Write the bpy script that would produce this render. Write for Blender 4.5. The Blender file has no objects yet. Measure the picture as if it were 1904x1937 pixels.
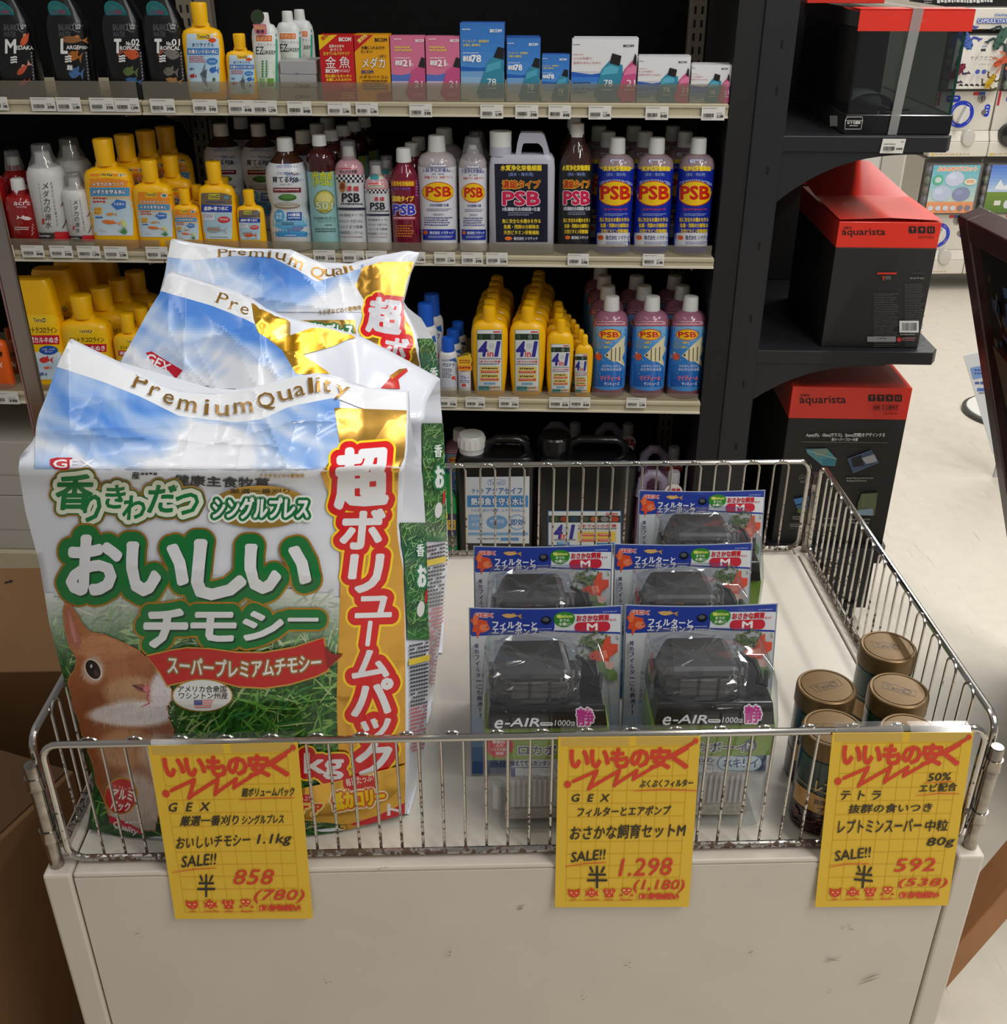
import bpy, bmesh, math, random
import numpy as np
from mathutils import Vector, Matrix
from mathutils.geometry import tessellate_polygon
random.seed(7)
sc = bpy.context.scene
COL = sc.collection
# ------------------------------------------------------------------ camera, world, light, exposure
TT = 0.53                                   # height of the display wagon's tray above the floor
F_PX, PCX, PCY = 2000.0, 952.0, 968.5       # focal length and centre for a 1904 x 1937 frame
CAM = np.array([-0.03724, -0.75336, 0.79739 + TT])
PIT, YAW, ROL = 0.49031, 0.02869, 0.00076
FW = np.array([math.sin(YAW)*math.cos(PIT), math.cos(YAW)*math.cos(PIT), -math.sin(PIT)])
RI = np.cross(FW, [0, 0, 1]); RI /= np.linalg.norm(RI)
UP = np.cross(RI, FW)
RI, UP = RI*math.cos(ROL)+UP*math.sin(ROL), -RI*math.sin(ROL)+UP*math.cos(ROL)
cd = bpy.data.cameras.new('camera'); cam = bpy.data.objects.new('camera', cd); COL.objects.link(cam)
cd.sensor_fit = 'HORIZONTAL'; cd.sensor_width = 36.0; cd.lens = F_PX/1904*36.0; cd.clip_start = .05
M = Matrix.Identity(4)
for i in range(3):
    M[i][0] = RI[i]; M[i][1] = UP[i]; M[i][2] = -FW[i]; M[i][3] = CAM[i]
cam.matrix_world = M
sc.camera = cam
sc.view_settings.view_transform = 'Standard'; sc.view_settings.look = 'None'
sc.view_settings.gamma = 1.0; sc.view_settings.use_curve_mapping = False
sc.view_settings.exposure = 0.0
sc.cycles.transparent_max_bounces = 40; sc.cycles.max_bounces = 10
wd = bpy.data.worlds.new('world'); sc.world = wd; wd.use_nodes = True
wd.node_tree.nodes['Background'].inputs[0].default_value = (1.0, .98, .95, 1)
wd.node_tree.nodes['Background'].inputs[1].default_value = 0.22
def lamp(name, loc, sx, sy, power, col=(1, .985, .95)):
    l = bpy.data.lights.new(name, 'AREA'); l.shape = 'RECTANGLE'; l.size = sx; l.size_y = sy
    l.energy = power; l.color = col
    o = bpy.data.objects.new(name, l); o.location = loc; COL.objects.link(o); return o
# rows of long ceiling tubes running away from the camera over the aisles
lamp('ceiling_tube_light', (-1.0, .3, 2.75), .10, 2.4, 9)
lamp('ceiling_tube_light', (.8, .2, 2.75), .10, 2.4, 21)
lamp('ceiling_tube_light', (2.2, 2.4, 2.75), .12, 5.0, 95)
lamp('ceiling_tube_light', (1.5, -1.35, 2.75), .12, 1.8, 44)

# ------------------------------------------------------------------ projection helpers
def px_of(P):
    d = np.asarray(P, float)-CAM; w = d@FW
    return np.stack([PCX+F_PX*(d@RI)/w, PCY-F_PX*(d@UP)/w], -1)
def rays(P):
    P = np.asarray(P, float)
    return FW+np.multiply.outer((P[..., 0]-PCX)/F_PX, RI)-np.multiply.outer((P[..., 1]-PCY)/F_PX, UP)
def onplane(P, pt, n):                      # where the sight line through a photo point meets a plane
    d = rays(P); n = np.asarray(n, float)
    t = ((np.asarray(pt, float)-CAM)@n)/(d@n)
    return CAM+d*np.expand_dims(t, -1)
def atY(x, y, Y): return onplane((x, y), (0, Y, 0), (0, 1, 0))
def atZ(x, y, Z): return onplane((x, y), (0, 0, Z), (0, 0, 1))
SA = math.atan(-.06695)                     # the gondola stands turned by a few degrees
SO = np.array([.41491, 1.20931, 0.])        # front right end of its shelves
EX = np.array([math.cos(SA), math.sin(SA), 0]); EY = np.array([-math.sin(SA), math.cos(SA), 0])
def shelf_w(s, d, z): return SO+EX*s+EY*d+np.array([0, 0, z])
def shelf_px(x, y, d):                      # photo point on the plane d behind the shelf fronts -> (s, z)
    p = onplane((x, y), SO+EY*d, EY)
    return float((p-SO)@EX), float(p[2])

# ------------------------------------------------------------------ materials
def lin(c):
    if isinstance(c, str):
        c = c.lstrip('#'); c = [int(c[i:i+2], 16) for i in (0, 2, 4)]
    c = [v/255 for v in c[:3]]
    return tuple(v/12.92 if v <= .04045 else ((v+.055)/1.055)**2.4 for v in c)
MATS = {}
def mat(name, col=(128, 128, 128), rough=.5, metal=0., noise=0., nscale=40., bump=0., coat=0., spec=.5, emit=0., trans=0., alpha=None, stretch=(1, 1, 1), col2=None, aniso=0):
    if name in MATS: return MATS[name]
    m = bpy.data.materials.new(name); m.use_nodes = True; nt = m.node_tree
    b = nt.nodes['Principled BSDF']; L = lin(col)
    b.inputs['Base Color'].default_value = (*L, 1); b.inputs['Roughness'].default_value = rough
    b.inputs['Metallic'].default_value = metal; b.inputs['Specular IOR Level'].default_value = spec
    if coat: b.inputs['Coat Weight'].default_value = coat; b.inputs['Coat Roughness'].default_value = .08
    if emit: b.inputs['Emission Color'].default_value = (*L, 1); b.inputs['Emission Strength'].default_value = emit
    if trans: b.inputs['Transmission Weight'].default_value = trans
    if noise or bump:
        tc = nt.nodes.new('ShaderNodeTexCoord'); mp = nt.nodes.new('ShaderNodeMapping'); mp.inputs['Scale'].default_value = stretch
        n = nt.nodes.new('ShaderNodeTexNoise'); n.inputs['Scale'].default_value = nscale; n.inputs['Detail'].default_value = 5
        nt.links.new(tc.outputs['Object'], mp.inputs[0]); nt.links.new(mp.outputs[0], n.inputs['Vector'])
        if noise:
            r = nt.nodes.new('ShaderNodeValToRGB'); r.color_ramp.elements[0].position = .3; r.color_ramp.elements[1].position = .72
            L2 = lin(col2) if col2 else tuple(min(1, v*(1+noise)) for v in L)
            L1 = L if col2 else tuple(v*(1-noise) for v in L)
            r.color_ramp.elements[0].color = (*L1, 1); r.color_ramp.elements[1].color = (*L2, 1)
            nt.links.new(n.outputs['Fac'], r.inputs[0]); nt.links.new(r.outputs[0], b.inputs['Base Color'])
        if bump:
            bp = nt.nodes.new('ShaderNodeBump'); bp.inputs['Strength'].default_value = bump; bp.inputs['Distance'].default_value = .002
            nt.links.new(n.outputs['Fac'], bp.inputs['Height']); nt.links.new(bp.outputs[0], b.inputs['Normal'])
    MATS[name] = m; return m
def clear_mat(name, tint=(255, 255, 255), refl=.25, rough=.05, dens=0., film=.0, fcol=(225, 225, 225)):
    """thin clear plastic: a see-through sheet with a glossy face and a little milkiness"""
    if name in MATS: return MATS[name]
    m = bpy.data.materials.new(name); m.use_nodes = True; nt = m.node_tree; nt.nodes.clear()
    o = nt.nodes.new('ShaderNodeOutputMaterial'); t = nt.nodes.new('ShaderNodeBsdfTransparent'); t.inputs[0].default_value = (*lin(tint), 1)
    g = nt.nodes.new('ShaderNodeBsdfGlossy'); g.inputs['Roughness'].default_value = rough
    d = nt.nodes.new('ShaderNodeBsdfDiffuse'); d.inputs[0].default_value = (*lin(fcol), 1)
    m1 = nt.nodes.new('ShaderNodeMixShader'); m1.inputs[0].default_value = film
    fr = nt.nodes.new('ShaderNodeLayerWeight'); fr.inputs[0].default_value = .5; pw = nt.nodes.new('ShaderNodeMath'); pw.operation = 'POWER'; pw.inputs[1].default_value = 3.2; ma = nt.nodes.new('ShaderNodeMath'); ma.operation = 'MULTIPLY_ADD'; ma.inputs[1].default_value = refl*2; ma.inputs[2].default_value = .025+refl*.12
    m2 = nt.nodes.new('ShaderNodeMixShader')
    nt.links.new(t.outputs[0], m1.inputs[1]); nt.links.new(d.outputs[0], m1.inputs[2])
    nt.links.new(fr.outputs['Facing'], pw.inputs[0]); nt.links.new(pw.outputs[0], ma.inputs[0]); nt.links.new(ma.outputs[0], m2.inputs[0]); nt.links.new(m1.outputs[0], m2.inputs[1]); nt.links.new(g.outputs[0], m2.inputs[2])
    nt.links.new(m2.outputs[0], o.inputs[0]); MATS[name] = m; return m
def print_mat(name, rough=.45, coat=0., spec=.5, foil=0.):
    """ink on packaging: colour comes from the printed shapes, alpha tells metallic foil"""
    if name in MATS: return MATS[name]
    m = bpy.data.materials.new(name); m.use_nodes = True; nt = m.node_tree; b = nt.nodes['Principled BSDF']
    a = nt.nodes.new('ShaderNodeAttribute'); a.attribute_name = 'ink'
    nt.links.new(a.outputs['Color'], b.inputs['Base Color']); nt.links.new(a.outputs['Alpha'], b.inputs['Metallic'])
    mr = nt.nodes.new('ShaderNodeMapRange'); mr.inputs['To Min'].default_value = rough; mr.inputs['To Max'].default_value = .27
    nt.links.new(a.outputs['Alpha'], mr.inputs['Value']); nt.links.new(mr.outputs[0], b.inputs['Roughness'])
    b.inputs['Specular IOR Level'].default_value = spec
    if coat: b.inputs['Coat Weight'].default_value = coat; b.inputs['Coat Roughness'].default_value = .06
    if foil:                                # crinkles pressed into the metallic foil
        tc = nt.nodes.new('ShaderNodeTexCoord'); n = nt.nodes.new('ShaderNodeTexVoronoi'); n.inputs['Scale'].default_value = 24; n2 = nt.nodes.new('ShaderNodeTexNoise'); n2.inputs['Scale'].default_value = 16
        ad = nt.nodes.new('ShaderNodeMath'); mu = nt.nodes.new('ShaderNodeMath'); mu.operation = 'MULTIPLY'; mu.inputs[1].default_value = foil; bp = nt.nodes.new('ShaderNodeBump'); bp.inputs['Distance'].default_value = .004
        nt.links.new(tc.outputs['Object'], n.inputs['Vector']); nt.links.new(tc.outputs['Object'], n2.inputs['Vector']); nt.links.new(n.outputs['Distance'], ad.inputs[0]); nt.links.new(n2.outputs['Fac'], ad.inputs[1]); nt.links.new(ad.outputs[0], bp.inputs['Height'])
        nt.links.new(a.outputs['Alpha'], mu.inputs[0]); nt.links.new(mu.outputs[0], bp.inputs['Strength']); nt.links.new(bp.outputs[0], b.inputs['Normal'])
    MATS[name] = m; return m
PRINT = print_mat('printed_paper', .5); PRINTG = print_mat('printed_gloss', .25, .25); PRINTF = print_mat('printed_film', .24, .12, .4, .55)

# ------------------------------------------------------------------ things and meshes
def tag(o, label=None, cat=None, group=None, kind=None):
    if label: o['label'] = label
    if cat: o['category'] = cat
    if group: o['group'] = group
    if kind: o['kind'] = kind
    return o
def thing(name, label, cat, loc=(0, 0, 0), rot=0., group=None):
    o = bpy.data.objects.new(name, None); o.empty_display_size = .03; COL.objects.link(o)
    o.location = [float(v) for v in loc]; o.rotation_euler = (0, 0, rot)
    return tag(o, label, cat, group)
def dup(root, loc, label, group=None, rot=None, name=None):
    r = root.copy(); COL.objects.link(r); r.location = [float(v) for v in loc]
    if rot is not None: r.rotation_euler = (0, 0, rot)
    r['label'] = label
    if group: r['group'] = group
    for ch in list(root.children):
        c = ch.copy(); COL.objects.link(c); c.parent = r
        for g in list(ch.children):
            d = g.copy(); COL.objects.link(d); d.parent = c
    return r
class MB:
    def __init__(s): s.v = []; s.f = []; s.m = []
    def add(s, V, F, mi=0):
        k = len(s.v); s.v += [tuple(float(c) for c in p) for p in V]
        for f in F: s.f.append([i+k for i in f]); s.m.append(mi)
        return s
    def box(s, x0, x1, y0, y1, z0, z1, mi=0):
        V = [(x, y, z) for z in (z0, z1) for y in (y0, y1) for x in (x0, x1)]
        return s.add(V, [(0, 2, 3, 1), (4, 5, 7, 6), (0, 1, 5, 4), (2, 6, 7, 3), (0, 4, 6, 2), (1, 3, 7, 5)], mi)
    def hexa(s, V, mi=0):                   # 8 corners, bottom four then top four, in the same turn
        return s.add(V, [(3, 2, 1, 0), (4, 5, 6, 7), (0, 1, 5, 4), (1, 2, 6, 5), (2, 3, 7, 6), (3, 0, 4, 7)], mi)
    def rings(s, R, mi=0, caps=(1, 1), mis=None):
        n = len(R[0]); k = len(s.v); s.v += [tuple(float(c) for c in p) for r in R for p in r]
        for i in range(len(R)-1):
            for j in range(n):
                a = k+i*n+j; b = k+i*n+(j+1) % n
                s.f.append([a, b, b+n, a+n]); s.m.append(mis[i] if mis else mi)
        if caps[0]: s.f.append([k+j for j in range(n)][::-1]); s.m.append(mis[0] if mis else mi)
        if caps[1]: s.f.append([k+(len(R)-1)*n+j for j in range(n)]); s.m.append(mis[-1] if mis else mi)
        return s
    def lathe(s, prof, n=24, c=(0, 0), mi=0, caps=(1, 1), sq=1., e=2.):
        return s.rings([[(c[0]+x, c[1]+y, z) for x, y in sup(r, r*sq, e, n)] for z, r in prof], mi, caps)
    def tube(s, P, r, n=8, closed=False, mi=0):
        P = [Vector(p) for p in P]; N = len(P); R = []; up = None
        for i, p in enumerate(P):
            a = P[(i-1) % N] if (closed or i) else p; b = P[(i+1) % N] if (closed or i < N-1) else p
            t = (b-a).normalized()
            if up is None:
                up = Vector((0, 0, 1)) if abs(t.z) < .9 else Vector((0, 1, 0))
            x = t.cross(up).normalized(); up = x.cross(t).normalized()
            R.append([tuple(p+(x*math.cos(2*math.pi*j/n)+up*math.sin(2*math.pi*j/n))*r) for j in range(n)])
        if closed: R.append(R[0])
        return s.rings(R, mi, (not closed, not closed))
    def build(s, name, mats, parent=None, smooth=35, bevel=0, kind=None, loc=None):
        me = bpy.data.meshes.new(name); me.from_pydata(s.v, [], s.f)
        for m in (mats if isinstance(mats, (list, tuple)) else [mats]): me.materials.append(m)
        me.polygons.foreach_set('material_index', s.m)
        bm = bmesh.new(); bm.from_mesh(me); bmesh.ops.recalc_face_normals(bm, faces=bm.faces); bm.to_mesh(me); bm.free()
        if smooth: me.polygons.foreach_set('use_smooth', [True]*len(me.polygons)); me.set_sharp_from_angle(angle=math.radians(smooth))
        o = bpy.data.objects.new(name, me); COL.objects.link(o)
        if parent is not None: o.parent = parent
        if loc is not None: o.location = loc
        if bevel:
            b = o.modifiers.new('bevel', 'BEVEL'); b.width = bevel; b.segments = 2; b.limit_method = 'ANGLE'; b.angle_limit = math.radians(40)
        if kind: o['kind'] = kind
        return o
def sup(a, b, e, n):
    out = []
    for j in range(n):
        t = 2*math.pi*(j+.5)/n; c, s_ = math.cos(t), math.sin(t)
        out.append((a*math.copysign(abs(c)**(2/e), c), b*math.copysign(abs(s_)**(2/e), s_)))
    return out
def arc(cx, cy, r, a0, a1, n=6):
    return [(cx+r*math.cos(math.radians(a0+(a1-a0)*i/n)), cy+r*math.sin(math.radians(a0+(a1-a0)*i/n))) for i in range(n+1)]

# ------------------------------------------------------------------ printed artwork
TXT = {}
def glyphs(s, bold=0., shear=0., sp=1.):
    k = (s, bold, shear, sp)
    if k in TXT: return TXT[k]
    cu = bpy.data.curves.new('t', 'FONT'); cu.body = s; cu.resolution_u = 2; cu.offset = bold; cu.shear = shear; cu.space_character = sp
    o = bpy.data.objects.new('t', cu); COL.objects.link(o)
    dg = bpy.context.evaluated_depsgraph_get(); me = o.evaluated_get(dg).to_mesh()
    V = np.array([v.co[:2] for v in me.vertices]) if len(me.vertices) else np.zeros((1, 2)); Fc = [list(p.vertices) for p in me.polygons]
    o.evaluated_get(dg).to_mesh_clear(); bpy.data.objects.remove(o); bpy.data.curves.remove(cu)
    TXT[k] = (V, Fc); return TXT[k]
class Art:
    """flat printed shapes in a crop's coordinates (ox, oy, scale -> photo pixels); later ops print over earlier ones"""
    def __init__(s, ox=0, oy=0, scl=1.): s.o = (ox, oy, scl); s.V = []; s.F = []; s.C = []; s.H = []; s.h = 0.; s.dh = 1.
    def _add(s, V, F, col, metal=0., sub=0.):
        k = len(s.V); V = np.asarray(V, float)
        V = np.stack([s.o[0]+V[:, 0]/s.o[2], s.o[1]+V[:, 1]/s.o[2]], -1)
        s.V += V.tolist(); s.H += [s.h+sub]*len(V)
        c = (*lin(col), metal)
        for f in F: s.F.append([i+k for i in f]); s.C.append(c)
    def P(s, pts, col, metal=0.):
        s.h += s.dh; pts = [(float(a), float(b)) for a, b in pts]
        s._add(pts, [list(range(len(pts)))] if len(pts) < 4 else [list(t) for t in tessellate_polygon([[Vector((a, b, 0)) for a, b in pts]])], col, metal); return s
    def R(s, x0, y0, x1, y1, col, metal=0.): return s.P([(x0, y0), (x1, y0), (x1, y1), (x0, y1)], col, metal)
    def RR(s, x0, y0, x1, y1, r, col, metal=0.):
        return s.P(arc(x0+r, y0+r, r, 180, 270)+arc(x1-r, y0+r, r, 270, 360)+arc(x1-r, y1-r, r, 0, 90)+arc(x0+r, y1-r, r, 90, 180), col, metal)
    def E(s, cx, cy, rx, ry, col, metal=0., n=28, rot=0.):
        c_, s_ = math.cos(rot), math.sin(rot)
        return s.P([(cx+rx*math.cos(t)*c_-ry*math.sin(t)*s_, cy+rx*math.cos(t)*s_+ry*math.sin(t)*c_) for t in [2*math.pi*i/n for i in range(n)]], col, metal)
    def L(s, pts, w, col, metal=0., closed=False, taper=None):
        s.h += s.dh; P = [np.array(p, float) for p in pts]
        if closed: P.append(P[0])
        Lf = []; Rt = []
        for i, p in enumerate(P):
            a = P[max(i-1, 0)]; b = P[min(i+1, len(P)-1)]
            if closed and i in (0, len(P)-1): a, b = P[-2], P[1]
            t = b-a; t = t/(np.linalg.norm(t)+1e-9); n = np.array([-t[1], t[0]]); ww = w/2*(1 if taper is None else taper[min(i, len(taper)-1)])
            Lf.append(p+n*ww); Rt.append(p-n*ww)
        V = Lf+Rt; N = len(P)
        s._add(V, [[i, i+1, N+i+1, N+i] for i in range(N-1)], col, metal); return s
    def T(s, txt, x, y, w, h, col, bold=0., rot=0., shear=0., st=None, st2=None, metal=0., vert=False, bend=None, sp=1., keep=False):
        """text fitted into the box with top left (x, y), size w by h; st = (colour, outline width)"""
        if vert:
            n = len(txt)
            if st2: [s._t(ch, x, y+h*i/n, w, h/n*.92, st2[0], bold, 0, shear, 0, None, 1, out=st2[1]) for i, ch in enumerate(txt)]
            if st: [s._t(ch, x, y+h*i/n, w, h/n*.92, st[0], bold, 0, shear, 0, None, 1, out=st[1]) for i, ch in enumerate(txt)]
            for i, ch in enumerate(txt): s._t(ch, x, y+h*i/n, w, h/n*.92, col, bold, 0, shear, metal, None, 1)
            return s
        if st2: s._t(txt, x, y, w, h, st2[0], bold, rot, shear, st2[2] if len(st2) > 2 else 0, bend, sp, out=st2[1])
        if st: s._t(txt, x, y, w, h, st[0], bold, rot, shear, st[2] if len(st) > 2 else 0, bend, sp, out=st[1])
        s._t(txt, x, y, w, h, col, bold, rot, shear, metal, bend, sp); return s
    def _t(s, txt, x, y, w, h, col, bold, rot, shear, metal, bend, sp, out=0.):
        fat = min(bold*1.1, .055)*h; x += fat*.6; w -= fat*1.2; y += fat*.5; h -= fat
        V, Fc = glyphs(txt, 0., shear, sp)
        mn = V.min(0); mx = V.max(0); sz = np.maximum(mx-mn, 1e-6)
        if txt in ('ー', '一', '-'): sz[1] = max(sz[1], .5)
        U = (V-mn)/sz*np.array([w, h]); U[:, 1] = h-U[:, 1]
        if txt in ('ー', '一', '-'): U[:, 1] -= h/2-(mx[1]-mn[1])/sz[1]*h/2
        if bend is not None: U[:, 1] += bend(U[:, 0]/w)
        c_, s_ = math.cos(rot), math.sin(rot)
        U = np.stack([x+U[:, 0]*c_-U[:, 1]*s_, y+U[:, 0]*s_+U[:, 1]*c_], -1)
        s.h += s.dh
        if out:
            out += fat; n = 36 if out > 20 else 14 if out > 3 else 8
            for i in range(n):
                a = 2*math.pi*i/n
                s._add(U+np.array([math.cos(a), math.sin(a)])*out, Fc, col, metal, sub=-.9+.85*i/n)
        elif fat:
            for i, (a, b) in enumerate([(1, .4), (-1, -.4), (.4, -1), (-.4, 1)] if h < 60 else [(math.cos(k*.524), math.sin(k*.524)) for k in range(12)]): s._add(U+np.array([a, b])*fat, Fc, col, metal, sub=-.06+.02*i)
        else: s._add(U, Fc, col, metal)
    def fine(s, x0, y0, x1, y1, n, col, seed=1, fill=.55):
        rnd = random.Random(seed); s.h += s.dh; hh = (y1-y0)/n
        for i in range(n):
            x = x0; xe = x1-(x1-x0)*rnd.random()*.25
            while x < xe:
                w = hh*rnd.uniform(.35, .9); yy = y0+i*hh+hh*rnd.uniform(0, .12); f2 = hh*fill*rnd.uniform(.75, 1.05)
                s._add([(x, yy), (min(x+w, x1), yy), (min(x+w, x1), yy+f2), (x, yy+f2)], [[0, 1, 2, 3]], col); x += w+hh*.22
        return s
    def bars(s, x0, y0, x1, y1, col=(30, 30, 30), seed=3):
        rnd = random.Random(seed); s.h += s.dh; x = x0; u = (x1-x0)/48
        while x < x1:
            w = u*rnd.choice([.6, .6, 1.1, 1.6]); s._add([(x, y0), (x+w, y0), (x+w, y1), (x, y1)], [[0, 1, 2, 3]], col); x += w+u*rnd.choice([.6, .8, 1.3])
        return s
    def grad(s, x0, y0, x1, y1, cols, n=10):
        s.h += s.dh
        for i in range(n):
            t = i/(n-1)*(len(cols)-1) if n > 1 else 0; k = min(int(t), len(cols)-2); t -= k
            c = [cols[k][j]*(1-t)+cols[k+1][j]*t for j in range(3)]
            a = y0+(y1-y0)*i/n; b = y0+(y1-y0)*(i+1)/n
            s._add([(x0, a), (x1, a), (x1, b), (x0, b)], [[0, 1, 2, 3]], c)
        return s
    def fish(s, x, y, w, h, col, rot=0., flip=1, tail=None):
        tail = tail or col; c_, s_ = math.cos(rot), math.sin(rot)
        q = lambda a, b: (x+flip*(a*w*c_)-b*h*s_, y+flip*(a*w*s_)+b*h*c_)
        s.P([q(.25, 0), q(.5, -.5), q(.44, 0), q(.5, .5)], tail); s.P([q(-.1, -.3), q(.1, -.62), q(.2, -.25)], tail)
        s.P([q(-.5, 0)]+[q(-.5+.8*i/8, -.42*math.sin(math.pi*(i/8)**.8)) for i in range(1, 8)]+[q(.3, 0)]+[q(-.5+.8*i/8, .42*math.sin(math.pi*(i/8)**.8)) for i in range(7, 0, -1)], col)
        s.E(*q(-.36, -.08), h*.06, h*.06, (20, 20, 20), n=8); return s
    def build(s, name, mapf, parent, m=None, grid=None, normals=False, step=.00012, base=.0004, loc=None):
        """lay the shapes on a surface: mapf(photo points, height above it) -> local points; on a curved
        surface grid = (x0, y0, dx, dy) gives the lattice of facets that every ink layer follows"""
        V = np.array(s.V); H = np.array(s.H)
        if grid:
            g = np.array(grid, float); Q = (V-g[:2])/g[2:]
            PV = []; PF = []; PC = []
            for f, c in zip(s.F, s.C):
                todo = [[(Q[i][0], Q[i][1], H[i]) for i in f]]
                for ax in (0, 1, 2):
                    nxt = []
                    for p in todo:
                        v = [q[0] if ax == 0 else q[1] if ax == 1 else q[0]+q[1] for q in p]; lo = math.floor(min(v)+1e-6)+1; hi = math.ceil(max(v)-1e-6)-1
                        for k in range(lo, hi+1):
                            A = []; B = []; n = len(p)
                            for i in range(n):
                                a, b = v[i]-k, v[(i+1) % n]-k
                                if a <= 0: A.append((p[i], v[i]))
                                if a >= 0: B.append((p[i], v[i]))
                                if a*b < 0:
                                    t = a/(a-b); x = tuple(p[i][j]+(p[(i+1) % n][j]-p[i][j])*t for j in range(3)); A.append((x, k)); B.append((x, k))
                            if len(A) > 2: nxt.append([q for q, _ in A])
                            p = [q for q, _ in B]; v = [w for _, w in B]
                            if len(p) < 3: break
                        if len(p) > 2: nxt.append(p)
                    todo = nxt
                for p in todo:
                    k = len(PV); PV += p; PF.append(list(range(k, k+len(p)))); PC.append(c)
            PV = np.array(PV); Q = PV[:, :2]; H = PV[:, 2]; V = Q*g[2:]+g[:2]; F, C = PF, PC
        else: F, C = s.F, s.C
        ar = [sum(V[f[i-1]][0]*V[f[i]][1]-V[f[i]][0]*V[f[i-1]][1] for i in range(len(f))) for f in F]
        F = [f if a < 0 else f[::-1] for f, a in zip(F, ar)]
        hh = base+step*H
        def lay(P):
            if not grid: return mapf(P, hh)
            Qp = (P-g[:2])/g[2:]; I = np.floor(Qp).astype(int); i0 = I.min(0)-1; n = I.max(0)-i0+3
            gx, gy = np.meshgrid(np.arange(n[0])+i0[0], np.arange(n[1])+i0[1], indexing='ij'); L = np.stack([gx.ravel(), gy.ravel()], -1)*g[2:]+g[:2]
            Z0 = mapf(L, np.zeros(len(L))).reshape(n[0], n[1], 3); Z1_ = mapf(L, np.full(len(L), .01)).reshape(n[0], n[1], 3)-Z0
            J = I-i0; u, v = (Qp-I).T; lo = (u+v <= 1)[:, None]; u = u[:, None]; v = v[:, None]
            def ip(Z):
                a, b, c, d = Z[J[:, 0], J[:, 1]], Z[J[:, 0]+1, J[:, 1]], Z[J[:, 0], J[:, 1]+1], Z[J[:, 0]+1, J[:, 1]+1]
                return np.where(lo, a+(b-a)*u+(c-a)*v, d+(c-d)*(1-u)+(b-d)*(1-v))
            return ip(Z0)+ip(Z1_)*(hh/.01)[:, None]
        W = lay(V)
        me = bpy.data.meshes.new(name); me.from_pydata(W.tolist(), [], F)
        tot = [len(f) for f in F]; att = me.attributes.new('ink', 'FLOAT_COLOR', 'CORNER')
        att.data.foreach_set('color', np.repeat(np.array(C), tot, 0).astype('f').ravel()); me.materials.append(m or PRINT)
        if normals:
            e = np.array([.5, 0]); e2 = np.array([0, .5]); z = np.full(len(V), .0005)
            N = np.cross(mapf(V+e2, z)-mapf(V-e2, z), mapf(V+e, z)-mapf(V-e, z)); N /= np.linalg.norm(N, axis=1, keepdims=True)+1e-12
            me.polygons.foreach_set('use_smooth', [True]*len(me.polygons)); me.update()
            me.normals_split_custom_set_from_vertices(N.tolist())
        me.update()
        o = bpy.data.objects.new(name, me); COL.objects.link(o)
        if parent is not None: o.parent = parent
        if loc is not None: o.location = loc
        return o
# ================================================================== the setting
def floor_mat():
    m = bpy.data.materials.new('vinyl_floor'); m.use_nodes = True; nt = m.node_tree; b = nt.nodes['Principled BSDF']
    tc = nt.nodes.new('ShaderNodeTexCoord'); n = nt.nodes.new('ShaderNodeTexNoise'); n.inputs['Scale'].default_value = 26; n.inputs['Detail'].default_value = 8
    r = nt.nodes.new('ShaderNodeValToRGB'); r.color_ramp.elements[0].position = .3; r.color_ramp.elements[0].color = (*lin((214, 205, 189)), 1)
    r.color_ramp.elements[1].position = .7; r.color_ramp.elements[1].color = (*lin((222, 213, 196)), 1)
    mp = nt.nodes.new('ShaderNodeMapping'); mp.inputs['Scale'].default_value = (28, 1.6, 1); mp.inputs['Rotation'].default_value = (0, 0, .7)
    v = nt.nodes.new('ShaderNodeTexNoise'); v.inputs['Scale'].default_value = 5; v.inputs['Detail'].default_value = 3
    r2 = nt.nodes.new('ShaderNodeValToRGB'); r2.color_ramp.elements[0].position = .64; r2.color_ramp.elements[1].position = .72
    mx = nt.nodes.new('ShaderNodeMix'); mx.data_type = 'RGBA'; mx.inputs['B'].default_value = (*lin((150, 140, 124)), 1)
    mm = nt.nodes.new('ShaderNodeMath'); mm.operation = 'MULTIPLY'; mm.inputs[1].default_value = .35
    L = nt.links.new
    L(tc.outputs['Object'], n.inputs['Vector']); L(n.outputs['Fac'], r.inputs[0]); L(tc.outputs['Object'], mp.inputs[0]); L(mp.outputs[0], v.inputs['Vector'])
    L(v.outputs['Fac'], r2.inputs[0]); L(r2.outputs[0], mm.inputs[0]); L(mm.outputs[0], mx.inputs['Factor']); L(r.outputs[0], mx.inputs['A']); L(mx.outputs['Result'], b.inputs['Base Color'])
    b.inputs['Roughness'].default_value = .38
    return m
MB().box(-3, 4.5, -2.5, 6.5, -.05, 0).build('floor', floor_mat(), smooth=0, kind='structure')
MB().box(-3, 4.5, 5.6, 5.7, 0, 2.9).build('wall_back', mat('wall_paint', (196, 188, 174), .8, noise=.05, nscale=3), smooth=0, kind='structure')

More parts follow.
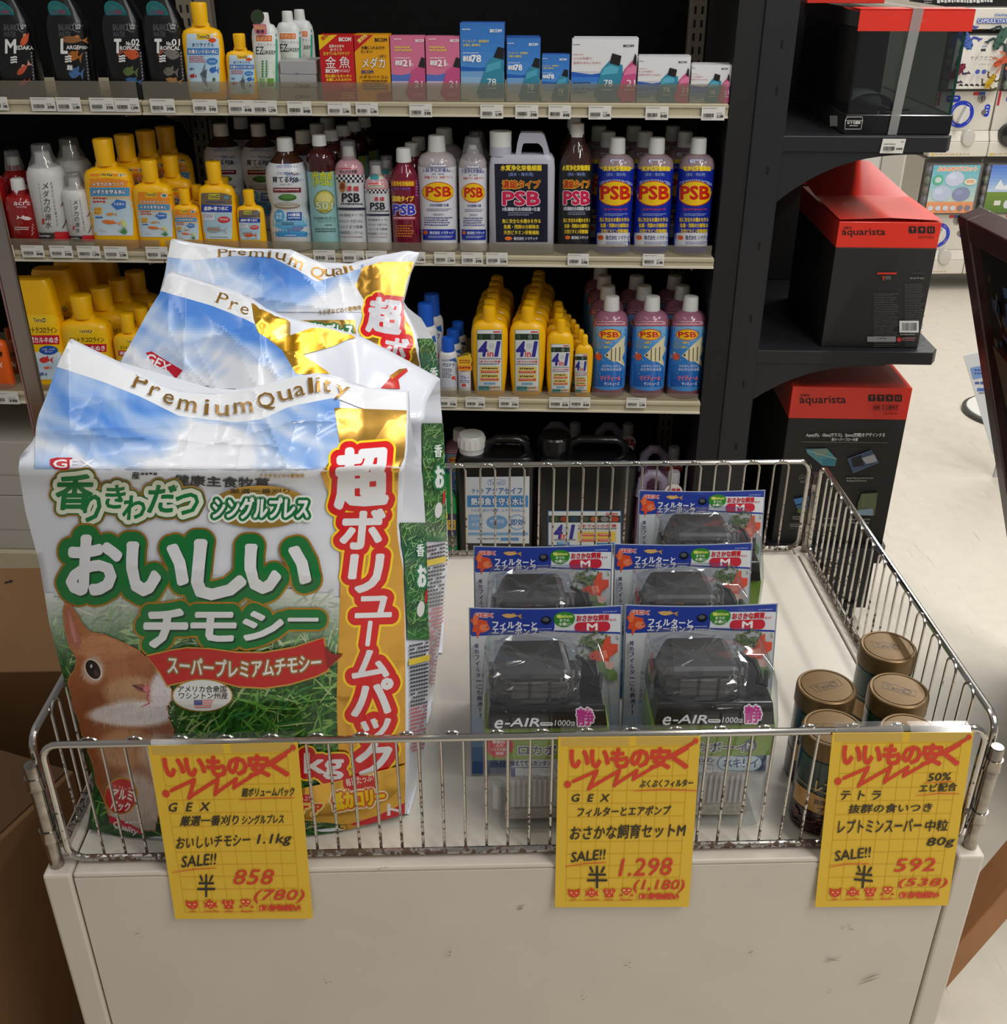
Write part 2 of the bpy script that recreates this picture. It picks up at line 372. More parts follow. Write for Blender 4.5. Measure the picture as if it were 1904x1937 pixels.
BEIGE = mat('beige_shelf_paint', (190, 180, 152), .45, noise=.04, nscale=30)
RAILW = mat('rail_white', (214, 206, 186), .4)
BLACKP = mat('black_panel', (9, 9, 10), .7, noise=.3, nscale=60, spec=.15)
GUARD = clear_mat('clear_guard', (226, 222, 214), .10, .12, film=.10, fcol=(236, 228, 208))
UPM = mat('upright_taupe', (122, 112, 98), .45, noise=.05)
SLOT = mat('slot_dark', (8, 8, 8), .9)
Z1, Z2, Z3, Z4 = 1.086, .814, .524, .140
ACR = [(Z1, 1.0635, .052), (Z2, .796, .036), (Z3, .501, .024)]
def gondola(s0, s1, label, upr, side):
    t = thing('shelving_unit', label, 'shelving', SO, SA)
    MB().box(s0, s1, .41, .43, .0, 2.0).build('back_panel', BLACKP, t, 0)
    for u in upr:
        up = MB().box(u-.017, u+.017, .376, .4095, .0, 2.0).build('upright', UPM, t, 0, bevel=.002)
        m = MB()
        for k in range(78):
            for q in (-.007, .007): m.box(u+q-.0022, u+q+.0022, .3752, .3762, .06+k*.025, .06+k*.025+.014)
        m.build('slots', SLOT, up, 0)
    for (zt, zb, gh), nm in zip(ACR, ('top shelf holding cartons and tall bottles', 'middle shelf crowded with PSB and yellow bottles', 'lower shelf with blue-capped, yellow and fish-label bottles') if side == 'right' else ('top shelf at the far left under black bottles', 'middle shelf at the far left under red and white bottles', 'lower shelf at the far left under yellow bottles')):
        b = thing('shelf_board', 'beige '+nm, 'shelf', SO+np.array([0, 0, zt-.018]), SA, 'beige shelf boards'); z0 = zt-.018
        MB().box(s0+.001, s1-.001, .004, .375, 0, .0174).build('board', BEIGE, b, 0, bevel=.0015)
        r = MB()
        r.box(s0+.001, s1-.001, .0, .0039, zb-z0, .016).box(s0+.001, s1-.001, -.005, .003, zb-.0015-z0, zb+.002-z0, 1).box(s0+.001, s1-.001, -.003, .0, .011, .016)
        r.build('price_rail', [BEIGE, RAILW], b, 0)
        MB().box(s0+.004, s1-.006, .0045, .0062, .018, .018+gh*.6).build('acrylic_guard', GUARD, b, 0)
        for u in upr:
            sg = 1 if u < (s0+s1)/2 else -1
            MB().add([(u+sg*.02+o, y, z-.0) for o in (-.0015, .0015) for y, z in ((.374, 0), (.02, 0), (.02, -.012), (.2, -.032), (.33, -.067), (.374, -.102))],
                     [(0, 1, 2, 3, 4, 5), (11, 10, 9, 8, 7, 6)]+[(i, (i+1) % 6, (i+1) % 6+6, i+6) for i in range(6)]).build('bracket', UPM, b, 0)
    d = thing('base_deck', 'beige bottom deck of the shelving, '+('under the black canisters' if side == 'right' else 'under the white cartons at the left'), 'shelf', SO, SA, 'beige shelf boards')
    MB().box(s0, s1, .005, .375, Z4-.02, Z4-.0006).build('board', BEIGE, d, 0, bevel=.002)
    MB().box(s0, s1, -.002, .0045, Z4-.042, Z4-.001).build('price_rail', BEIGE, d, 0)
    MB().box(s0, s1, .05, .06, .0, Z4-.02).build('kick_plate', mat('kick_brown', (58, 50, 42), .6), d, 0)
    return t
gondola(-1.045, 0., 'black-backed shelving unit with beige shelves, right of the shelf joint, filled with fish water bottles', (-1.027, -.018), 'right')
gondola(-2.10, -1.046, 'left shelving unit cut by the photo edge, holding black bottles and red bottles', (-1.064, -2.08), 'left')

# ---------------------------------------------------------------- black rack with aquariums at the end of the gondola
RK = mat('rack_black', (30, 31, 35), .42, noise=.08, nscale=50)
t = thing('display_rack', 'tall black metal rack carrying the glass tank and the two aquarium cartons', 'rack', SO, SA)
p_ = MB().box(.045, .103, .0, .05, .0, 2.0).build('post', RK, t, 0, bevel=.002)
m = MB()
for z in (.14, .28, .42, .556, .69, .83, .966, 1.10, 1.175): m.box(.078, .082, -.0006, .0004, z, z+.014)
m.build('slots', SLOT, p_, 0)
MB().box(.0012, .0448, .004, .95, .0, 2.0).build('end_panel', mat('end_panel_black', (20, 20, 22), .5), t, 0)
def rackboard(zt, s1, th, bl, drop):
    b = MB().add([(.10, 0, zt), (s1-.012, 0, zt), (s1, .02, zt), (s1, .80, zt), (.10, .80, zt)]+[(.10, 0, zt-th), (s1-.012, 0, zt-th), (s1, .02, zt-th), (s1, .80, zt-th), (.10, .80, zt-th)],
                 [(0, 1, 2, 3, 4), (9, 8, 7, 6, 5)]+[(i, (i+1) % 5, (i+1) % 5+5, i+5) for i in range(5)]).build('rack_shelf', RK, t, 0, bevel=.0015)
    for y in (.004, .79):
        pr = [(.103, zt-th*.5), (.103+bl, zt-th*.5), (.103+bl, zt-th-.004)]+[(.103+bl*(1-k/10), zt-th-.004-drop*((k/10)**2.6)) for k in range(1, 11)]
        n = len(pr)
        MB().add([(a, y+o, z) for o in (0, .004) for a, z in pr], [tuple(range(n)), tuple(range(2*n-1, n-1, -1))]+[(i, (i+1) % n, (i+1) % n+n, i+n) for i in range(n)]).build('bracket', RK, b, 0)
rackboard(1.033, .402, .027, .25, .085)
rackboard(.634, .452, .026, .25, .075)
rackboard(.190, .428, .034, .2, .03)
MB().box(.26, .41, .02, .06, .03, .157).box(.30, .34, .0, .44, .1, .157).build('base_frame', RK, t, 0)
MB().lathe([(0, .012), (.03, .012), (.034, .02), (.045, .02)], 14, (.375, .03)).build('foot', RK, t)

# ---------------------------------------------------------------- display wagon with wire fence
WAG = mat('wagon_paint', (207, 197, 184), .42, noise=.025, nscale=14)
TRAY = mat('wagon_tray', (213, 206, 193), .38, noise=.03, nscale=18)
GAP = mat('gap_dark', (70, 58, 46), .8)
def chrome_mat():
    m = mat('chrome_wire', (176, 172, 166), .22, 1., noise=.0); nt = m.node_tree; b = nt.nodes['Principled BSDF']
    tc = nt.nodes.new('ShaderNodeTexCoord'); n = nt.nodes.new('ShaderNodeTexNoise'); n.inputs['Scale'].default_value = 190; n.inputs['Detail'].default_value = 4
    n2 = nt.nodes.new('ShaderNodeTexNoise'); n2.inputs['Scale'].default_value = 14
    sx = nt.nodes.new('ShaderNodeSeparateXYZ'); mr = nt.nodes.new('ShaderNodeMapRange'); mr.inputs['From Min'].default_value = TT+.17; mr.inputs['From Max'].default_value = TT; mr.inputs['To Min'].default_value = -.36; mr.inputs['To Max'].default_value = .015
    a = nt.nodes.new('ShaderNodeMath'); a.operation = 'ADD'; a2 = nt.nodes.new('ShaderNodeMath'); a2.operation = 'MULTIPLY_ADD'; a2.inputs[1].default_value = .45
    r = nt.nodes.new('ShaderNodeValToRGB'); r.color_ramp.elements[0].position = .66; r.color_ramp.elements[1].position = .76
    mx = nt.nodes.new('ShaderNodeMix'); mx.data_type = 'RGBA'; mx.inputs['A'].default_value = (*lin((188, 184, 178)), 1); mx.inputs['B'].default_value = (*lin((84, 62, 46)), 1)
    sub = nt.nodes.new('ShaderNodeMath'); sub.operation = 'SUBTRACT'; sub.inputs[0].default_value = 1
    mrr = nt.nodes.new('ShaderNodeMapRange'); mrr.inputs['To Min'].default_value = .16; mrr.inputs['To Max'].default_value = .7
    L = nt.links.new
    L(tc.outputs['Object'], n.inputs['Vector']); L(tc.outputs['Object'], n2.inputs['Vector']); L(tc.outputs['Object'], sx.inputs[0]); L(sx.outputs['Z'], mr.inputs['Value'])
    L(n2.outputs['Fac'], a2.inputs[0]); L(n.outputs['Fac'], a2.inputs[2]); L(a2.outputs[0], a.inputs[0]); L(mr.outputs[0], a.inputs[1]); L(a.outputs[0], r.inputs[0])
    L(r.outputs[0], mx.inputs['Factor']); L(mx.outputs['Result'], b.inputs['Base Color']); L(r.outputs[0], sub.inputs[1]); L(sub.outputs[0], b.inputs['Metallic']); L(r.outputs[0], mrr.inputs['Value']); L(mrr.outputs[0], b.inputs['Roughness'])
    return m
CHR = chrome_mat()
wg = thing('display_wagon', 'cream white sale wagon with a wire fence around its tray, in the foreground', 'display table', (0, .31, 0))
def wl(m_): return [(x, y-.31, z) for x, y, z in m_]
class WB(MB):
    def build(s, *a, **k): s.v = [(x, y-.31, z) for x, y, z in s.v]; return MB.build(s, *a, **k)
X0, X1, YB = -.465, .465, .622
WB().box(X0+.026, X1-.026, .026, YB-.026, TT-.03, TT-.0006).build('tray', TRAY, wg, 0, bevel=.001)
rim = WB()
rim.box(X0+.029, X1-.029, .0015, .0235, TT-.006, TT).box(X0+.029, X1-.029, YB-.0235, YB-.0015, TT-.006, TT).box(X0+.0015, X0+.0235, .029, YB-.029, TT-.006, TT).box(X1-.0235, X1-.0015, .029, YB-.029, TT-.006, TT)
rim.build('tray_rim', WAG, wg, 0, bevel=.0025)
WB().box(X0+.02, X1-.02, .02, YB-.02, TT-.05, TT-.004).build('tray_underlay', GAP, wg, 0)
for sx in (-1, 1):
    for y in (0, YB-.0275):
        x = X0 if sx < 0 else X1-.0275
        WB().box(x, x+.0275, y, y+.0275, 0, TT-.0005).build('corner_post', WAG, wg, 0, bevel=.003)
WB().box(X0+.0295, X1-.0295, .0015, .016, .06, TT-.0062).build('front_panel', WAG, wg, 0, bevel=.0008)
WB().box(X0+.0295, X1-.0295, YB-.016, YB-.0015, .06, TT-.0062).build('rear_panel', WAG, wg, 0, bevel=.001)
WB().box(X0+.0015, X0+.016, .0295, YB-.0295, .06, TT-.0062).build('side_panel', WAG, wg, 0, bevel=.001)
WB().box(X1-.016, X1-.0015, .0295, YB-.0295, .06, TT-.0062).build('side_panel', WAG, wg, 0, bevel=.001)
WB().box(X0+.018, X1-.018, .018, YB-.018, .03, .06).build('base_board', GAP, wg, 0)
# scuffs on the front panel
sc_ = Art()
rs = random.Random(11)
for cx, cy, ln in ((975, 1716, 26), (1545, 1650, 14), (1595, 1752, 18), (1563, 1815, 44), (1625, 1855, 60), (1565, 1872, 8), (1410, 1800, 10), (260, 1765, 16), (720, 1640, 9), (840, 1800, 12), (1180, 1820, 14), (620, 1850, 8), (1100, 1880, 9), (1715, 1700, 7)):
    for k in range(3):
        a = rs.uniform(-.5, .2); x = cx+rs.uniform(-8, 8); y = cy+rs.uniform(-5, 5); l = ln*rs.uniform(.3, .8)
        sc_.L([(x, y), (x+l*.5, y+l*.5*math.sin(a)+rs.uniform(-1, 1)), (x+l, y+l*math.sin(a))], rs.uniform(.8, 1.8), (150, 138, 124) if k else (112, 102, 92), taper=(.3, 1, .2))
sc_.build('scuff_marks', lambda P, h: onplane(P, (0, .0015, 0), (0, 1, 0))-np.array([0, .31, 0])+np.multiply.outer(h, [0, -1, 0]), wg, mat('x', (1, 1, 1)) and PRINT)
FX, FY0, FY1, FZ0, FZ1 = .4545, .0165, .603, TT+.006, TT+.149
def fence(name, a, b):
    a, b = Vector(a), Vector(b); t = (b-a).normalized(); L = (b-a).length; R = .016
    pt = lambda u, z: tuple(a+t*u+Vector((0, 0, z-a.z)))
    path = [pt(x, z) for x, z in arc(R, FZ0+R, R, 180, 270, 5)+arc(L-R, FZ0+R, R, 270, 360, 5)+arc(L-R, FZ1-R, R, 0, 90, 5)+arc(R, FZ1-R, R, 90, 180, 5)]
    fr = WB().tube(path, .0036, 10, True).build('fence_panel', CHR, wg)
    n = Vector((0, 0, 1)).cross(t); inn = n if (n.dot(Vector((0, .31, 0))-a.lerp(b, .5)) > 0) else -n
    off = inn*.0046; w = WB(); k = int((L-.02)/.042); st = (L-k*.042)/2+.0105
    for i in range(k):
        u = st+i*.042; r = .0105
        w.tube([Vector(pt(u, FZ0-.001))+off]+[Vector(pt(x, z))+off for x, z in arc(u+r, FZ1+.0035-r, r, 180, 0, 8)]+[Vector(pt(u+2*r, FZ0-.001))+off], .00145, 6)
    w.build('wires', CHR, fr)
fence('front', (-FX+.013, FY0, FZ0), (FX-.013, FY0, FZ0)); fence('back', (-FX+.013, FY1, FZ0), (FX-.013, FY1, FZ0))
fence('left', (-FX, FY0+.010, FZ0), (-FX, FY1-.012, FZ0)); fence('right', (FX, FY0+.010, FZ0), (FX, FY1-.012, FZ0))
for x in (-FX, FX):
    for y in (FY0-.002, FY1+.002):
        WB().lathe([(TT-.004, .0068), (TT+.126, .0068), (TT+.128, .006), (TT+.128, .0)], 14, (x, y)).lathe([(TT+.034, .0085), (TT+.036, .0080), (TT+.046, .0080), (TT+.048, .0085)], 14, (x, y)).lathe([(TT+.10, .0085), (TT+.102, .0080), (TT+.112, .0080), (TT+.114, .0085)], 14, (x, y)).build('fence_post', mat('chrome_post', (176, 172, 166), .22, 1., noise=.12, nscale=60, col2=(130, 118, 106)), wg)
# ================================================================== goods on the gondola
CRS = {0: (0, 0, 2.975), 1: (580, 0, 2.2667), 2: (0, 220, 3.6615), 3: (480, 220, 4.139), 4: (900, 220, 3.808), 5: (0, 460, 3.1238), 6: (760, 500, 3.1733), 8: (840, 860, 2.885)}
ORD = ['front', 'second', 'third', 'fourth', 'fifth', 'sixth', 'seventh', 'eighth']
def pxc(cr, x, y): o = CRS[cr]; return o[0]+x/o[2], o[1]+y/o[2]
def pl(name, col, rough=.3, **k): return mat(name, col, rough, **k)
YEL = pl('yellow_plastic', (250, 190, 6), .33, noise=.02); WCAP = pl('white_cap', (226, 226, 224), .35); BLUECAP = pl('blue_cap', (20, 90, 200), .35)
CLEAR = clear_mat('clear_overcap', (232, 232, 232), .35, .06, film=.12, fcol=(230, 230, 230))
class It: pass
def place(cr, l, r, ym, top, d, zb, dr):
    """size and place an item from its photo outline: l, r at height ym, its top, standing d behind the shelf front"""
    I = It(); x0, y0 = pxc(cr, l, ym); x1, _ = pxc(cr, r, ym)
    s0, _ = shelf_px(x0, y0, d); s1, _ = shelf_px(x1, y0, d)
    D = (s1-s0)*dr
    s0, _ = shelf_px(x0, y0, d+D/2); s1, _ = shelf_px(x1, y0, d+D/2)
    I.W = s1-s0; I.D = I.W*dr; I.s = (s0+s1)/2; I.d = d+I.D/2; I.z = zb
    xt, yt = pxc(cr, (l+r)/2, top); k = (1005-xt)/(4476-yt); xt += k*(yt-y0)
    I.H = shelf_px(xt, yt, I.d)[1]-zb; I.f = d; I.a = I.b = None
    return I
def wpos(I, ds=0, dd=0, dz=0): return shelf_w(I.s+ds, I.d+dd, I.z+dz)
def prof_at(prof, z, k): return np.interp(z, [p[0] for p in prof], [p[k] for p in prof])
def body(I, t, prof, e, m, name='bottle_body', n=40):
    if e > 2.5: n = 64
    if e > 4: n = 120
    """prof: (height share, half-width share[, depth share])"""
    P = [(p[0]*I.H, p[1]*I.W/2, (p[2] if len(p) > 2 else p[1])*I.D/2) for p in prof]
    I.P = P; I.e = e
    return MB().rings([[(x, y, z) for x, y in sup(a, b, e, n)] for z, a, b in P]).build(name, m, t, 50)
def sleeve(I, t, z0, z1, m, name='label_sleeve', off=.0003, n=40):
    zs = [z0*I.H]+[p[0] for p in I.P if z0*I.H < p[0] < z1*I.H]+[z1*I.H]
    R = []
    for z in zs:
        a = prof_at(I.P, z, 1)+off; b = prof_at(I.P, z, 2)+off; R.append([(x, y, z) for x, y in sup(a, b, I.e, n)])
    return MB().rings(R, caps=(0, 0)).build(name, m, t, 50)
def cap(I, t, z0, z1, r0, r1, m, name='cap', ribs=False, top=.012):
    w = I.W/2; H = I.H
    o = MB().lathe([(z0*H, r0*w), (z1*H-.003, r1*w), (z1*H-.0008, r1*w*.94), (z1*H, r1*w*.8)], 22).build(name, m, t, 40); return o
def surf(I):
    def f(P, h):
        r = rays(P); y = np.full(len(P), I.f-I.d)
        for _ in range(5):                   # step along the sight line until it meets the bottle wall
            t = (((SO-CAM)@EY)+I.d+y)/(r@EY); q = CAM+r*t[:, None]-SO
            u = q@EX-I.s; z = np.clip(q[:, 2]-I.z, .0005, I.H*1.0)
            a = prof_at(I.P, z, 1); b = prof_at(I.P, z, 2); tt = np.clip(np.abs(u)/a, 0, .985)
            y = .5*y-.5*b*(1-tt**I.e)**(1/I.e)
        y = -b*(1-tt**I.e)**(1/I.e)
        return np.stack([np.clip(u, -a*.985, a*.985), y-h, z], -1)
    return f
def flat(I):
    def f(P, h):
        q = onplane(P, SO+EY*I.f, EY)-SO
        return np.stack([np.clip(q@EX-I.s, -I.W/2, I.W/2), -I.D/2-h, np.clip(q[:, 2]-I.z, 0, I.H)], -1)
    return f
def pr(A, I, t, name='label_print', m=None, par=None):
    x0, y0 = px_of(wpos(I)-EX*I.W/2); x1, _ = px_of(wpos(I)+EX*I.W/2)
    y0 = px_of(wpos(I)+np.array([0, 0, I.H]))[1]; y1 = px_of(wpos(I)-EY*I.D/2)[1]+6
    return A.build(name, surf(I), par or t, m or PRINTG, grid=(x0, y0, (x1-x0)/14, (y1-y0)/16), normals=True, base=.0006, step=.00003)
def new(cr): return Art(*CRS[cr])
def T_(I, name, label, cat, group=None): return thing(name, label, cat, wpos(I), SA, group)
TAGS = []                                   # price tags are hung later
TETRA = [(0, .92), (.012, .98), (.1, 1), (.60, 1), (.67, .97), (.715, .86), (.74, .62), (.75, .45), (.79, .42)]
ROUND = [(0, .93), (.015, 1), (.72, 1), (.78, .97), (.825, .86), (.855, .6), (.862, .45), (.9, .43)]
def tetra_logo(A, x, y, w, h, bg=(244, 200, 0)):
    A.R(x, y, x+w, y+h, bg); A.T('Tetra', x+w*.04, y+h*.18, w*.62, h*.6, (20, 50, 90), .02); A.E(x+w*.82, y+h*.5, w*.14, h*.34, (20, 50, 110)); A.E(x+w*.82, y+h*.5, w*.08, h*.2, bg)
def tetra(label, cat, group, cr, l, r, ym, top, d, zb, art, cz=(.765, 1, .37, .40), prof=TETRA, name='water_conditioner_bottle'):
    I = place(cr, l, r, ym, top, d, zb, .52); t = T_(I, name, label, cat, group)
    body(I, t, prof, 2.8, YEL); cap(I, t, *cz, YEL)
    A = new(cr); art(A); pr(A, I, t); I.t = t
    return I
def row(I, n, step, drift, fmt, group, ds0=0., skip=0):
    for k in range(1, n):
        dup(I.t, wpos(I, drift*k+random.uniform(-.002, .002), step*k), fmt % ORD[k], group, rot=SA+random.uniform(-.08, .08))

# ---- top shelf: black bottles ------------------------------------------------
BB = pl('black_bottle', (15, 16, 19), .3, noise=.05); TEAL = pl('teal_tag', (36, 160, 168), .3)
FISHC = {'M': [(60, 210, 40, 120, (225, 110, 60), -.9), (140, 400, 110, 40, (200, 95, 55), -.5)]}
def blackb(x, kind, label, d=.012, tagon=True):
    I = place(0, x-4, x+222, 380, -190, d, Z1, .7); t = T_(I, 'black_bottle', label, 'bottle', 'black bottles on the top shelf')
    body(I, t, [(0, .94), (.015, 1), (.53, 1), (.60, .93), (.68, .72), (.76, .48), (.82, .40), (.9, .36), (1, .35)], 3., BB)
    A = Art((x+117)/2.975*(1-1/1.16), 300/2.975*(1-1/1.16), 2.975*1.16); o = x; W_ = (238, 238, 236); G = (120, 120, 120)
    A.T('BALANCE', o+5, 108, 100, 44, (92, 92, 94), .01); A.T('WATER', o+5, 158, 80, 36, (92, 92, 94), .01)
    A.E(o+132, 126, 36, 36, (150, 150, 150)); A.E(o+132, 126, 33, 33, (22, 22, 24)); A.T('LAB', o+113, 104, 38, 18, (210, 210, 210), .02); A.T('SIX', o+116, 127, 34, 16, (210, 210, 210), .02)
    wv = lambda xx, yy: [A.L([(xx+i*6, yy+j*16+3*math.sin(i*1.0)) for i in range(8)], 10, W_) for j in range(3)]
    if kind == 'M':
        A.fish(o+150, 200, 130, 50, (208, 92, 50), -1.0, 1, (210, 140, 120)); A.fish(o+135, 400, 120, 46, (196, 86, 52), -.75, 1, (210, 150, 130)); A.fish(o+140, 490, 90, 34, (150, 70, 60), -.4)
        A.T('M', o+15, 208, 70, 92, W_, .03); A.T('EDAKA', o+84, 250, 118, 26, W_, .03); wv(o+50, 325)
    elif kind == 'L':
        A.fish(o+110, 212, 190, 56, (150, 96, 54), .05, 1, (190, 120, 60)); A.fish(o+112, 320, 95, 78, (170, 100, 26), .2); A.fish(o+120, 430, 100, 84, (70, 110, 160), .1)
        A.T('L', o+20, 205, 45, 96, W_, .04); A.T('ARGE', o+56, 248, 84, 26, W_, .03); A.T('FISH', o+142, 252, 62, 20, W_, .03); wv(o+48, 320); A.T('濃縮', o+60, 375, 36, 34, W_, .02)
    else:
        fc = (198, 84, 40) if kind == '2' else (120, 116, 108)
        A.fish(o+110, 300, 140, 84, fc, .25, -1, (150, 80, 60)); A.fish(o+120, 420, 100, 70, (90, 110, 60) if kind == '2' else (110, 105, 95), .1); A.fish(o+140, 478, 110, 40, (60, 100, 150) if kind == '2' else (170, 120, 70), .2)
        A.T('No.', o+92, 222, 34, 26, W_, .03); A.T('02' if kind == '2' else '01', o+126, 206, 54, 44, W_, .03)
        A.T('T', o+15, 206, 45, 92, W_, .05); A.T('ROPICAL', o+52, 252, 128, 26, W_, .03); wv(o+45, 318)
    for i, ch in enumerate('健康なメダカを育む'): A.T(ch, o+180+i*2, 290+i*21, 12, 15, (200, 200, 200))
    pr(A, I, t, m=print_mat('printed_dark', .3))
    if tagon:
        z = I.H*.665
        tg = MB().lathe([(0, .0), (0, 1), (.0016, 1), (.0016, 0)], 24, caps=(0, 0)); s_ = I.W*.245
        tg.v = [(-I.W*.0+x_*s_, -I.D*.42-z_-(.04)*(y_*.35), z+y_*s_*1.05) for x_, y_, z_ in tg.v]
        g = tg.build('neck_tag', TEAL, t)
        B = Art(0, 0, 1); B.E(50, 50, 42, 42, (26, 140, 150)); B.T('Expert', 18, 44, 32, 13, (150, 90, 140), .03); B.T('MIX', 52, 40, 32, 17, (190, 60, 120), .04); B.fine(30, 24, 70, 36, 2, (90, 190, 196)); B.fine(26, 64, 74, 74, 2, (90, 190, 196))
        B.build('tag_print', lambda P, h: np.stack([(P[:, 0]/50-1)*s_, -I.D*.42-h-.0018+.04*.35*(P[:, 1]/50-1), z-(P[:, 1]/50-1)*s_*1.05], -1), g, PRINTG)
    I.t = t; return I
blackb(-240, 'M', 'black bottle at the far left, mostly cut off by the photo frame')
bm_ = blackb(2, 'M', 'black bottle with orange fish and a teal neck tag, with a large white M')
bl_ = blackb(310, 'L', 'front black bottle with a large white L and a teal neck tag')
dup(bl_.t, wpos(bl_, .069, .09), 'black bottle set back behind the front one with the large L')
blackb(615, '2', 'black bottle with a large white T, number 02 and an orange fish')
blackb(842, '1', 'black bottle with a large white T and silver fish, next to the tall yellow bottle')
# ---- top shelf: two yellow bottles
def art_rec(A, x, y, w, h, rich=True):
    A.grad(x, y, x+w, y+h, [(196, 220, 240), (176, 214, 240), (210, 232, 246)], 8); tetra_logo(A, x+w*.30, y+h*.0, w*.42, h*.10)
    A.E(x+w*.78, y+h*.11, w*.12, h*.04, (220, 80, 20)); A.T('水リサイクル', x+w*.16, y+h*.15, w*.68, h*.075, (30, 60, 130), .02)
    A.R(x+w*.02, y+h*.245, x+w*.98, y+h*.36, (60, 130, 210)); A.T('水換えいらない水に', x+w*.05, y+h*.265, w*.9, h*.075, (250, 250, 250), .02, st=((20, 60, 140), w*.008))
    A.fine(x+w*.08, y+h*.38, x+w*.6, y+h*.5, 4, (200, 50, 40), 5); A.E(x+w*.78, y+h*.47, w*.17, h*.06, (60, 130, 200)); A.T('水の力', x+w*.68, y+h*.45, w*.2, h*.04, (240, 240, 240))
    A.P([(x+w*.42, y+h*.7), (x+w*.58, y+h*.48), (x+w*.55, y+h*.7), (x+w*.66, y+h*.92), (x+w*.5, y+h*.82)], (120, 130, 140)); A.P([(x+w*.4, y+h*.68), (x+w*.62, y+h*.6), (x+w*.6, y+h*.78)], (80, 95, 110))
    A.fish(x+w*.84, y+h*.62, w*.3, h*.12, (50, 110, 190), .1); A.fish(x+w*.2, y+h*.72, w*.22, h*.08, (190, 50, 40)); A.fish(x+w*.16, y+h*.6, w*.14, h*.05, (110, 100, 150)); A.fish(x+w*.84, y+h*.78, w*.1, h*.08, (90, 100, 60))
    A.T('淡水魚', x+w*.5, y+h*.94, w*.3, h*.04, (60, 60, 60))
tetra('tall yellow bottle with a blue fish label on the top shelf', 'bottle', None, 0, 1047, 1270, 380, 12, .012, Z1, lambda A: art_rec(A, 1050, 190, 185, 330))
tetra('shorter yellow bottle with a blue fish label on the top shelf', 'bottle', None, 0, 1283, 1452, 420, 188, .012, Z1, lambda A: art_rec(A, 1290, 310, 142, 220))
# ---- EZ green
def ezgreen():
    I = place(0, 1432, 1580, 350, 70, .012, Z1, .75); t = T_(I, 'plankton_bottle', 'front white slim bottle with green and white label and round dark sticker', 'bottle', 'slim white bottles on the top shelf')
    body(I, t, [(0, .95), (.012, 1), (.72, 1), (.80, .92), (.86, .7), (.875, .45), (.9, .42)], 2.4, pl('white_bottle', (216, 219, 218), .35)); cap(I, t, .87, 1, .42, .40, WCAP)
    A = new(0); A.grad(1430, 190, 1560, 500, [(235, 238, 235), (225, 235, 222), (200, 222, 190)], 6); A.R(1430, 240, 1560, 262, (240, 240, 240)); A.T('プランクトン', 1445, 244, 105, 16, (40, 40, 40), .01)
    A.T('EZ', 1440, 262, 44, 44, (40, 40, 40), .01); A.T('GREEN', 1476, 284, 84, 22, (40, 40, 40), .02); A.R(1440, 200, 1530, 232, (230, 120, 50)); A.T('ミジンコ', 1446, 206, 76, 20, (250, 240, 220), .02)
    A.R(1550, 190, 1563, 500, (70, 170, 140)); A.P([(1515, 360), (1527, 360), (1530, 400), (1545, 440), (1545, 490), (1500, 490), (1500, 440), (1514, 400)], (236, 240, 232)); A.R(1503, 440, 1542, 488, (110, 170, 70)); A.P([(1460, 440), (1490, 440), (1488, 490), (1462, 490)], (150, 190, 130))
    for i in range(7): A.E(1478, 345+i*14, 6, 6, (60, 140, 80), n=8); A.E(1500, 345+i*14, 6, 6, (70, 150, 120), n=8)
    pr(A, I, t)
    B = new(0); B.E(1452, 95, 38, 42, (70, 66, 56)); B.E(1452, 95, 31, 35, (46, 66, 40)); B.P([(1425, 135), (1500, 135), (1505, 190), (1475, 198), (1440, 186)], (214, 120, 140)); B.T('かんたん', 1437, 142, 60, 20, (250, 220, 60), .02); B.T('最適', 1445, 166, 44, 20, (70, 30, 40), .02)
    I.t = t; return I, B
ez, st_ = ezgreen(); dup(ez.t, wpos(ez, .030, .055), 'second slim white bottle behind the one with the sticker'); dup(ez.t, wpos(ez, .040, .11), 'third slim white bottle, rearmost behind the sticker one')
st_.build('round_sticker', lambda P, h: (lambda q: np.stack([q@EX-ez.s, -ez.D/2-h-.004, q[:, 2]-ez.z], -1))(onplane(P, SO+EY*ez.f, EY)-SO), ez.t, PRINTG)
# ---- cartons on the top shelf
def carton(cr, l, r, ym, top, d, zb, label, side, art, group=None, dr=.5, name='carton', dep=None, cat='box', zoff=0., base=None):
    I = place(cr, l, r, ym, top, d, zb, dr if dep is None else 1.)
    if dep: I.D = dep; I.d = d+dep/2
    if base is not None: I.H = base
    I.W -= .0015; t = T_(I, name, label, cat, group)
    MB().box(-I.W/2, I.W/2, -I.D/2, I.D/2, 0, I.H).build('carton', side, t, 0, bevel=.0008)
    A = new(cr); art(A); A.build('front_print', flat(I), t, PRINTG); I.t = t
    return I
def gbox(y, label, zb):
    def art(A): A.R(1603, y-2, 1803, y+58, (172, 172, 172)); A.E(1672, y+28, 12, 14, (60, 60, 60)); A.E(1672, y+28, 9, 11, (172, 172, 172)); A.L([(1664, y+34), (1680, y+22)], 2, (60, 60, 60)); A.T('BICOM', 1690, y+20, 54, 15, (40, 40, 40), .02)
    return carton(0, 1600, 1803, y+28, y, .012, zb, label, pl('grey_card', (172, 172, 172), .5), art, 'flat grey boxes', dep=.07, base=.0215, name='flat_grey_box')
gbox(516, 'flat grey box at the bottom of the three stacked beside the red carton', Z1); gbox(456, 'flat grey box in the middle of the stack of three', Z1+.022); gbox(396, 'flat grey box on top of the stack of three', Z1+.044)
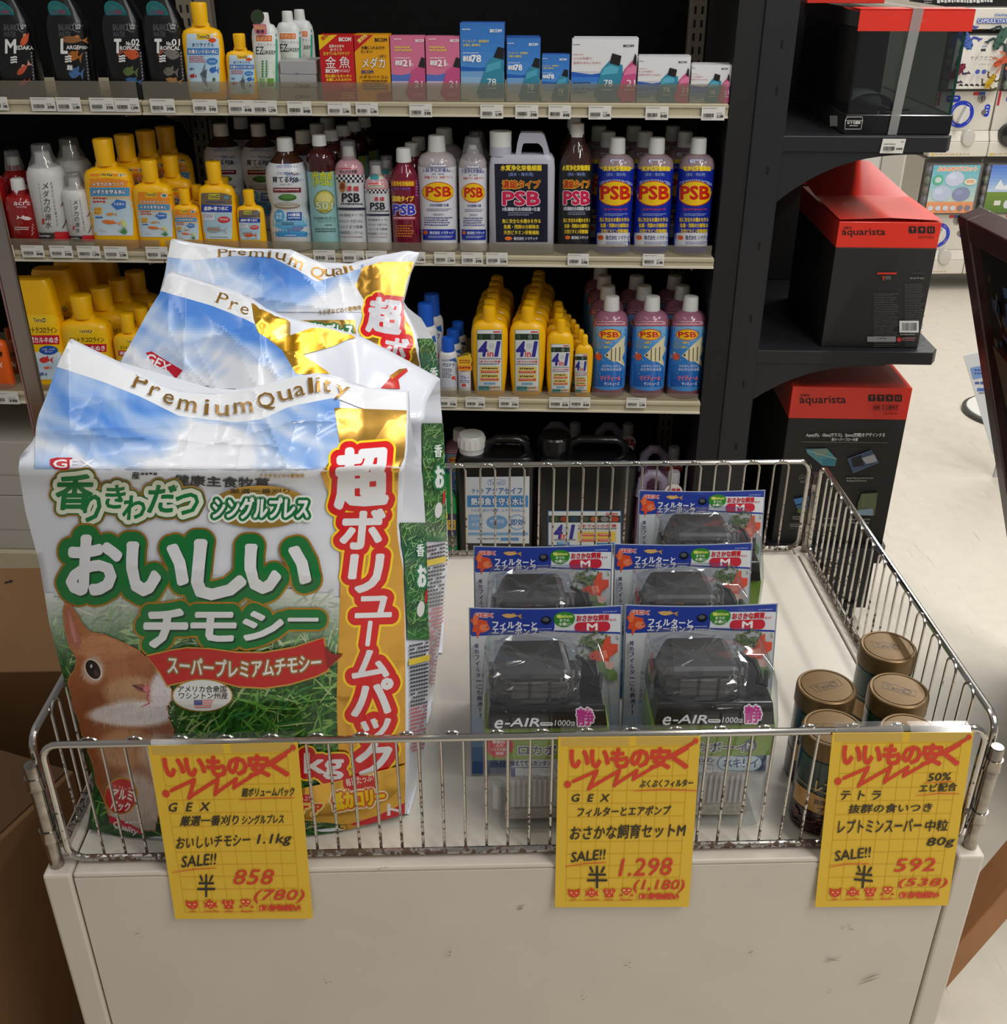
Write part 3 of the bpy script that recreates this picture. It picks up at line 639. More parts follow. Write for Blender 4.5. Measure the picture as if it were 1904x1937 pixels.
def a_kin(A):
    A.R(40, 130, 225, 450, (206, 24, 30)); A.P([(40, 140), (130, 140), (40, 215)], (246, 206, 20)); A.T('速効性', 58, 162, 48, 18, (190, 30, 30), .03, rot=-.7, shear=0)
    A.T('BICOM', 138, 160, 52, 17, (250, 250, 250), .04); A.T('金魚のための', 96, 190, 64, 14, (250, 230, 210), .02); A.T('水づくり', 100, 206, 50, 14, (250, 230, 210), .02); A.T('生きているバクテリア', 72, 222, 112, 14, (250, 225, 60), .02)
    A.T('金', 80, 242, 46, 50, (250, 250, 250), .0); A.T('魚', 140, 242, 46, 50, (250, 250, 250), .0); A.T('BICOM', 82, 296, 54, 16, (250, 250, 250), .05); A.fine(140, 298, 188, 312, 2, (250, 200, 200))
    A.T('初心者にもカンタン', 80, 318, 114, 14, (250, 220, 50), .03); A.T('水槽に入れるだけ!!', 84, 334, 108, 14, (250, 220, 50), .03); A.R(86, 395, 220, 445, (180, 30, 20)); A.fine(150, 395, 210, 425, 3, (250, 200, 50)); A.E(176, 365, 24, 14, (230, 90, 80))
carton(1, 68, 216, 300, 146, .012, Z1, 'red goldfish carton, next to the yellow carton', pl('red_card', (180, 20, 28), .4), a_kin, dr=.62)
def a_med(A):
    A.R(195, 130, 380, 450, (240, 168, 10)); A.P([(195, 150), (285, 150), (200, 222)], (200, 30, 34)); A.T('速効性', 214, 172, 48, 18, (250, 230, 120), .03, rot=-.7)
    A.T('BICOM', 292, 163, 52, 16, (40, 30, 20), .04); A.T('水槽に入れるだけ!', 234, 197, 100, 15, (40, 30, 20), .02); A.T('カンタン!', 232, 214, 50, 14, (40, 30, 20), .02); A.T('メダカ', 238, 246, 98, 46, (250, 250, 245), .01, st=((180, 120, 0), 2)); A.fish(326, 240, 30, 12, (160, 110, 50))
    A.T('BICOM', 236, 300, 50, 15, (40, 60, 130), .04); A.T('メダカバイコム', 226, 322, 124, 14, (70, 40, 20), .02); A.fine(240, 342, 350, 388, 4, (80, 50, 20), 4); A.P([(300, 400), (366, 392), (368, 430), (304, 436)], (190, 60, 20))
carton(1, 216, 366, 300, 145, .012, Z1, 'yellow carton with white lettering, next to the red carton', pl('gold_card', (206, 140, 10), .4), a_med, dr=.62)
def a_pink(o):
    def a(A):
        A.grad(o-10, 140, o+165, 450, [(220, 118, 152), (222, 120, 154), (226, 136, 160)], 6); A.P([(o-10, 318), (o+40, 322), (o+80, 314), (o+165, 330), (o+165, 355), (o-10, 350)], (90, 120, 200)); A.grad(o-10, 348, o+165, 450, [(214, 200, 226), (214, 206, 216), (206, 200, 200)], 5)
        A.fine(o+8, 165, o+38, 173, 1, (250, 240, 245)); A.T('BICOM', o+100, 168, 42, 12, (250, 250, 250), .04); A.fine(o+10, 198, o+90, 222, 2, (236, 206, 90), 2, .7); A.fine(o+12, 246, o+76, 254, 1, (250, 240, 245)); A.T('硝化菌', o+14, 258, 30, 22, (250, 250, 250), .03); A.T('21', o+46, 256, 34, 28, (255, 255, 255), .04); A.T('PD', o+80, 272, 12, 10, (255, 255, 255))
        A.P([(o+85, 300), (o+125, 280), (o+152, 290), (o+152, 430), (o+80, 430), (o+58, 400)], (206, 84, 138)); A.P([(o+112, 286), (o+126, 244), (o+152, 250), (o+146, 292)], (34, 34, 36)); A.T('21', o+96, 346, 34, 28, (250, 240, 245), .01); A.E(o+110, 405, 26, 8, (230, 120, 160)); A.fine(o+15, 428, o+44, 434, 1, (80, 80, 80))
    return a
PKC = pl('pink_card', (210, 110, 146), .4); BLC = pl('blue_card', (50, 96, 180), .4); WHC = pl('white_card', (226, 226, 228), .45, noise=.0)
carton(1, 366, 513, 300, 152, .012, Z1, 'left one of the two pink cartons, beside the yellow carton', PKC, a_pink(366), 'pink cartons', dr=.55)
carton(1, 515, 661, 300, 154, .012, Z1, 'right one of the two pink cartons, beside the tallest blue carton', PKC, a_pink(515), 'pink cartons', dr=.55)
def a_blue(x, y, w, h):
    def a(A):
        A.grad(x-20, y-20, x+w+20, y+h*.58, [(58, 124, 204), (60, 130, 212), (76, 146, 220)], 6); A.P([(x-20, y+h*.54), (x+w*.4, y+h*.56), (x+w+20, y+h*.53), (x+w+20, y+h*.64), (x-20, y+h*.64)], (30, 100, 190)); A.grad(x-20, y+h*.60, x+w+20, y+h*1.02, [(120, 170, 220), (190, 212, 228), (206, 206, 196)], 6)
        A.fine(x+w*.03, y+h*.08, x+w*.22, y+h*.105, 1, (240, 240, 250)); A.T('BICOM', x+w*.66, y+h*.085, w*.26, h*.04, (250, 250, 250), .04); A.T('アンモニア・亜硝酸を', x+w*.04, y+h*.215, w*.6, h*.035, (240, 220, 90), .01); A.T('分解し無毒化', x+w*.05, y+h*.262, w*.4, h*.035, (240, 220, 90), .01)
        A.fine(x+w*.05, y+h*.37, x+w*.4, y+h*.39, 1, (240, 240, 250)); A.T('硝化菌', x+w*.05, y+h*.41, w*.2, h*.07, (250, 250, 250), .03); A.T('78', x+w*.24, y+h*.40, w*.22, h*.09, (255, 255, 255), .04)
        A.P([(x+w*.60, y+h*.5), (x+w*.72, y+h*.42), (x+w*.97, y+h*.44), (x+w*.97, y+h*.93), (x+w*.42, y+h*.93), (x+w*.36, y+h*.86)], (54, 140, 170)); A.P([(x+w*.74, y+h*.43), (x+w*.84, y+h*.30), (x+w*.98, y+h*.32), (x+w*.97, y+h*.46)], (28, 28, 30)); A.P([(x+w*.60, y+h*.52), (x+w*.9, y+h*.47), (x+w*.9, y+h*.56), (x+w*.56, y+h*.62)], (80, 170, 200))
        A.T('78', x+w*.60, y+h*.69, w*.2, h*.085, (240, 250, 250), .01); A.fine(x+w*.6, y+h*.80, x+w*.8, y+h*.83, 1, (230, 240, 245)); A.fine(x+w*.03, y+h*.94, x+w*.2, y+h*.96, 1, (70, 70, 70))
    return a
carton(1, 662, 850, 300, 95, .012, Z1, 'tallest of the three blue cartons on the top shelf', BLC, a_blue(660, 95, 190, 350), 'blue cartons', dr=.55)
cb = carton(1, 857, 1002, 300, 160, .012, Z1, 'middle-sized blue carton, front one of a pair', BLC, a_blue(856, 160, 146, 290), 'blue cartons', dr=.5)
dup(cb.t, wpos(cb, -.002, cb.D+.004, .0), 'middle-sized blue carton hidden behind the front one of its pair', 'blue cartons')
carton(1, 1006, 1126, 320, 230, .012, Z1, 'smallest of the three blue cartons on the top shelf', BLC, a_blue(1006, 232, 117, 215), 'blue cartons', dr=.55)
def a_white(x, y, w, h):
    def a(A):
        A.R(x-20, y-20, x+w+20, y+h*.5, (232, 232, 234)); A.P([(x-20, y+h*.50), (x+w*.3, y+h*.54), (x+w*.6, y+h*.50), (x+w+20, y+h*.55), (x+w+20, y+h*.62), (x-20, y+h*.62)], (40, 96, 196)); A.grad(x-20, y+h*.58, x+w+20, y+h*1.02, [(60, 130, 214), (150, 190, 224), (214, 210, 196)], 6)
        A.fine(x+w*.03, y+h*.085, x+w*.14, y+h*.105, 1, (50, 50, 60)); A.T('BICOM', x+w*.80, y+h*.09, w*.16, h*.04, (30, 40, 60), .04); A.T('2つの作用で', x+w*.04, y+h*.28, w*.28, h*.04, (190, 50, 70), .0); A.T('自然のきれいな水に', x+w*.04, y+h*.345, w*.42, h*.04, (190, 50, 70), .0); A.fine(x+w*.03, y+h*.235, x+w*.2, y+h*.25, 1, (190, 60, 80))
        A.fine(x+w*.03, y+h*.655, x+w*.3, y+h*.685, 1, (40, 50, 90)); A.T('スターターキット', x+w*.03, y+h*.73, w*.34, h*.05, (30, 40, 60), .02); A.fine(x+w*.03, y+h*.80, x+w*.25, y+h*.83, 1, (40, 40, 60))
        for u, c, c2, n in ((.37, (54, 140, 170), (90, 180, 205), '78'), (.72, (206, 84, 138), (230, 130, 170), '21')):
            A.P([(x+w*(u+.10), y+h*.46), (x+w*(u+.22), y+h*.33), (x+w*min(u+.42, 1.), y+h*.40), (x+w*min(u+.40, 1), y+h*.94), (x+w*(u+.05), y+h*.96), (x+w*(u-.02), y+h*.84)], c); A.P([(x+w*(u+.14), y+h*.44), (x+w*(u+.24), y+h*.40), (x+w*min(u+.36, 1), y+h*.44), (x+w*min(u+.34, 1), y+h*.52), (x+w*(u+.08), y+h*.55)], c2)
            A.P([(x+w*(u+.22), y+h*.37), (x+w*(u+.26), y+h*.22), (x+w*min(u+.40, 1.), y+h*.26), (x+w*min(u+.37, 1), y+h*.41)], (32, 28, 28)); A.T(n, x+w*(u+.13), y+h*.62, w*.13, h*.1, (245, 245, 250), .01); A.fine(x+w*(u+.1), y+h*.76, x+w*min(u+.28, .98), y+h*.79, 1, (235, 240, 245))
    return a
for args in ((1132, 1412, 300, 166, 'largest white carton with blue and pink bottles printed', a_white(1133, 165, 280, 285)), (1414, 1637, 340, 243, 'middle-sized white carton with blue and pink bottles printed', a_white(1414, 243, 224, 212)), (1641, 1813, 360, 276, 'smallest white carton at the right end of the top shelf', a_white(1643, 275, 168, 180))):
    ib = carton(1, *args[:4], .012, Z1, args[4]+', front', WHC, args[5], 'white starter cartons', dr=.32)
    dup(ib.t, wpos(ib, .004, ib.D+.006), args[4]+', right behind the front one', 'white starter cartons')
# ---- middle shelf ------------------------------------------------------------
RED = pl('red_liquid', (150, 22, 24), .12, coat=.3); WBOT = pl('white_matte', (216, 216, 214), .4)
def acra(l, r, ym, top, d, label, big=False):
    I = place(2, l, r, ym, top, d, Z2, .95); t = T_(I, 'red_water_bottle', label, 'bottle', 'red bottles at the left end')
    body(I, t, [(0, .94), (.012, 1), (.66, 1), (.72, .95), (.765, .74), (.785, .48), (.84, .46)], 2.3, RED)
    cap(I, t, .78, .93 if big else 1., .46, .42, WCAP)
    if big: MB().lathe([(.785*I.H, I.W*.36), (.97*I.H, I.W*.26), (I.H, I.W*.25), (I.H, 0)], 20, caps=(0, 0)).build('clear_overcap', CLEAR, t)
    A = new(2); w = (r-l); c = (236, 222, 222); b = 860
    hh = b-top
    A.T('acra', l+w*.16, top+hh*.38, w*.55, hh*.055, c, .02); A.T('WATER', l+w*.24, top+hh*.45, w*.35, hh*.026, c); A.fish(l+w*.5, top+hh*.64, w*.5, hh*.07, c, .1, -1); A.fine(l+w*.2, top+hh*.78, l+w*.65, top+hh*.84, 2, c, 3)
    for i in range(10): A.E(l+w*.78+6*math.sin(i*2), top+hh*.74+i*8, 3, 4, c, n=6)
    pr(A, I, t); I.t = t
    return I
acra(-175, 62, 640, 258, .012, 'tall red bottle with clear overcap at the left photo edge', True)
acra(70, 250, 640, 235, .085, 'tall red bottle with clear overcap, set back behind the small red one', True)
ar = acra(62, 274, 680, 428, .012, 'small red bottle with white fish print in front of the tall ones')
dup(ar.t, wpos(ar, .018, .066), 'small red bottle set back behind the fish print one, beside the tall white bottle')
def medsui(l, r, ym, top, base, label, ov):
    I = place(2, l, r, ym, top, .012, Z2, .95); t = T_(I, 'spring_water_bottle', label, 'bottle', 'white bottles with ink lettering')
    body(I, t, [(0, .95), (.01, 1), (.68, 1), (.74, .96), (.79, .80), (.81, .55), (.82, .45), (.86, .42)], 2., WBOT); cap(I, t, .82, .93, .42, .38, WCAP)
    MB().lathe([(.795*I.H, I.W*.40), (.90*I.H, I.W*.27), (.985*I.H, I.W*.25), (I.H, I.W*.23), (I.H, 0)], 22, caps=(0, 0)).build('clear_overcap', CLEAR, t)
    A = new(2); w = r-l; h = base-top; K = (26, 26, 26)
    A.T('GEX', l+w*.06, top+h*.30, w*.2, h*.022, K); A.fine(l+w*.62, top+h*.30, l+w*.8, top+h*.325, 1, (90, 90, 90))
    for i, ch in enumerate('メダカの源水'): A.T(ch, l+w*(.28+.018*i), top+h*(.385+.078*i), w*.17, h*.066, K, .0)
    for i, ch in enumerate('天然水にこだわり健やかに'): A.T(ch, l+w*(.50+.016*i), top+h*(.38+.037*i), w*.055, h*.03, (60, 60, 60))
    for i in range(12): A.T('水', l+w*(.17+.012*i), top+h*(.39+.034*i), w*.04, h*.026, (80, 80, 80))
    for x, y, k in ((.82, .56, 1), (.86, .78, 1.2)): A.P([(l+w*(x+.08), top+h*(y-.06)), (l+w*(x+.09), top+h*(y-.01)), (l+w*(x+.02), top+h*(y+.05)), (l+w*(x-.04), top+h*(y+.065)), (l+w*(x+.05), top+h*y)], (110, 60, 50) if k == 1 else (80, 60, 60))
    A.R(l+w*.28, top+h*.745, l+w*.34, top+h*.80, (190, 40, 40)); A.R(l-6, top+h*.885, l+w*.62, top+h*.965, (48, 42, 42)); A.R(l+w*.62, top+h*.875, r+10, top+h*.965, (196, 30, 44)); A.fine(l+w*.2, top+h*.91, l+w*.5, top+h*.935, 1, (220, 220, 220))
    pr(A, I, t); I.t = t; return I
m1 = medsui(222, 476, 560, 192, 885, 'tall white bottle with black brush lettering and clear overcap, front', 1)
dup(m1.t, wpos(m1, .022, .075), 'tall white bottle with clear overcap standing behind the front one')
m2 = medsui(452, 645, 640, 388, 885, 'small white bottle with black brush lettering, front, beside the tall yellow bottle', 1)
dup(m2.t, wpos(m2, .016, .07), 'small white bottle standing behind the front small one')
def a_tm(x, y, w, h):
    def a(A):
        A.grad(x, y, x+w, y+h*.27, [(238, 140, 20), (240, 150, 40)], 3); A.grad(x, y+h*.26, x+w, y+h, [(240, 170, 90), (190, 214, 228), (196, 222, 236), (214, 230, 240)], 8)
        tetra_logo(A, x+w*.22, y+h*.0, w*.32, h*.115); A.E(x+w*.76, y+h*.075, w*.10, h*.05, (220, 228, 230)); A.E(x+w*.76, y+h*.075, w*.07, h*.035, (90, 130, 110)); A.T('メダカの水つくり', x+w*.06, y+h*.185, w*.72, h*.065, (250, 250, 245), .02, st=((170, 70, 20), w*.008))
        A.P([(x, y+h*.27), (x+w*.92, y+h*.27), (x+w*.92, y+h*.40), (x+w*.02, y+h*.40)], (70, 160, 210)); A.T('メダカを守る水に', x+w*.06, y+h*.30, w*.78, h*.07, (255, 255, 255), .03, st=((30, 50, 110), w*.012))
        A.fine(x+w*.08, y+h*.42, x+w*.4, y+h*.52, 2, (200, 40, 40), 3); A.P([(x+w*(.68+.19*math.cos(k*.628)*(1 if k % 2 else .8)), y+h*(.53+.085*math.sin(k*.628)*(1 if k % 2 else .8))) for k in range(10)], (60, 120, 200)); A.T('うるおい', x+w*.56, y+h*.50, w*.24, h*.04, (250, 250, 255), .02)
        A.R(x+w*.10, y+h*.57, x+w*.28, y+h*.68, (240, 180, 60)); A.T('カルキ', x+w*.11, y+h*.585, w*.15, h*.035, (40, 30, 20)); A.T('ぬき', x+w*.11, y+h*.635, w*.12, h*.035, (40, 30, 20)); A.R(x+w*.13, y+h*.71, x+w*.3, y+h*.735, (60, 120, 190))
        A.fish(x+w*.50, y+h*.675, w*.26, h*.05, (220, 150, 60), .0, 1); A.fish(x+w*.50, y+h*.80, w*.46, h*.075, (232, 120, 50), .12, 1, (240, 170, 120)); A.fish(x+w*.30, y+h*.92, w*.2, h*.04, (210, 214, 214), .2)
        for k in range(9): A.P([(x+w*.80, y+h*.98), (x+w*(.62+.04*k), y+h*(.84+.02*abs(k-4))), (x+w*.84, y+h*.97)], (70, 140, 60))
        A.P([(x+w*.72, y+h*.80), (x+w*.78, y+h*.74), (x+w*.86, y+h*.84), (x+w*.80, y+h*.88)], (220, 220, 130))
    return a
g_ = 'yellow bottles with the orange fish label'
tx = tetra('tallest yellow orange-label bottle, front of its row', 'bottle', g_, 2, 618, 945, 600, 152, .012, Z2, a_tm(622, 370, 300, 455)); row(tx, 4, .052, .022, 'tallest yellow bottle, %s in the row going back', g_)
tm = tetra('middle-sized yellow orange-label bottle, front of its pair', 'bottle', g_, 2, 940, 1212, 640, 300, .012, Z2, a_tm(955, 525, 240, 310)); row(tm, 2, .05, .026, 'middle-sized yellow bottle, %s in its row', g_)
ts = tetra('smallest yellow orange-label bottle, front of its row', 'bottle', g_, 2, 1206, 1390, 700, 502, .012, Z2, a_tm(1210, 645, 165, 210)); row(ts, 4, .04, .014, 'smallest yellow bottle, %s in the row going back', g_)
def a_tb(x, y, w, h):
    def a(A):
        A.R(x, y, x+w, y+h*.28, (120, 104, 80)); A.grad(x, y+h*.26, x+w, y+h, [(190, 210, 220), (170, 206, 226), (200, 224, 236)], 6); tetra_logo(A, x+w*.24, y+h*.02, w*.36, h*.12, (200, 190, 30)); A.E(x+w*.82, y+h*.1, w*.08, h*.04, (90, 140, 160)); A.fine(x+w*.18, y+h*.185, x+w*.8, y+h*.235, 1, (40, 60, 140), 3)
        A.P([(x, y+h*.25), (x+w, y+h*.28), (x+w, y+h*.42), (x, y+h*.41)], (30, 60, 170)); A.T('産卵+育つ水に', x+w*.10, y+h*.29, w*.78, h*.09, (250, 250, 250), .03); A.R(x+w*.04, y+h*.44, x+w*.42, y+h*.58, (240, 240, 244)); A.fine(x+w*.07, y+h*.46, x+w*.4, y+h*.56, 3, (60, 70, 150)); A.E(x+w*.74, y+h*.58, w*.2, h*.07, (210, 50, 60)); A.fine(x+w*.6, y+h*.55, x+w*.88, y+h*.6, 2, (250, 230, 220))
        A.fish(x+w*.5, y+h*.80, w*.68, h*.16, (150, 170, 170), .05, 1, (170, 180, 190)); A.L([(x+w*.2, y+h*.77), (x+w*.6, y+h*.80)], h*.03, (200, 120, 90)); A.fine(x+w*.3, y+h*.95, x+w*.9, y+h*.975, 1, (90, 90, 90))
    return a
tetra('yellow bottle with grey and blue fish label, taller of the two', 'bottle', None, 2, 1388, 1638, 640, 312, .012, Z2, a_tb(1392, 530, 215, 320))
tetra('small yellow bottle with blue banner label, beside the clear PSB bottles', 'bottle', None, 2, 1645, 1832, 700, 508, .012, Z2, lambda A: (a_tb(1652, 650, 150, 205)(A), A.fish(1735, 825, 90, 26, (220, 90, 40))))
# sodateru PSB (waisted PET bottle)
BRN = pl('brown_liquid', (62, 34, 22), .1, coat=.4)
SOD = [(0, .93), (.015, .98), (.20, 1), (.30, .96), (.365, .86), (.41, .86), (.47, .95), (.60, .98), (.68, .97), (.745, .90), (.80, .70), (.85, .46), (.88, .34), (.92, .33)]
SLW = pl('sleeve_white', (214, 218, 222), .3, noise=.0); SLT = pl('sleeve_teal', (148, 196, 196), .35)
def sod(cr, l, r, ym, top, base, d, label):
    I = place(cr, l, r, ym, top, d, Z2, .9); t = T_(I, 'pet_bottle', label, 'bottle', 'waisted PET bottles')
    body(I, t, SOD, 2.1, BRN); cap(I, t, .885, 1, .36, .35, WCAP); sl = sleeve(I, t, .005, .79, SLW)
    A = new(cr); w = r-l; h = base-top
    A.grad(l-10, top+h*.74, r+20, top+h*.985, [(190, 210, 226), (100, 180, 220), (60, 150, 210)], 6)
    for k in range(9): A.L([(l+w*(.55-.045*k)+w*.05*i, top+h*(.235+.006*k+.012*i+.0012*i*i)) for i in range(9)], h*.006, (60, 96, 170))
    A.E(l+w*.10, top+h*.325, w*.06, h*.016, (200, 40, 50)); A.T('メダカ元気', l+w*.20, top+h*.325, w*.32, h*.045, (30, 60, 130), .0); A.E(l+w*.62, top+h*.335, w*.10, h*.035, (80, 74, 66)); A.E(l+w*.62, top+h*.335, w*.08, h*.028, (200, 196, 186)); A.T('育てるPSB', l+w*.10, top+h*.385, w*.60, h*.06, (26, 26, 30), .02); A.T('ウォーター', l+w*.28, top+h*.455, w*.28, h*.02, (40, 40, 40))
    A.R(l+w*.12, top+h*.498, l+w*.76, top+h*.545, (120, 24, 40)); A.fine(l+w*.15, top+h*.51, l+w*.72, top+h*.535, 1, (230, 210, 210)); A.E(l+w*.45, top+h*.595, w*.21, h*.035, (60, 110, 50)); A.E(l+w*.45, top+h*.585, w*.17, h*.022, (84, 140, 64)); A.E(l+w*.44, top+h*.675, w*.30, h*.030, (150, 130, 100)); A.E(l+w*.44, top+h*.670, w*.27, h*.020, (226, 222, 210)); A.fine(l+w*.2, top+h*.665, l+w*.68, top+h*.68, 1, (90, 70, 60))
    A.E(l+w*.26, top+h*.775, w*.12, h*.06, (70, 160, 210)); A.T('水質', l+w*.18, top+h*.745, w*.15, h*.03, (240, 250, 250)); A.T('浄化', l+w*.18, top+h*.78, w*.15, h*.03, (240, 250, 250)); A.R(l+w*.44, top+h*.74, l+w*.78, top+h*.82, (24, 80, 160)); A.T('10億個', l+w*.47, top+h*.75, w*.26, h*.03, (240, 240, 250), .02); A.fine(l+w*.47, top+h*.79, l+w*.75, top+h*.81, 1, (220, 230, 240)); A.fish(l+w*.64, top+h*.905, w*.38, h*.06, (110, 130, 180), -.15, -1); A.fine(l+w*.32, top+h*.84, l+w*.6, top+h*.87, 2, (60, 80, 110)); A.fine(l+w*.4, top+h*.965, l+w*.65, top+h*.98, 1, (240, 240, 250))
    pr(A, I, t, par=sl, name='label_print'); I.t = t; return I
sd = sod(3, 110, 452, 640, 165, 955, .012, 'waisted white-label PSB bottle, front of its row, beside the teal bottle')
g_ = 'waisted PET bottles'
for k, (ds, dd) in enumerate(((.016, .089), (.026, .178), (.03, .267))): dup(sd.t, wpos(sd, ds, dd), 'waisted white-label PSB bottle, %s in the row behind the front one' % ORD[k+1], g_)
i2 = place(2, 1455, 1700, 320, 40, .20, Z2, .9)
for k, (px_, lab) in enumerate(((1578, 'dim waisted PSB bottle at the back by the upright, left one'), (1832, 'dim waisted PSB bottle at the back by the upright, right one'))):
    s_, _ = shelf_px(*pxc(2, px_, 400), .235); dup(sd.t, shelf_w(s_, .222, Z2), lab, g_)
    dup(sd.t, shelf_w(s_+.015, .320, Z2), lab.replace('at the back', 'hard against the back panel'), g_)
# teal 501 bottle
MAR = pl('maroon_liquid', (66, 20, 24), .1, coat=.4)
def teal501():
    I = place(3, 432, 652, 600, 142, .012, Z2, .95); t = T_(I, 'psb_bottle', 'slim bottle with pale teal label and dark red neck, front of its row', 'bottle', 'teal label bottles')
    body(I, t, [(0, .95), (.01, 1), (.72, 1), (.80, .98), (.84, .9), (.87, .62), (.885, .44), (.93, .42)], 2, MAR); cap(I, t, .91, 1, .50, .48, WCAP); sl = sleeve(I, t, .012, .70, SLT)
    A = new(3); YG = (150, 170, 40); A.T('光合成', 450, 432, 180, 66, (206, 214, 60), .03, st=((110, 130, 60), 3)); A.T('(PSB)', 462, 500, 150, 52, (206, 214, 60), .03, st=((70, 110, 90), 2)); A.E(553, 668, 82, 92, (90, 110, 50)); A.E(553, 668, 76, 86, (200, 190, 90)); A.E(553, 640, 60, 40, (220, 214, 130)); A.T('501', 484, 670, 135, 56, (214, 226, 190), .04, st=((60, 110, 90), 3)); A.fine(520, 735, 590, 750, 1, (90, 90, 30))
    A.T('光合成細菌は目に見えない', 470, 786, 180, 22, (40, 60, 80)); A.T('きれいバクテリア', 500, 812, 140, 18, (40, 60, 80)); A.fine(560, 846, 612, 860, 1, (60, 80, 90)); A.fine(480, 876, 650, 912, 2, (60, 80, 90), 8)
    pr(A, I, t, par=sl); I.t = t; return I
tl = teal501()
for k in range(1, 5): dup(tl.t, wpos(tl, .012*k, .058*k), 'teal label bottle, %s in its row going back' % ORD[k], 'teal label bottles')
# checker PSB
PKL = pl('pink_liquid', (196, 150, 160), .2, coat=.3)
def checker(l, r, ym, top, base, label, sticker):
    I = place(3, l, r, ym, top, .012, Z2, .95); t = T_(I, 'psb_bottle', label, 'bottle', 'checkered label bottles')
    body(I, t, [(0, .93), (.012, 1), (.70, 1), (.76, .98), (.80, .85), (.83, .6), (.84, .45), (.87, .43)], 2, PKL); cap(I, t, .845, .95, .42, .36, WCAP)
    MB().lathe([(.835*I.H, I.W*.28), (.985*I.H, I.W*.25), (I.H, I.W*.24), (I.H, 0)], 20, caps=(0, 0)).build('clear_overcap', CLEAR, t)
    sl = sleeve(I, t, .02, .70, SLW); A = new(3); w = r-l; h = base-top; K = (26, 26, 34)
    y0 = .235 if not sticker else .365
    if not sticker:
        A.R(l-6, top+h*.235, l+w*.80, top+h*.285, (200, 40, 50)); A.fine(l+w*.05, top+h*.25, l+w*.75, top+h*.275, 1, (250, 220, 220)); A.T('安心の日本製', l+w*.10, top+h*.295, w*.6, h*.035, K, .01); ys = [.345, .37, .395]
    else:
        A.P([(l+w*.10, top+h*.20), (l+w*.75, top+h*.15), (l+w*.75, top+h*.34), (l+w*.1, top+h*.34)], (214, 206, 190)); A.E(l+w*.35, top+h*.205, w*.2, h*.045, (60, 150, 160)); A.R(l+w*.1, top+h*.26, l+w*.76, top+h*.30, (220, 60, 70)); A.fine(l+w*.15, top+h*.31, l+w*.7, top+h*.33, 1, K); ys = [.365, .385]
    for j, y in enumerate(ys):
        for i in range(14): A.R(l-6+w*(i*.08), top+h*y, l-6+w*(i*.08+.08), top+h*(y+.025), K if (i+j) % 2 else (226, 226, 230))
    if not sticker: A.E(l+w*.20, top+h*.465, w*.12, h*.055, (190, 120, 50)); A.E(l+w*.2, top+h*.46, w*.08, h*.035, (120, 60, 30))
    A.T('濃 縮', l+w*.34, top+h*.455, w*.42, h*.055, (200, 50, 60), .02); A.T('PSB', l+w*.18, top+h*.53, w*.62, h*.09, K, .03); A.fine(l+w*.14, top+h*.63, l+w*.95, top+h*.655, 1, K, 3); A.R(l-4, top+h*.675, r, top+h*.70, (40, 44, 70))
    for i, s_ in enumerate(('(高濃縮タイプ)', 'エネルギーを安らかに', 'コエミまで簡単', '地球環境エンザイム')): A.T(s_, l+w*.08, top+h*(.735+.058*i), w*.82, h*.034, (50, 54, 80))
    A.fine(l+w*.1, top+h*.965, l+w*.9, top+h*.98, 1, (150, 80, 90))
    pr(A, I, t, par=sl); I.t = t; return I
checker(648, 876, 640, 190, 965, 'taller bottle with black and white checker band and clear overcap', False)
ck = checker(876, 1066, 700, 350, 962, 'shorter checker band bottle with a sticker on its neck, front', True)
dup(ck.t, wpos(ck, .012, .055), 'shorter checker band bottle standing behind the front one')
def redpsb():
    I = place(3, 1073, 1298, 640, 246, .012, Z2, .95); t = T_(I, 'psb_bottle', 'dark red PSB bottle with yellow lettering and white cap, front', 'bottle', 'dark red PSB bottles')
    body(I, t, [(0, .94), (.015, 1), (.60, 1), (.70, .96), (.78, .80), (.83, .55), (.855, .46), (.89, .45)], 2, pl('crimson_liquid', (120, 16, 44), .12, coat=.4)); cap(I, t, .87, 1, .52, .49, WCAP)
    A = new(3); Y = (236, 190, 40)
    A.R(1066, 500, 1300, 548, (160, 30, 20)); A.T('水質浄化栄養細菌', 1068, 508, 185, 38, Y, .03); A.T('(淡水・海水用)', 1090, 556, 135, 24, (120, 90, 190), .02); A.T('濃縮タイプ', 1080, 622, 172, 46, (240, 200, 60), .04, st=((150, 40, 10), 3)); A.T('PSB', 1088, 690, 176, 80, (60, 60, 190), .08, st=((230, 230, 240), 5)); A.R(1090, 786, 1265, 808, (200, 90, 120)); A.fine(1094, 790, 1260, 804, 1, (250, 230, 235))
    A.fine(1110, 850, 1250, 950, 5, (214, 120, 50), 6)
    A.R(1264, 480, 1296, 640, (140, 20, 60)); A.fine(1266, 500, 1294, 630, 6, (150, 110, 190)); pr(A, I, t); I.t = t; return I
rp = redpsb(); dup(rp.t, wpos(rp, .008, .064), 'dark red PSB bottle, second in its row'); dup(rp.t, wpos(rp, .014, .13), 'dark red PSB bottle, rearmost in its row')
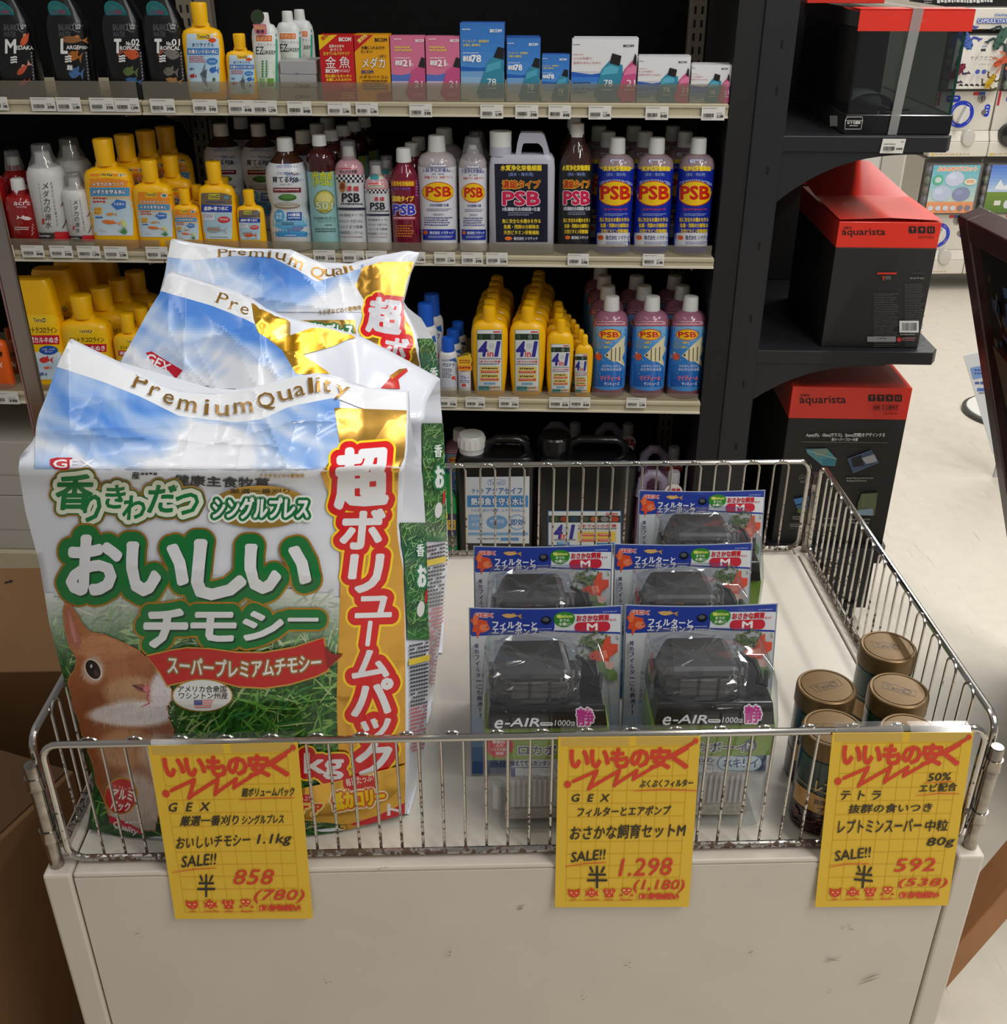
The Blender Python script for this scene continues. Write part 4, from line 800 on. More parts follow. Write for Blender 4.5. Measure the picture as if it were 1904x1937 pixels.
# PSB plus white
GREYL = pl('grey_liquid', (176, 168, 170), .2, coat=.3); SLLB = pl('sleeve_pale', (222, 222, 228), .3)
def psbplus(l, r, ym, top, base, label, cone):
    I = place(3, l, r, ym, top, .012, Z2, .95); t = T_(I, 'psb_bottle', label, 'bottle', 'white label PSB bottles'); w = r-l; h = base-top
    body(I, t, [(0, .94), (.012, 1), (.74, 1), (.79, .97), (.835, .8), (.86, .5), (.865, .45), (.9, .43)], 2, GREYL)
    if cone:
        cap(I, t, .82, .93, .42, .30, WCAP); MB().lathe([(.80*I.H, I.W*.44), (.985*I.H, I.W*.27), (I.H, I.W*.26), (I.H, 0)], 22, caps=(0, 0)).build('clear_overcap', CLEAR, t)
    else: cap(I, t, .865, 1, .46, .42, WCAP)
    sl = sleeve(I, t, .02, .745, SLLB); A = new(3); B = (40, 56, 140); q = (lambda v: top+h*v)
    A.RR(l+w*.28, q(.26), l+w*.72, q(.30), 8, B); A.RR(l+w*.29, q(.263), l+w*.71, q(.297), 7, (230, 230, 236)); A.fine(l+w*.33, q(.272), l+w*.67, q(.29), 1, B); A.T('水質浄化栄養細菌', l+w*.06, q(.305), w*.86, h*.045, B, .01); A.T('(淡水・海水用)', l+w*.34, q(.358), w*.32, h*.02, B); A.T('栄養プラス', l+w*.14, q(.385), w*.34, h*.025, (200, 60, 60), .01); A.T('成長プラス', l+w*.54, q(.385), w*.34, h*.025, (200, 60, 60), .01)
    A.E(l+w*.50, q(.535), w*.425, h*.095, (200, 60, 30)); A.E(l+w*.50, q(.535), w*.41, h*.087, (246, 200, 10)); A.T('PSB', l+w*.18, q(.485), w*.66, h*.095, (206, 44, 20), .06); A.T('光合成細菌=生菌', l+w*.28, q(.645), w*.5, h*.026, B, .01); A.fine(l+w*.2, q(.69), l+w*.85, q(.72), 2, (120, 120, 150)); A.T('〈強化成分〉', l+w*.36, q(.735), w*.3, h*.022, B); A.fine(l+w*.14, q(.77), l+w*.9, q(.86), 4, (70, 80, 150), 4)
    A.R(l-10, q(.885), r+10, q(.985), (24, 50, 160)); A.E(l+w*.17, q(.915), w*.06, h*.018, (230, 110, 30)); A.T('株式会社 シマテック', l+w*.28, q(.902), w*.62, h*.03, (230, 236, 250), .02); A.fine(l+w*.25, q(.945), l+w*.9, q(.97), 2, (190, 200, 230))
    pr(A, I, t, par=sl); I.t = t; return I
pw = psbplus(1292, 1592, 640, 145, 980, 'larger clear bottle with white and blue PSB label, front', False); dup(pw.t, wpos(pw, .006, .09), 'larger clear PSB bottle standing behind the front one')
ps = psbplus(1608, 1826, 640, 158, 980, 'smaller white and blue PSB label bottle with cone overcap, beside the jug', True); dup(ps.t, wpos(ps, .004, .065), 'smaller cone overcap PSB bottle hidden behind the front one')
# jug
MILK = pl('milky_plastic', (190, 190, 204), .4, coat=.1); NAVY = (18, 22, 44)
def con_art(A, x, w, y, h, navy=True):
    q = lambda v: y+h*v
    A.T('水質浄化栄養細菌', x+w*.11, q(.015), w*.78, h*.075, (250, 220, 40), .03); A.T('(淡水・海水用)', x+w*.26, q(.11), w*.47, h*.055, (120, 140, 190), .02); A.T('濃縮タイプ', x+w*.14, q(.21), w*.72, h*.11, (190, 60, 20), .03, st=((250, 206, 40), 3)); A.T('PSB', x+w*.15, q(.355), w*.70, h*.175, (206, 30, 80), .09, st=((244, 214, 224), 5)); A.T('3倍濃縮光合成細菌=生菌', x+w*.14, q(.555), w*.72, h*.05, (220, 224, 236), .02); A.fine(x+w*.26, q(.62), x+w*.74, q(.67), 2, (150, 156, 180))
    for i, s_ in enumerate(('魚に安全な水槽水を作る', '魚糞・残餌の分解除去', '天然ビタミン栄養補給')): A.T(s_, x+w*(.14+.03*(i > 0)), q(.705+.073*i), w*(.73-.06*(i > 0)), h*.055, (240, 206, 40), .02)
    A.E(x+w*.26, q(.955), w*.07, h*.025, (240, 120, 40)); A.T('株式会社 シマテック', x+w*.36, q(.935), w*.45, h*.042, (220, 224, 236), .02)
def jug():
    I = place(4, 95, 566, 640, 98, .012, Z2, .36); t = T_(I, 'water_jug', 'large milky jug with handle and navy PSB label', 'jug'); H, W, D = I.H, I.W, I.D
    b = body(I, t, [(0, .96, .9), (.012, 1, 1), (.70, .985, 1), (.775, .96, .96), (.805, .90, .85), (.815, .86, .8)], 5, MILK, 'jug_body')
    MB().lathe([(.80*H, W*.165), (.875*H, W*.165)], 24, (-W*.325, 0)).build('neck', MILK, t); MB().lathe([(.86*H, W*.16), (.985*H, W*.165), (.99*H, W*.155), (.99*H, 0)], 24, (-W*.325, 0)).build('cap', WCAP, t)
    hp = [(-W*.10, .80), (-W*.075, .90), (-W*.045, .965), (-W*.02, .985), (W*.28, .985), (W*.325, .965), (W*.365, .90), (W*.42, .80)]
    m = MB(); R = []
    for x, z in hp: R.append((x, z*H))
    inn = [(-W*.025, .80), (-W*.0, .875), (W*.015, .90), (W*.04, .905), (W*.23, .905), (W*.26, .895), (W*.30, .87), (W*.335, .80)]
    n = 8
    V = [(x, y, z) for y in (-D*.30, D*.30) for x, z in R]+[(x, y, z*H) for y in (-D*.30, D*.30) for x, z in inn]
    F = []
    for i in range(n-1):
        F += [[i, i+1, n+i+1, n+i], [2*n+i, 3*n+i, 3*n+i+1, 2*n+i+1], [i, 2*n+i, 2*n+i+1, i+1], [n+i, n+i+1, 3*n+i+1, 3*n+i]]
    m.add(V, F).build('handle', MILK, t, 30)
    A = new(4); A.P([(133, 342), (517, 344), (516, 905), (145, 905)], NAVY); con_art(A, 135, 380, 342, 562); pr(A, I, t)
    return I
jug()
def darkpsb():
    I = place(4, 590, 832, 640, 48, .012, Z2, .95); t = T_(I, 'psb_bottle', 'tall dark brown bottle with black PSB label, beside the jug', 'bottle', 'dark brown PSB bottles')
    body(I, t, [(0, .94), (.012, 1), (.60, 1), (.70, .97), (.77, .85), (.83, .6), (.87, .44), (.92, .42)], 2, pl('dark_brown_liquid', (62, 34, 30), .1, coat=.4)); cap(I, t, .90, 1, .42, .40, WCAP); sl = sleeve(I, t, .015, .70, pl('sleeve_black', (30, 32, 36), .3))
    A = new(4); con_art(A, 590, 270, 342, 555); pr(A, I, t, par=sl); I.t = t; return I
dk = darkpsb(); dup(dk.t, wpos(dk, -.004, .075), 'tall dark brown bottle hidden behind the front one')
def bluepsb(l, r, top, base, label):
    I = place(4, l, r, 560, top, .012, Z2, .95); t = T_(I, 'psb_bottle', label, 'bottle', 'blue label PSB bottles'); w = r-l; h = base-top
    body(I, t, ROUND, 2, pl('mauve_liquid', (150, 128, 134), .18, coat=.3)); cap(I, t, .868, 1, .45, .42, WCAP); sl = sleeve(I, t, .02, .745, pl('sleeve_blue', (22, 44, 160), .3)); A = new(4); q = lambda v: top+h*v
    A.RR(l+w*.34, q(.19), l+w*.78, q(.225), 9, (40, 60, 150)); A.RR(l+w*.36, q(.193), l+w*.76, q(.222), 8, (220, 224, 236)); A.fine(l+w*.4, q(.2), l+w*.72, q(.216), 1, (60, 80, 150)); A.T('水質浄化栄養細菌', l+w*.06, q(.243), w*.9, h*.052, (250, 220, 40), .03); A.T('(淡水・海水用)', l+w*.26, q(.308), w*.54, h*.035, (130, 150, 210), .02)
    A.T('PURPLE NON SULFUR BACTERIA', l-2, q(.366), w*1.0, h*.028, (190, 206, 236), .02, bend=lambda u: h*.045*(u-.5)**2*3)
    A.E(l+w*.5, q(.49), w*.505, h*.112, (200, 70, 30)); A.E(l+w*.5, q(.49), w*.48, h*.104, (246, 200, 10)); A.T('PSB', l+w*.10, q(.425), w*.82, h*.118, (206, 36, 16), .07); A.fine(l+w*.2, q(.62), l+w*.85, q(.65), 1, (170, 50, 110)); A.fine(l+w*.2, q(.665), l+w*.85, q(.69), 2, (150, 170, 220))
    for i, s_ in enumerate(('魚に安全な水槽水を作る', '魚糞・残餌の分解除去', '天然ビタミン栄養補給')): A.T(s_, l+w*(.07+.02*i), q(.70+.05*i), w*(.82-.03*i), h*.038, (240, 206, 40), .02)
    A.R(l-20, q(.835), r+20, q(.955), (214, 216, 224)); A.E(l+w*.10, q(.876), w*.085, h*.022, (240, 130, 50)); A.T('PSB', l+w*.04, q(.862), w*.12, h*.028, (190, 40, 20), .03); A.T('株式会社 シマテック', l+w*.24, q(.856), w*.72, h*.04, (40, 50, 110), .02); A.fine(l+w*.24, q(.91), l+w*.9, q(.94), 2, (90, 100, 150))
    pr(A, I, t, par=sl); I.t = t; return I
for n, (l, r, ds) in enumerate(((872, 1131, -.014), (1148, 1410, -.016), (1446, 1702, -.016))):
    w_ = ('left', 'middle', 'right')[n]; bp = bluepsb(l, r, 152, 975, 'blue label PSB bottle, front of the %s row' % w_)
    for k in (1, 2): dup(bp.t, wpos(bp, ds*k, .072*k), 'blue label PSB bottle, %s in the %s row' % (ORD[k], w_), 'blue label PSB bottles')
# ---- lower shelf -------------------------------------------------------------
ORG = pl('orange_plastic', (226, 96, 30), .35)
for n, (l, r, top) in enumerate(((-105, 45, 470), (30, 112, 500))):
    I = place(5, l, r, 640, top, .012 if n == 0 else .10, Z3, .55); t = T_(I, 'orange_bottle', ('bright orange bottle at the left photo edge, beside the chrome pole', 'darker orange bottle half hidden behind the bright orange one')[n], 'bottle')
    body(I, t, TETRA, 2.8, ORG if n == 0 else pl('rust_plastic', (150, 66, 24), .35)); cap(I, t, .765, 1, .37, .40, ORG if n == 0 else pl('rust_plastic', (150, 66, 24), .35))
    A = new(5); A.T('水槽', l+(r-l)*.3, 640, (r-l)*.5, 30, (60, 40, 30), .02); A.fish(l+(r-l)*.5, 720, (r-l)*.6, 40, (240, 200, 170)); pr(A, I, t)
def a_ctl(x, y, w, h):
    def a(A):
        A.grad(x, y, x+w, y+h*.58, [(252, 204, 20), (250, 200, 10)], 2); A.grad(x, y+h*.58, x+w, y+h, [(220, 232, 240), (190, 216, 236), (210, 228, 240)], 5); tetra_logo(A, x+w*.28, y+h*.04, w*.34, h*.10, (252, 212, 40)); A.T('コントラコロライン', x+w*.06, y+h*.20, w*.84, h*.085, (30, 40, 30), .02)
        A.R(x, y+h*.32, x+w*.96, y+h*.46, (210, 30, 50)); A.T('瞬間カルキぬき', x+w*.06, y+h*.345, w*.86, h*.095, (255, 250, 250), .02); A.E(x+w*.68, y+h*.55, w*.24, h*.07, (30, 90, 180)); A.T('お魚・水草', x+w*.52, y+h*.52, w*.32, h*.03, (240, 240, 250)); A.T('安心!', x+w*.58, y+h*.555, w*.2, h*.03, (240, 240, 250))
        A.fish(x+w*.62, y+h*.70, w*.36, h*.11, (220, 60, 50), .0, 1); A.fish(x+w*.66, y+h*.82, w*.22, h*.05, (230, 110, 70)); A.P([(x+w*.1, y+h*.80), (x+w*.26, y+h*.64), (x+w*.25, y+h*.80), (x+w*.32, y+h*.94)], (120, 140, 160)); A.fish(x+w*.5, y+h*.92, w*.3, h*.06, (90, 120, 160))
    return a
g_ = 'yellow bottles with the red banner label'
XLP = [(0, .92), (.01, .98), (.06, 1), (.64, 1), (.655, .985), (.66, .97), (.665, .985), (.68, .99), (.92, .90), (.97, .86), (1, .78)]
I = place(5, 118, 385, 560, 205, .012, Z3, .5); t = T_(I, 'water_conditioner_bottle', 'largest square-topped yellow bottle with red banner label, front of its row', 'bottle', g_)
body(I, t, [p for p in XLP if p[0] <= .655], 4, YEL); MB().rings([[(x, y, z*I.H) for x, y in sup(w*I.W/2, w*I.D/2, 4, 48)] for z, w in XLP if z >= .655]).build('cap', YEL, t, 40)
A = new(5); a_ctl(130, 420, 232, 385)(A); I.P = [(p[0]*I.H, p[1]*I.W/2, p[1]*I.D/2) for p in XLP]; I.e = 4; pr(A, I, t); I.t = t; row(I, 4, .074, .014, 'largest square-topped yellow bottle, %s in its row', g_)
ic = tetra('yellow bottle with red banner label, front of the middle row beside the hay bags', 'bottle', g_, 5, 372, 668, 560, 305, .012, Z3, a_ctl(395, 490, 245, 330)); row(ic, 4, .06, .016, 'red banner yellow bottle, %s in the middle row', g_)
ic = tetra('smallest red banner yellow bottle, front of its row beside the hay bags', 'bottle', g_, 5, 684, 880, 640, 415, .012, Z3, a_ctl(700, 560, 165, 230)); row(ic, 5, .04, .016, 'smallest red banner yellow bottle, %s in its row', g_)
# blue capped white bottles
def bluecap(l, r, ym, top, base, label, grp):
    I = place(6, l, r, ym, top, .012, Z3, .95); t = T_(I, 'blue_cap_bottle', label, 'bottle', grp); w = r-l; h = base-top
    body(I, t, [(0, .94), (.012, 1), (.66, 1), (.71, .97), (.745, .86), (.765, .66), (.79, .6)], 2, WBOT); cap(I, t, .765, 1, .72, .68, BLUECAP)
    A = new(6); A.grad(l+w*.05, top+h*.36, r-w*.02, top+h*.88, [(220, 224, 228), (200, 206, 220)], 3); A.fine(l+w*.15, top+h*.39, l+w*.85, top+h*.43, 2, (40, 60, 120)); A.T('プロテク', l+w*.14, top+h*.455, w*.7, h*.065, (30, 60, 130), .03); A.P([(l+w*.5, top+h*.40), (l+w*.9, top+h*.36), (l+w*.95, top+h*.44)], (40, 100, 180)); A.fine(l+w*.15, top+h*.55, l+w*.7, top+h*.72, 5, (70, 80, 110)); A.fish(l+w*.8, top+h*.72, w*.28, h*.08, (214, 60, 40), .6)
    pr(A, I, t); I.t = t; return I
bl = bluecap(78, 212, 400, 232, 770, 'larger white bottle with bright blue cap, front one beside the hay bag', 'blue capped bottles'); dup(bl.t, wpos(bl, .006, .065), 'larger white bottle with bright blue cap, behind the front one')
bs = bluecap(225, 333, 600, 436, 780, 'smaller white bottle with bright blue cap, front of its row', 'blue capped bottles')
for k in (1, 2): dup(bs.t, wpos(bs, .006*k, .05*k), 'smaller white bottle with bright blue cap, %s in its row' % ORD[k])
I = place(6, 338, 414, 700, 590, .012, Z3, .95); t = T_(I, 'dropper_bottle', 'tiny white bottle with a yellow card collar, beside the large oval yellow bottles', 'bottle')
body(I, t, [(0, .94), (.012, 1), (.72, 1), (.80, .9), (.83, .6), (.86, .5), (1, .45)], 2, WBOT)
A = new(6); A.R(344, 660, 410, 740, (206, 208, 220)); A.T('ブルー', 352, 668, 50, 22, (60, 60, 150), .03); A.fine(348, 694, 404, 716, 2, (60, 60, 130)); A.E(372, 725, 14, 10, (200, 70, 60)); pr(A, I, t)
A = new(6); A.P([(330, 560), (370, 540), (412, 532), (420, 575), (414, 606), (338, 612)], (234, 190, 40)); A.R(338, 604, 420, 636, (240, 150, 40)); A.fine(344, 570, 410, 596, 2, (170, 40, 30)); A.fine(344, 612, 414, 630, 1, (150, 30, 30)); A.P([(352, 548), (372, 530), (405, 522), (400, 540)], (120, 110, 30))
def colm(P, h, I=I):
    q = onplane(P, SO+EY*I.f, EY)-SO; return np.stack([q@EX-I.s, -I.D/2-h-.002+0*h, q[:, 2]-I.z], -1)
A.build('card_collar', colm, t, PRINT)
# 4in1
F41 = [(0, .76), (.015, .82), (.2, .92), (.45, .99), (.58, 1), (.70, .99), (.76, .94), (.80, .84), (.83, .66), (.845, .42), (.88, .38)]
def f41(l, r, ym, top, base, label, bx):
    I = place(6, l, r, ym, top, .012, Z3, .55); t = T_(I, 'water_care_bottle', label, 'bottle', 'oval yellow bottles with a numeral label'); H = I.H; w_ = I.W/2
    body(I, t, F41, 2.5, YEL); MB().lathe([(.835*H, w_*.37), (.955*H, w_*.36), (.985*H, w_*.33), (H, w_*.22)], 22).build('cap', YEL, t, 40)
    A = new(6); x, y, x1, y1 = bx; w = x1-x; h = y1-y; A.R(x, y, x1, y1, (90, 140, 140)); A.R(x+w*.02, y+h*.006, x1-w*.02, y1-h*.006, (222, 226, 226)); A.R(x+w*.65, y+h*.025, x+w*.95, y+h*.05, (206, 50, 60)); A.R(x+w*.02, y+h*.065, x1-w*.02, y+h*.165, (30, 50, 36))
    for k in range(4): A.E(x+w*(.15+.24*k), y+h*.115, w*.09, h*.042, ((60, 90, 60), (40, 60, 44), (110, 120, 116), (56, 70, 60))[k])
    Bc = (50, 50, 150); A.T('4', x+w*.05, y+h*.19, w*.36, h*.245, Bc, .045, shear=.15); A.T('1', x+w*.70, y+h*.19, w*.24, h*.245, Bc, .045, shear=.15); A.T('in', x+w*.42, y+h*.34, w*.24, h*.10, (220, 60, 70), .03); A.E(x+w*.60, y+h*.26, w*.11, h*.04, (200, 206, 214))
    A.fine(x+w*.08, y+h*.465, x+w*.96, y+h*.49, 1, (50, 50, 110)); A.T('1本で4つの効果', x+w*.08, y+h*.50, w*.86, h*.038, (210, 50, 60), .02); A.fine(x+w*.06, y+h*.55, x+w*.95, y+h*.575, 1, (40, 40, 90), 4)
    for k in (0, 1): A.R(x+w*.12, y+h*(.60+.125*k), x+w*.9, y+h*(.71+.125*k), (230, 206, 110)); A.fine(x+w*.2, y+h*(.615+.125*k), x+w*.82, y+h*(.65+.125*k), 1, (60, 50, 40), 3, .8); A.R(x+w*.16, y+h*(.665+.125*k), x+w*.86, y+h*(.70+.125*k), (206, 60, 60)); A.fine(x+w*.2, y+h*(.672+.125*k), x+w*.8, y+h*(.69+.125*k), 1, (250, 220, 210))
    A.R(x+w*.28, y+h*.86, x+w*.74, y+h*.89, (120, 170, 210)); A.R(x+w*.06, y+h*.915, x+w*.5, y+h*.985, (90, 150, 150)); A.R(x+w*.52, y+h*.915, x+w*.95, y+h*.985, (220, 190, 160)); A.fine(x+w*.1, y+h*.93, x+w*.9, y+h*.97, 1, (60, 90, 90))
    pr(A, I, t); I.t = t; return I
for (l, r, ym, top, base, lab, bx, n, st, dr_) in ((416, 636, 560, 246, 785, 'left row of large oval bottles', (450, 392, 600, 760), 6, .043, .001), (645, 861, 560, 250, 785, 'right row of large oval bottles', (678, 392, 823, 762), 7, .043, .0035),
                                                    (866, 1027, 620, 258+68, 785, 'row of medium oval bottles', (894, 478, 1008, 772), 4, .039, -.002), (1034, 1142, 660, 421, 785, 'row of smallest oval bottles', (1036, 536, 1112, 770), 8, .032, -.0075)):
    fi = f41(l, r, ym, top, base, 'yellow bottle, front of the '+lab, bx); row(fi, n, st, dr_, 'yellow bottle, %%s from the front in the %s' % lab, 'oval yellow bottles with a numeral label')
# fish PSB
def fishpsb(l, r, top, base, label):
    I = place(6, l, r, 480, top, .012, Z3, .95); t = T_(I, 'psb_bottle', label, 'bottle', 'pink PSB bottles with angelfish labels'); w = r-l; h = base-top; q = lambda v: top+h*v
    body(I, t, ROUND, 2, pl('rose_liquid', (150, 96, 118), .2, coat=.3)); cap(I, t, .865, 1, .46, .42, WCAP); A = new(6)
    sl = sleeve(I, t, .085, .70, pl('sleeve_sky', (70, 140, 210), .3))
    A.R(l+w*.08, q(.225), r-w*.02, q(.30), (190, 70, 80)); A.R(l+w*.10, q(.232), r-w*.04, q(.292), (206, 160, 176)); A.fine(l+w*.14, q(.24), r-w*.08, q(.285), 2, (130, 30, 40))
    A.grad(l-10, q(.305), r+10, q(.912), [(120, 180, 224), (70, 146, 216), (40, 120, 204), (26, 96, 184)], 8); A.T('生きている光合成細菌', l+w*.22, q(.325), w*.62, h*.03, (30, 60, 120), bend=lambda u: h*.06*(u-.5)**2*2)
    A.E(l+w*.50, q(.39), w*.33, h*.058, (210, 60, 40)); A.E(l+w*.5, q(.39), w*.31, h*.051, (250, 200, 40)); A.T('PSB', l+w*.24, q(.362), w*.52, h*.055, (206, 40, 40), .05)
    A.fish(l+w*.46, q(.47), w*.22, h*.024, (220, 190, 90)); A.fish(l+w*.40, q(.515), w*.2, h*.024, (210, 190, 100)); A.E(l+w*.22, q(.49), w*.15, h*.045, (110, 150, 190)); A.fish(l+w*.14, q(.61), w*.30, h*.09, (226, 96, 60), .1, -1, (240, 200, 180))
    A.P([(l+w*.34, q(.60)), (l+w*.60, q(.51)), (l+w*.95, q(.40)), (l+w*.92, q(.50)), (l+w*.98, q(.53)), (l+w*.86, q(.62)), (l+w*.96, q(.72)), (l+w*.72, q(.66)), (l+w*.55, q(.655))], (226, 216, 176)); A.E(l+w*.42, q(.595), w*.03, h*.012, (40, 40, 40))
    for k in range(3): A.P([(l+w*(.54+.12*k), q(.535-.01*k)), (l+w*(.57+.12*k), q(.53-.012*k)), (l+w*(.56+.12*k), q(.655)), (l+w*(.53+.12*k), q(.65))], (90, 84, 60))
    A.T('水質浄化に有効な', l+w*.26, q(.69), w*.55, h*.028, (220, 230, 240)); A.T('微生物を純培養', l+w*.24, q(.725), w*.6, h*.028, (220, 230, 240)); A.T('マイティーA', l+w*.22, q(.80), w*.58, h*.055, (236, 110, 130), .03, shear=.2); A.T('サンミューズ', l+w*.34, q(.865), w*.44, h*.035, (230, 240, 250), .02)
    rr = random.Random(4)
    for k in range(14): A.E(l+w*rr.random(), q(.36+.45*rr.random()), 3, 3, (190, 220, 244), n=6)
    pr(A, I, t, par=sl); I.t = t; return I
for n, (l, r, ds) in enumerate(((1143, 1350, -.004), (1380, 1590, -.010), (1607, 1816, -.008))):
    w_ = ('left', 'middle', 'right')[n]; fp = fishpsb(l, r, 190, 785, 'pink PSB bottle with angelfish label, front of the %s row' % w_)
    for k in range(1, 4 if n == 0 else 3): dup(fp.t, wpos(fp, ds*k, .074*k), 'angelfish label bottle, %s in the %s row' % (ORD[k], w_), 'pink PSB bottles with angelfish labels')

# ---- bottom deck -------------------------------------------------------------
BLKP = pl('black_canister', (15, 15, 17), .3, coat=.2)
def canister(l, r, ym, top, d, label, capx, capm, art=None, hx=None):
    I = place(8, l, r, ym, top, d, Z4, .45); t = T_(I, 'water_canister', label, 'canister'); W, H, D = I.W, I.H, I.D
    body(I, t, [(0, .95), (.015, 1), (.93, 1), (.975, .97), (1, .9)], 5, BLKP, 'canister_body')
    m = MB(); cx = capx*W; m.lathe([(H-.004, W*.155), (H+.010, W*.155), (H+.012, W*.17), (H+.036, W*.165), (H+.040, W*.15), (H+.040, 0)], 28, (cx, 0)).build('cap', capm, t)
    if capm is WCAP:
        for k in range(16):
            a = k*math.pi/8; m2 = MB() if k == 0 else m2; m2.box(cx+W*.167*math.cos(a)-.0012, cx+W*.167*math.cos(a)+.0012, W*.167*math.sin(a)-.0012, W*.167*math.sin(a)+.0012, H+.014, H+.034)
        m2.build('cap_ribs', capm, t)
    hx = hx or ((-.1, .4) if capx < 0 else (-.4, .1)); z = H
    MB().tube([(hx[0]*W, 0, z-.01), (hx[0]*W+.004, 0, z+.02), (hx[0]*W+.02, 0, z+.03), (hx[1]*W-.02, 0, z+.03), (hx[1]*W-.004, 0, z+.02), (hx[1]*W, 0, z-.01)], .010, 10).build('handle', BLKP, t)
    if art: A = new(8); art(A); pr(A, I, t, name='label_print')
    return I
def a_aq(A):
    A.P([(113, 122), (487, 118), (480, 484), (128, 482)], (206, 212, 220)); Bq = (60, 110, 170); A.RR(238, 136, 334, 166, 4, Bq); A.RR(240, 138, 332, 164, 4, (206, 212, 220)); A.T('TetraO', 244, 141, 84, 20, Bq, .01); A.T('テトラ', 150, 186, 64, 24, Bq, .03); A.T('アクアセイフ', 228, 178, 196, 36, Bq, .03)
    A.R(118, 222, 458, 286, (70, 140, 200)); A.T('熱帯魚を守る水に', 146, 234, 296, 42, (214, 226, 240), .03, st=((40, 80, 140), 3)); A.T('うるおい成分で粘液・エラを守る水に', 146, 294, 284, 18, Bq); A.RR(132, 326, 208, 410, 6, (130, 170, 210)); A.E(288, 368, 58, 38, (110, 156, 204)); A.E(398, 368, 46, 42, (120, 166, 210)); A.E(398, 368, 40, 36, (206, 212, 220)); A.T('即効', 362, 350, 74, 36, Bq, .03); A.T('カルキ', 146, 338, 50, 18, (210, 224, 236)); A.T('無害', 150, 372, 40, 18, (210, 224, 236)); A.T('水質安定', 248, 352, 80, 20, (226, 234, 244))
    A.fine(228, 426, 360, 440, 1, Bq); A.R(132, 424, 458, 438, (120, 166, 210)); A.fine(180, 454, 300, 466, 1, (90, 100, 110)); A.R(308, 452, 406, 468, (90, 140, 190))
canister(70, 494, 300, -18, .012, 'black canister with white screw cap and pale blue label, behind the wire fence', -.30, WCAP, a_aq)
def a_41(A):
    A.R(565, 305, 965, 496, (40, 110, 180)); A.R(569, 309, 961, 492, (214, 220, 222)); A.R(569, 332, 961, 370, (34, 50, 40))
    for k in range(7): A.E(600+k*55, 351, 22, 15, ((60, 90, 50), (150, 60, 40), (40, 70, 90), (80, 80, 70), (170, 90, 40), (130, 130, 130), (180, 60, 40))[k])
    A.T('EHEIM', 884, 317, 60, 14, (200, 40, 60), .04); Bc = (50, 50, 150); A.T('4', 598, 382, 48, 76, Bc, .045, shear=.15); A.T('in', 634, 428, 38, 30, (220, 60, 70), .03); A.T('1', 682, 382, 30, 76, Bc, .045, shear=.15); A.E(664, 405, 18, 14, (190, 200, 220)); A.T('1本で4つの効果', 734, 378, 206, 20, (190, 60, 60), .02); A.fine(730, 400, 944, 412, 1, (70, 60, 50)); A.R(728, 418, 936, 474, (226, 196, 90))
    for k, (x, y) in enumerate(((750, 430), (838, 430), (750, 458), (838, 458))): A.R(x, y, x+72, y+14, (206, 60, 56)); A.fine(x+6, y+3, x+66, y+11, 1, (250, 220, 210))
    A.R(614, 474, 684, 490, (70, 140, 200)); A.R(832, 480, 930, 492, (60, 130, 190)); A.fine(620, 478, 676, 486, 1, (230, 240, 250)); A.fine(600, 460, 720, 470, 1, (60, 60, 80))
canister(502, 1030, 300, -14, .012, 'wide black canister with a small boxed colourful label, behind the wire fence', -.33, BLKP, a_41, hx=(-.18, .38))
def pinkjug(cr, l, r, ym, top, d, label, hl):
    I = place(cr, l, r, ym, top, d, Z4, .5); t = T_(I, 'pink_jug', label, 'jug', 'pink two litre jugs'); W, H, D = I.W, I.H, I.D; P_ = pl('pink_jug_plastic', (150, 104, 130), .25, coat=.2)
    body(I, t, [(0, .95), (.015, 1), (.60, 1), (.70, .97), (.76, .9)], 4, P_, 'jug_body')
    x0, x1 = hl[0]*W, hl[1]*W
    MB().tube([(x0, 0, .72*H), (x0+.004, 0, .90*H), (x0+.018, 0, .965*H), (x1-.018, 0, .965*H), (x1-.004, 0, .90*H), (x1, 0, .72*H)], .011, 10).build('handle', pl('pale_mauve', (140, 128, 150), .35), t)
    cx = .36*W; MB().lathe([(.75*H, W*.13), (.86*H, W*.13), (.865*H, W*.15), (.985*H, W*.145), (H, W*.12), (H, 0)], 22, (cx, 0)).build('cap', pl('grey_cap', (170, 168, 172), .4), t)
    A = Art(); r_ = W*.22
    B = MB().lathe([(0, 0), (0, r_), (.0015, r_), (.0015, 0)], 26, caps=(0, 0)); B.v = [(cx+x, -W*.16-z, .80*H+y) for x, y, z in B.v]
    tg = B.build('round_tag', pl('tag_white', (226, 218, 218), .4), t)
    C = Art(0, 0, 1)
    C.P([(50+50*math.cos(a), 50+50*math.sin(a)) for a in [math.pi*k/14 for k in range(15)]], (200, 40, 44)); C.T('大容量', 12, 22, 76, 24, (190, 40, 44), .03); C.T('2L', 22, 58, 30, 26, (250, 240, 240), .04); C.fine(56, 64, 84, 74, 1, (250, 230, 230))
    C.build('tag_print', lambda P, h: np.stack([cx+(P[:, 0]/50-1)*r_*.97, -W*.16-.0015-h, .80*H-(P[:, 1]/50-1)*r_*.97], -1), tg, PRINT); I.t = t; return I
jr = pinkjug(8, 1050, 1278, 190, 90, .012, 'pink jug with a round red and white tag, front right beside the black rack', (-.42, .16))
jb = place(6, 740, 1060, 1020, 978, .16, Z4, .5)
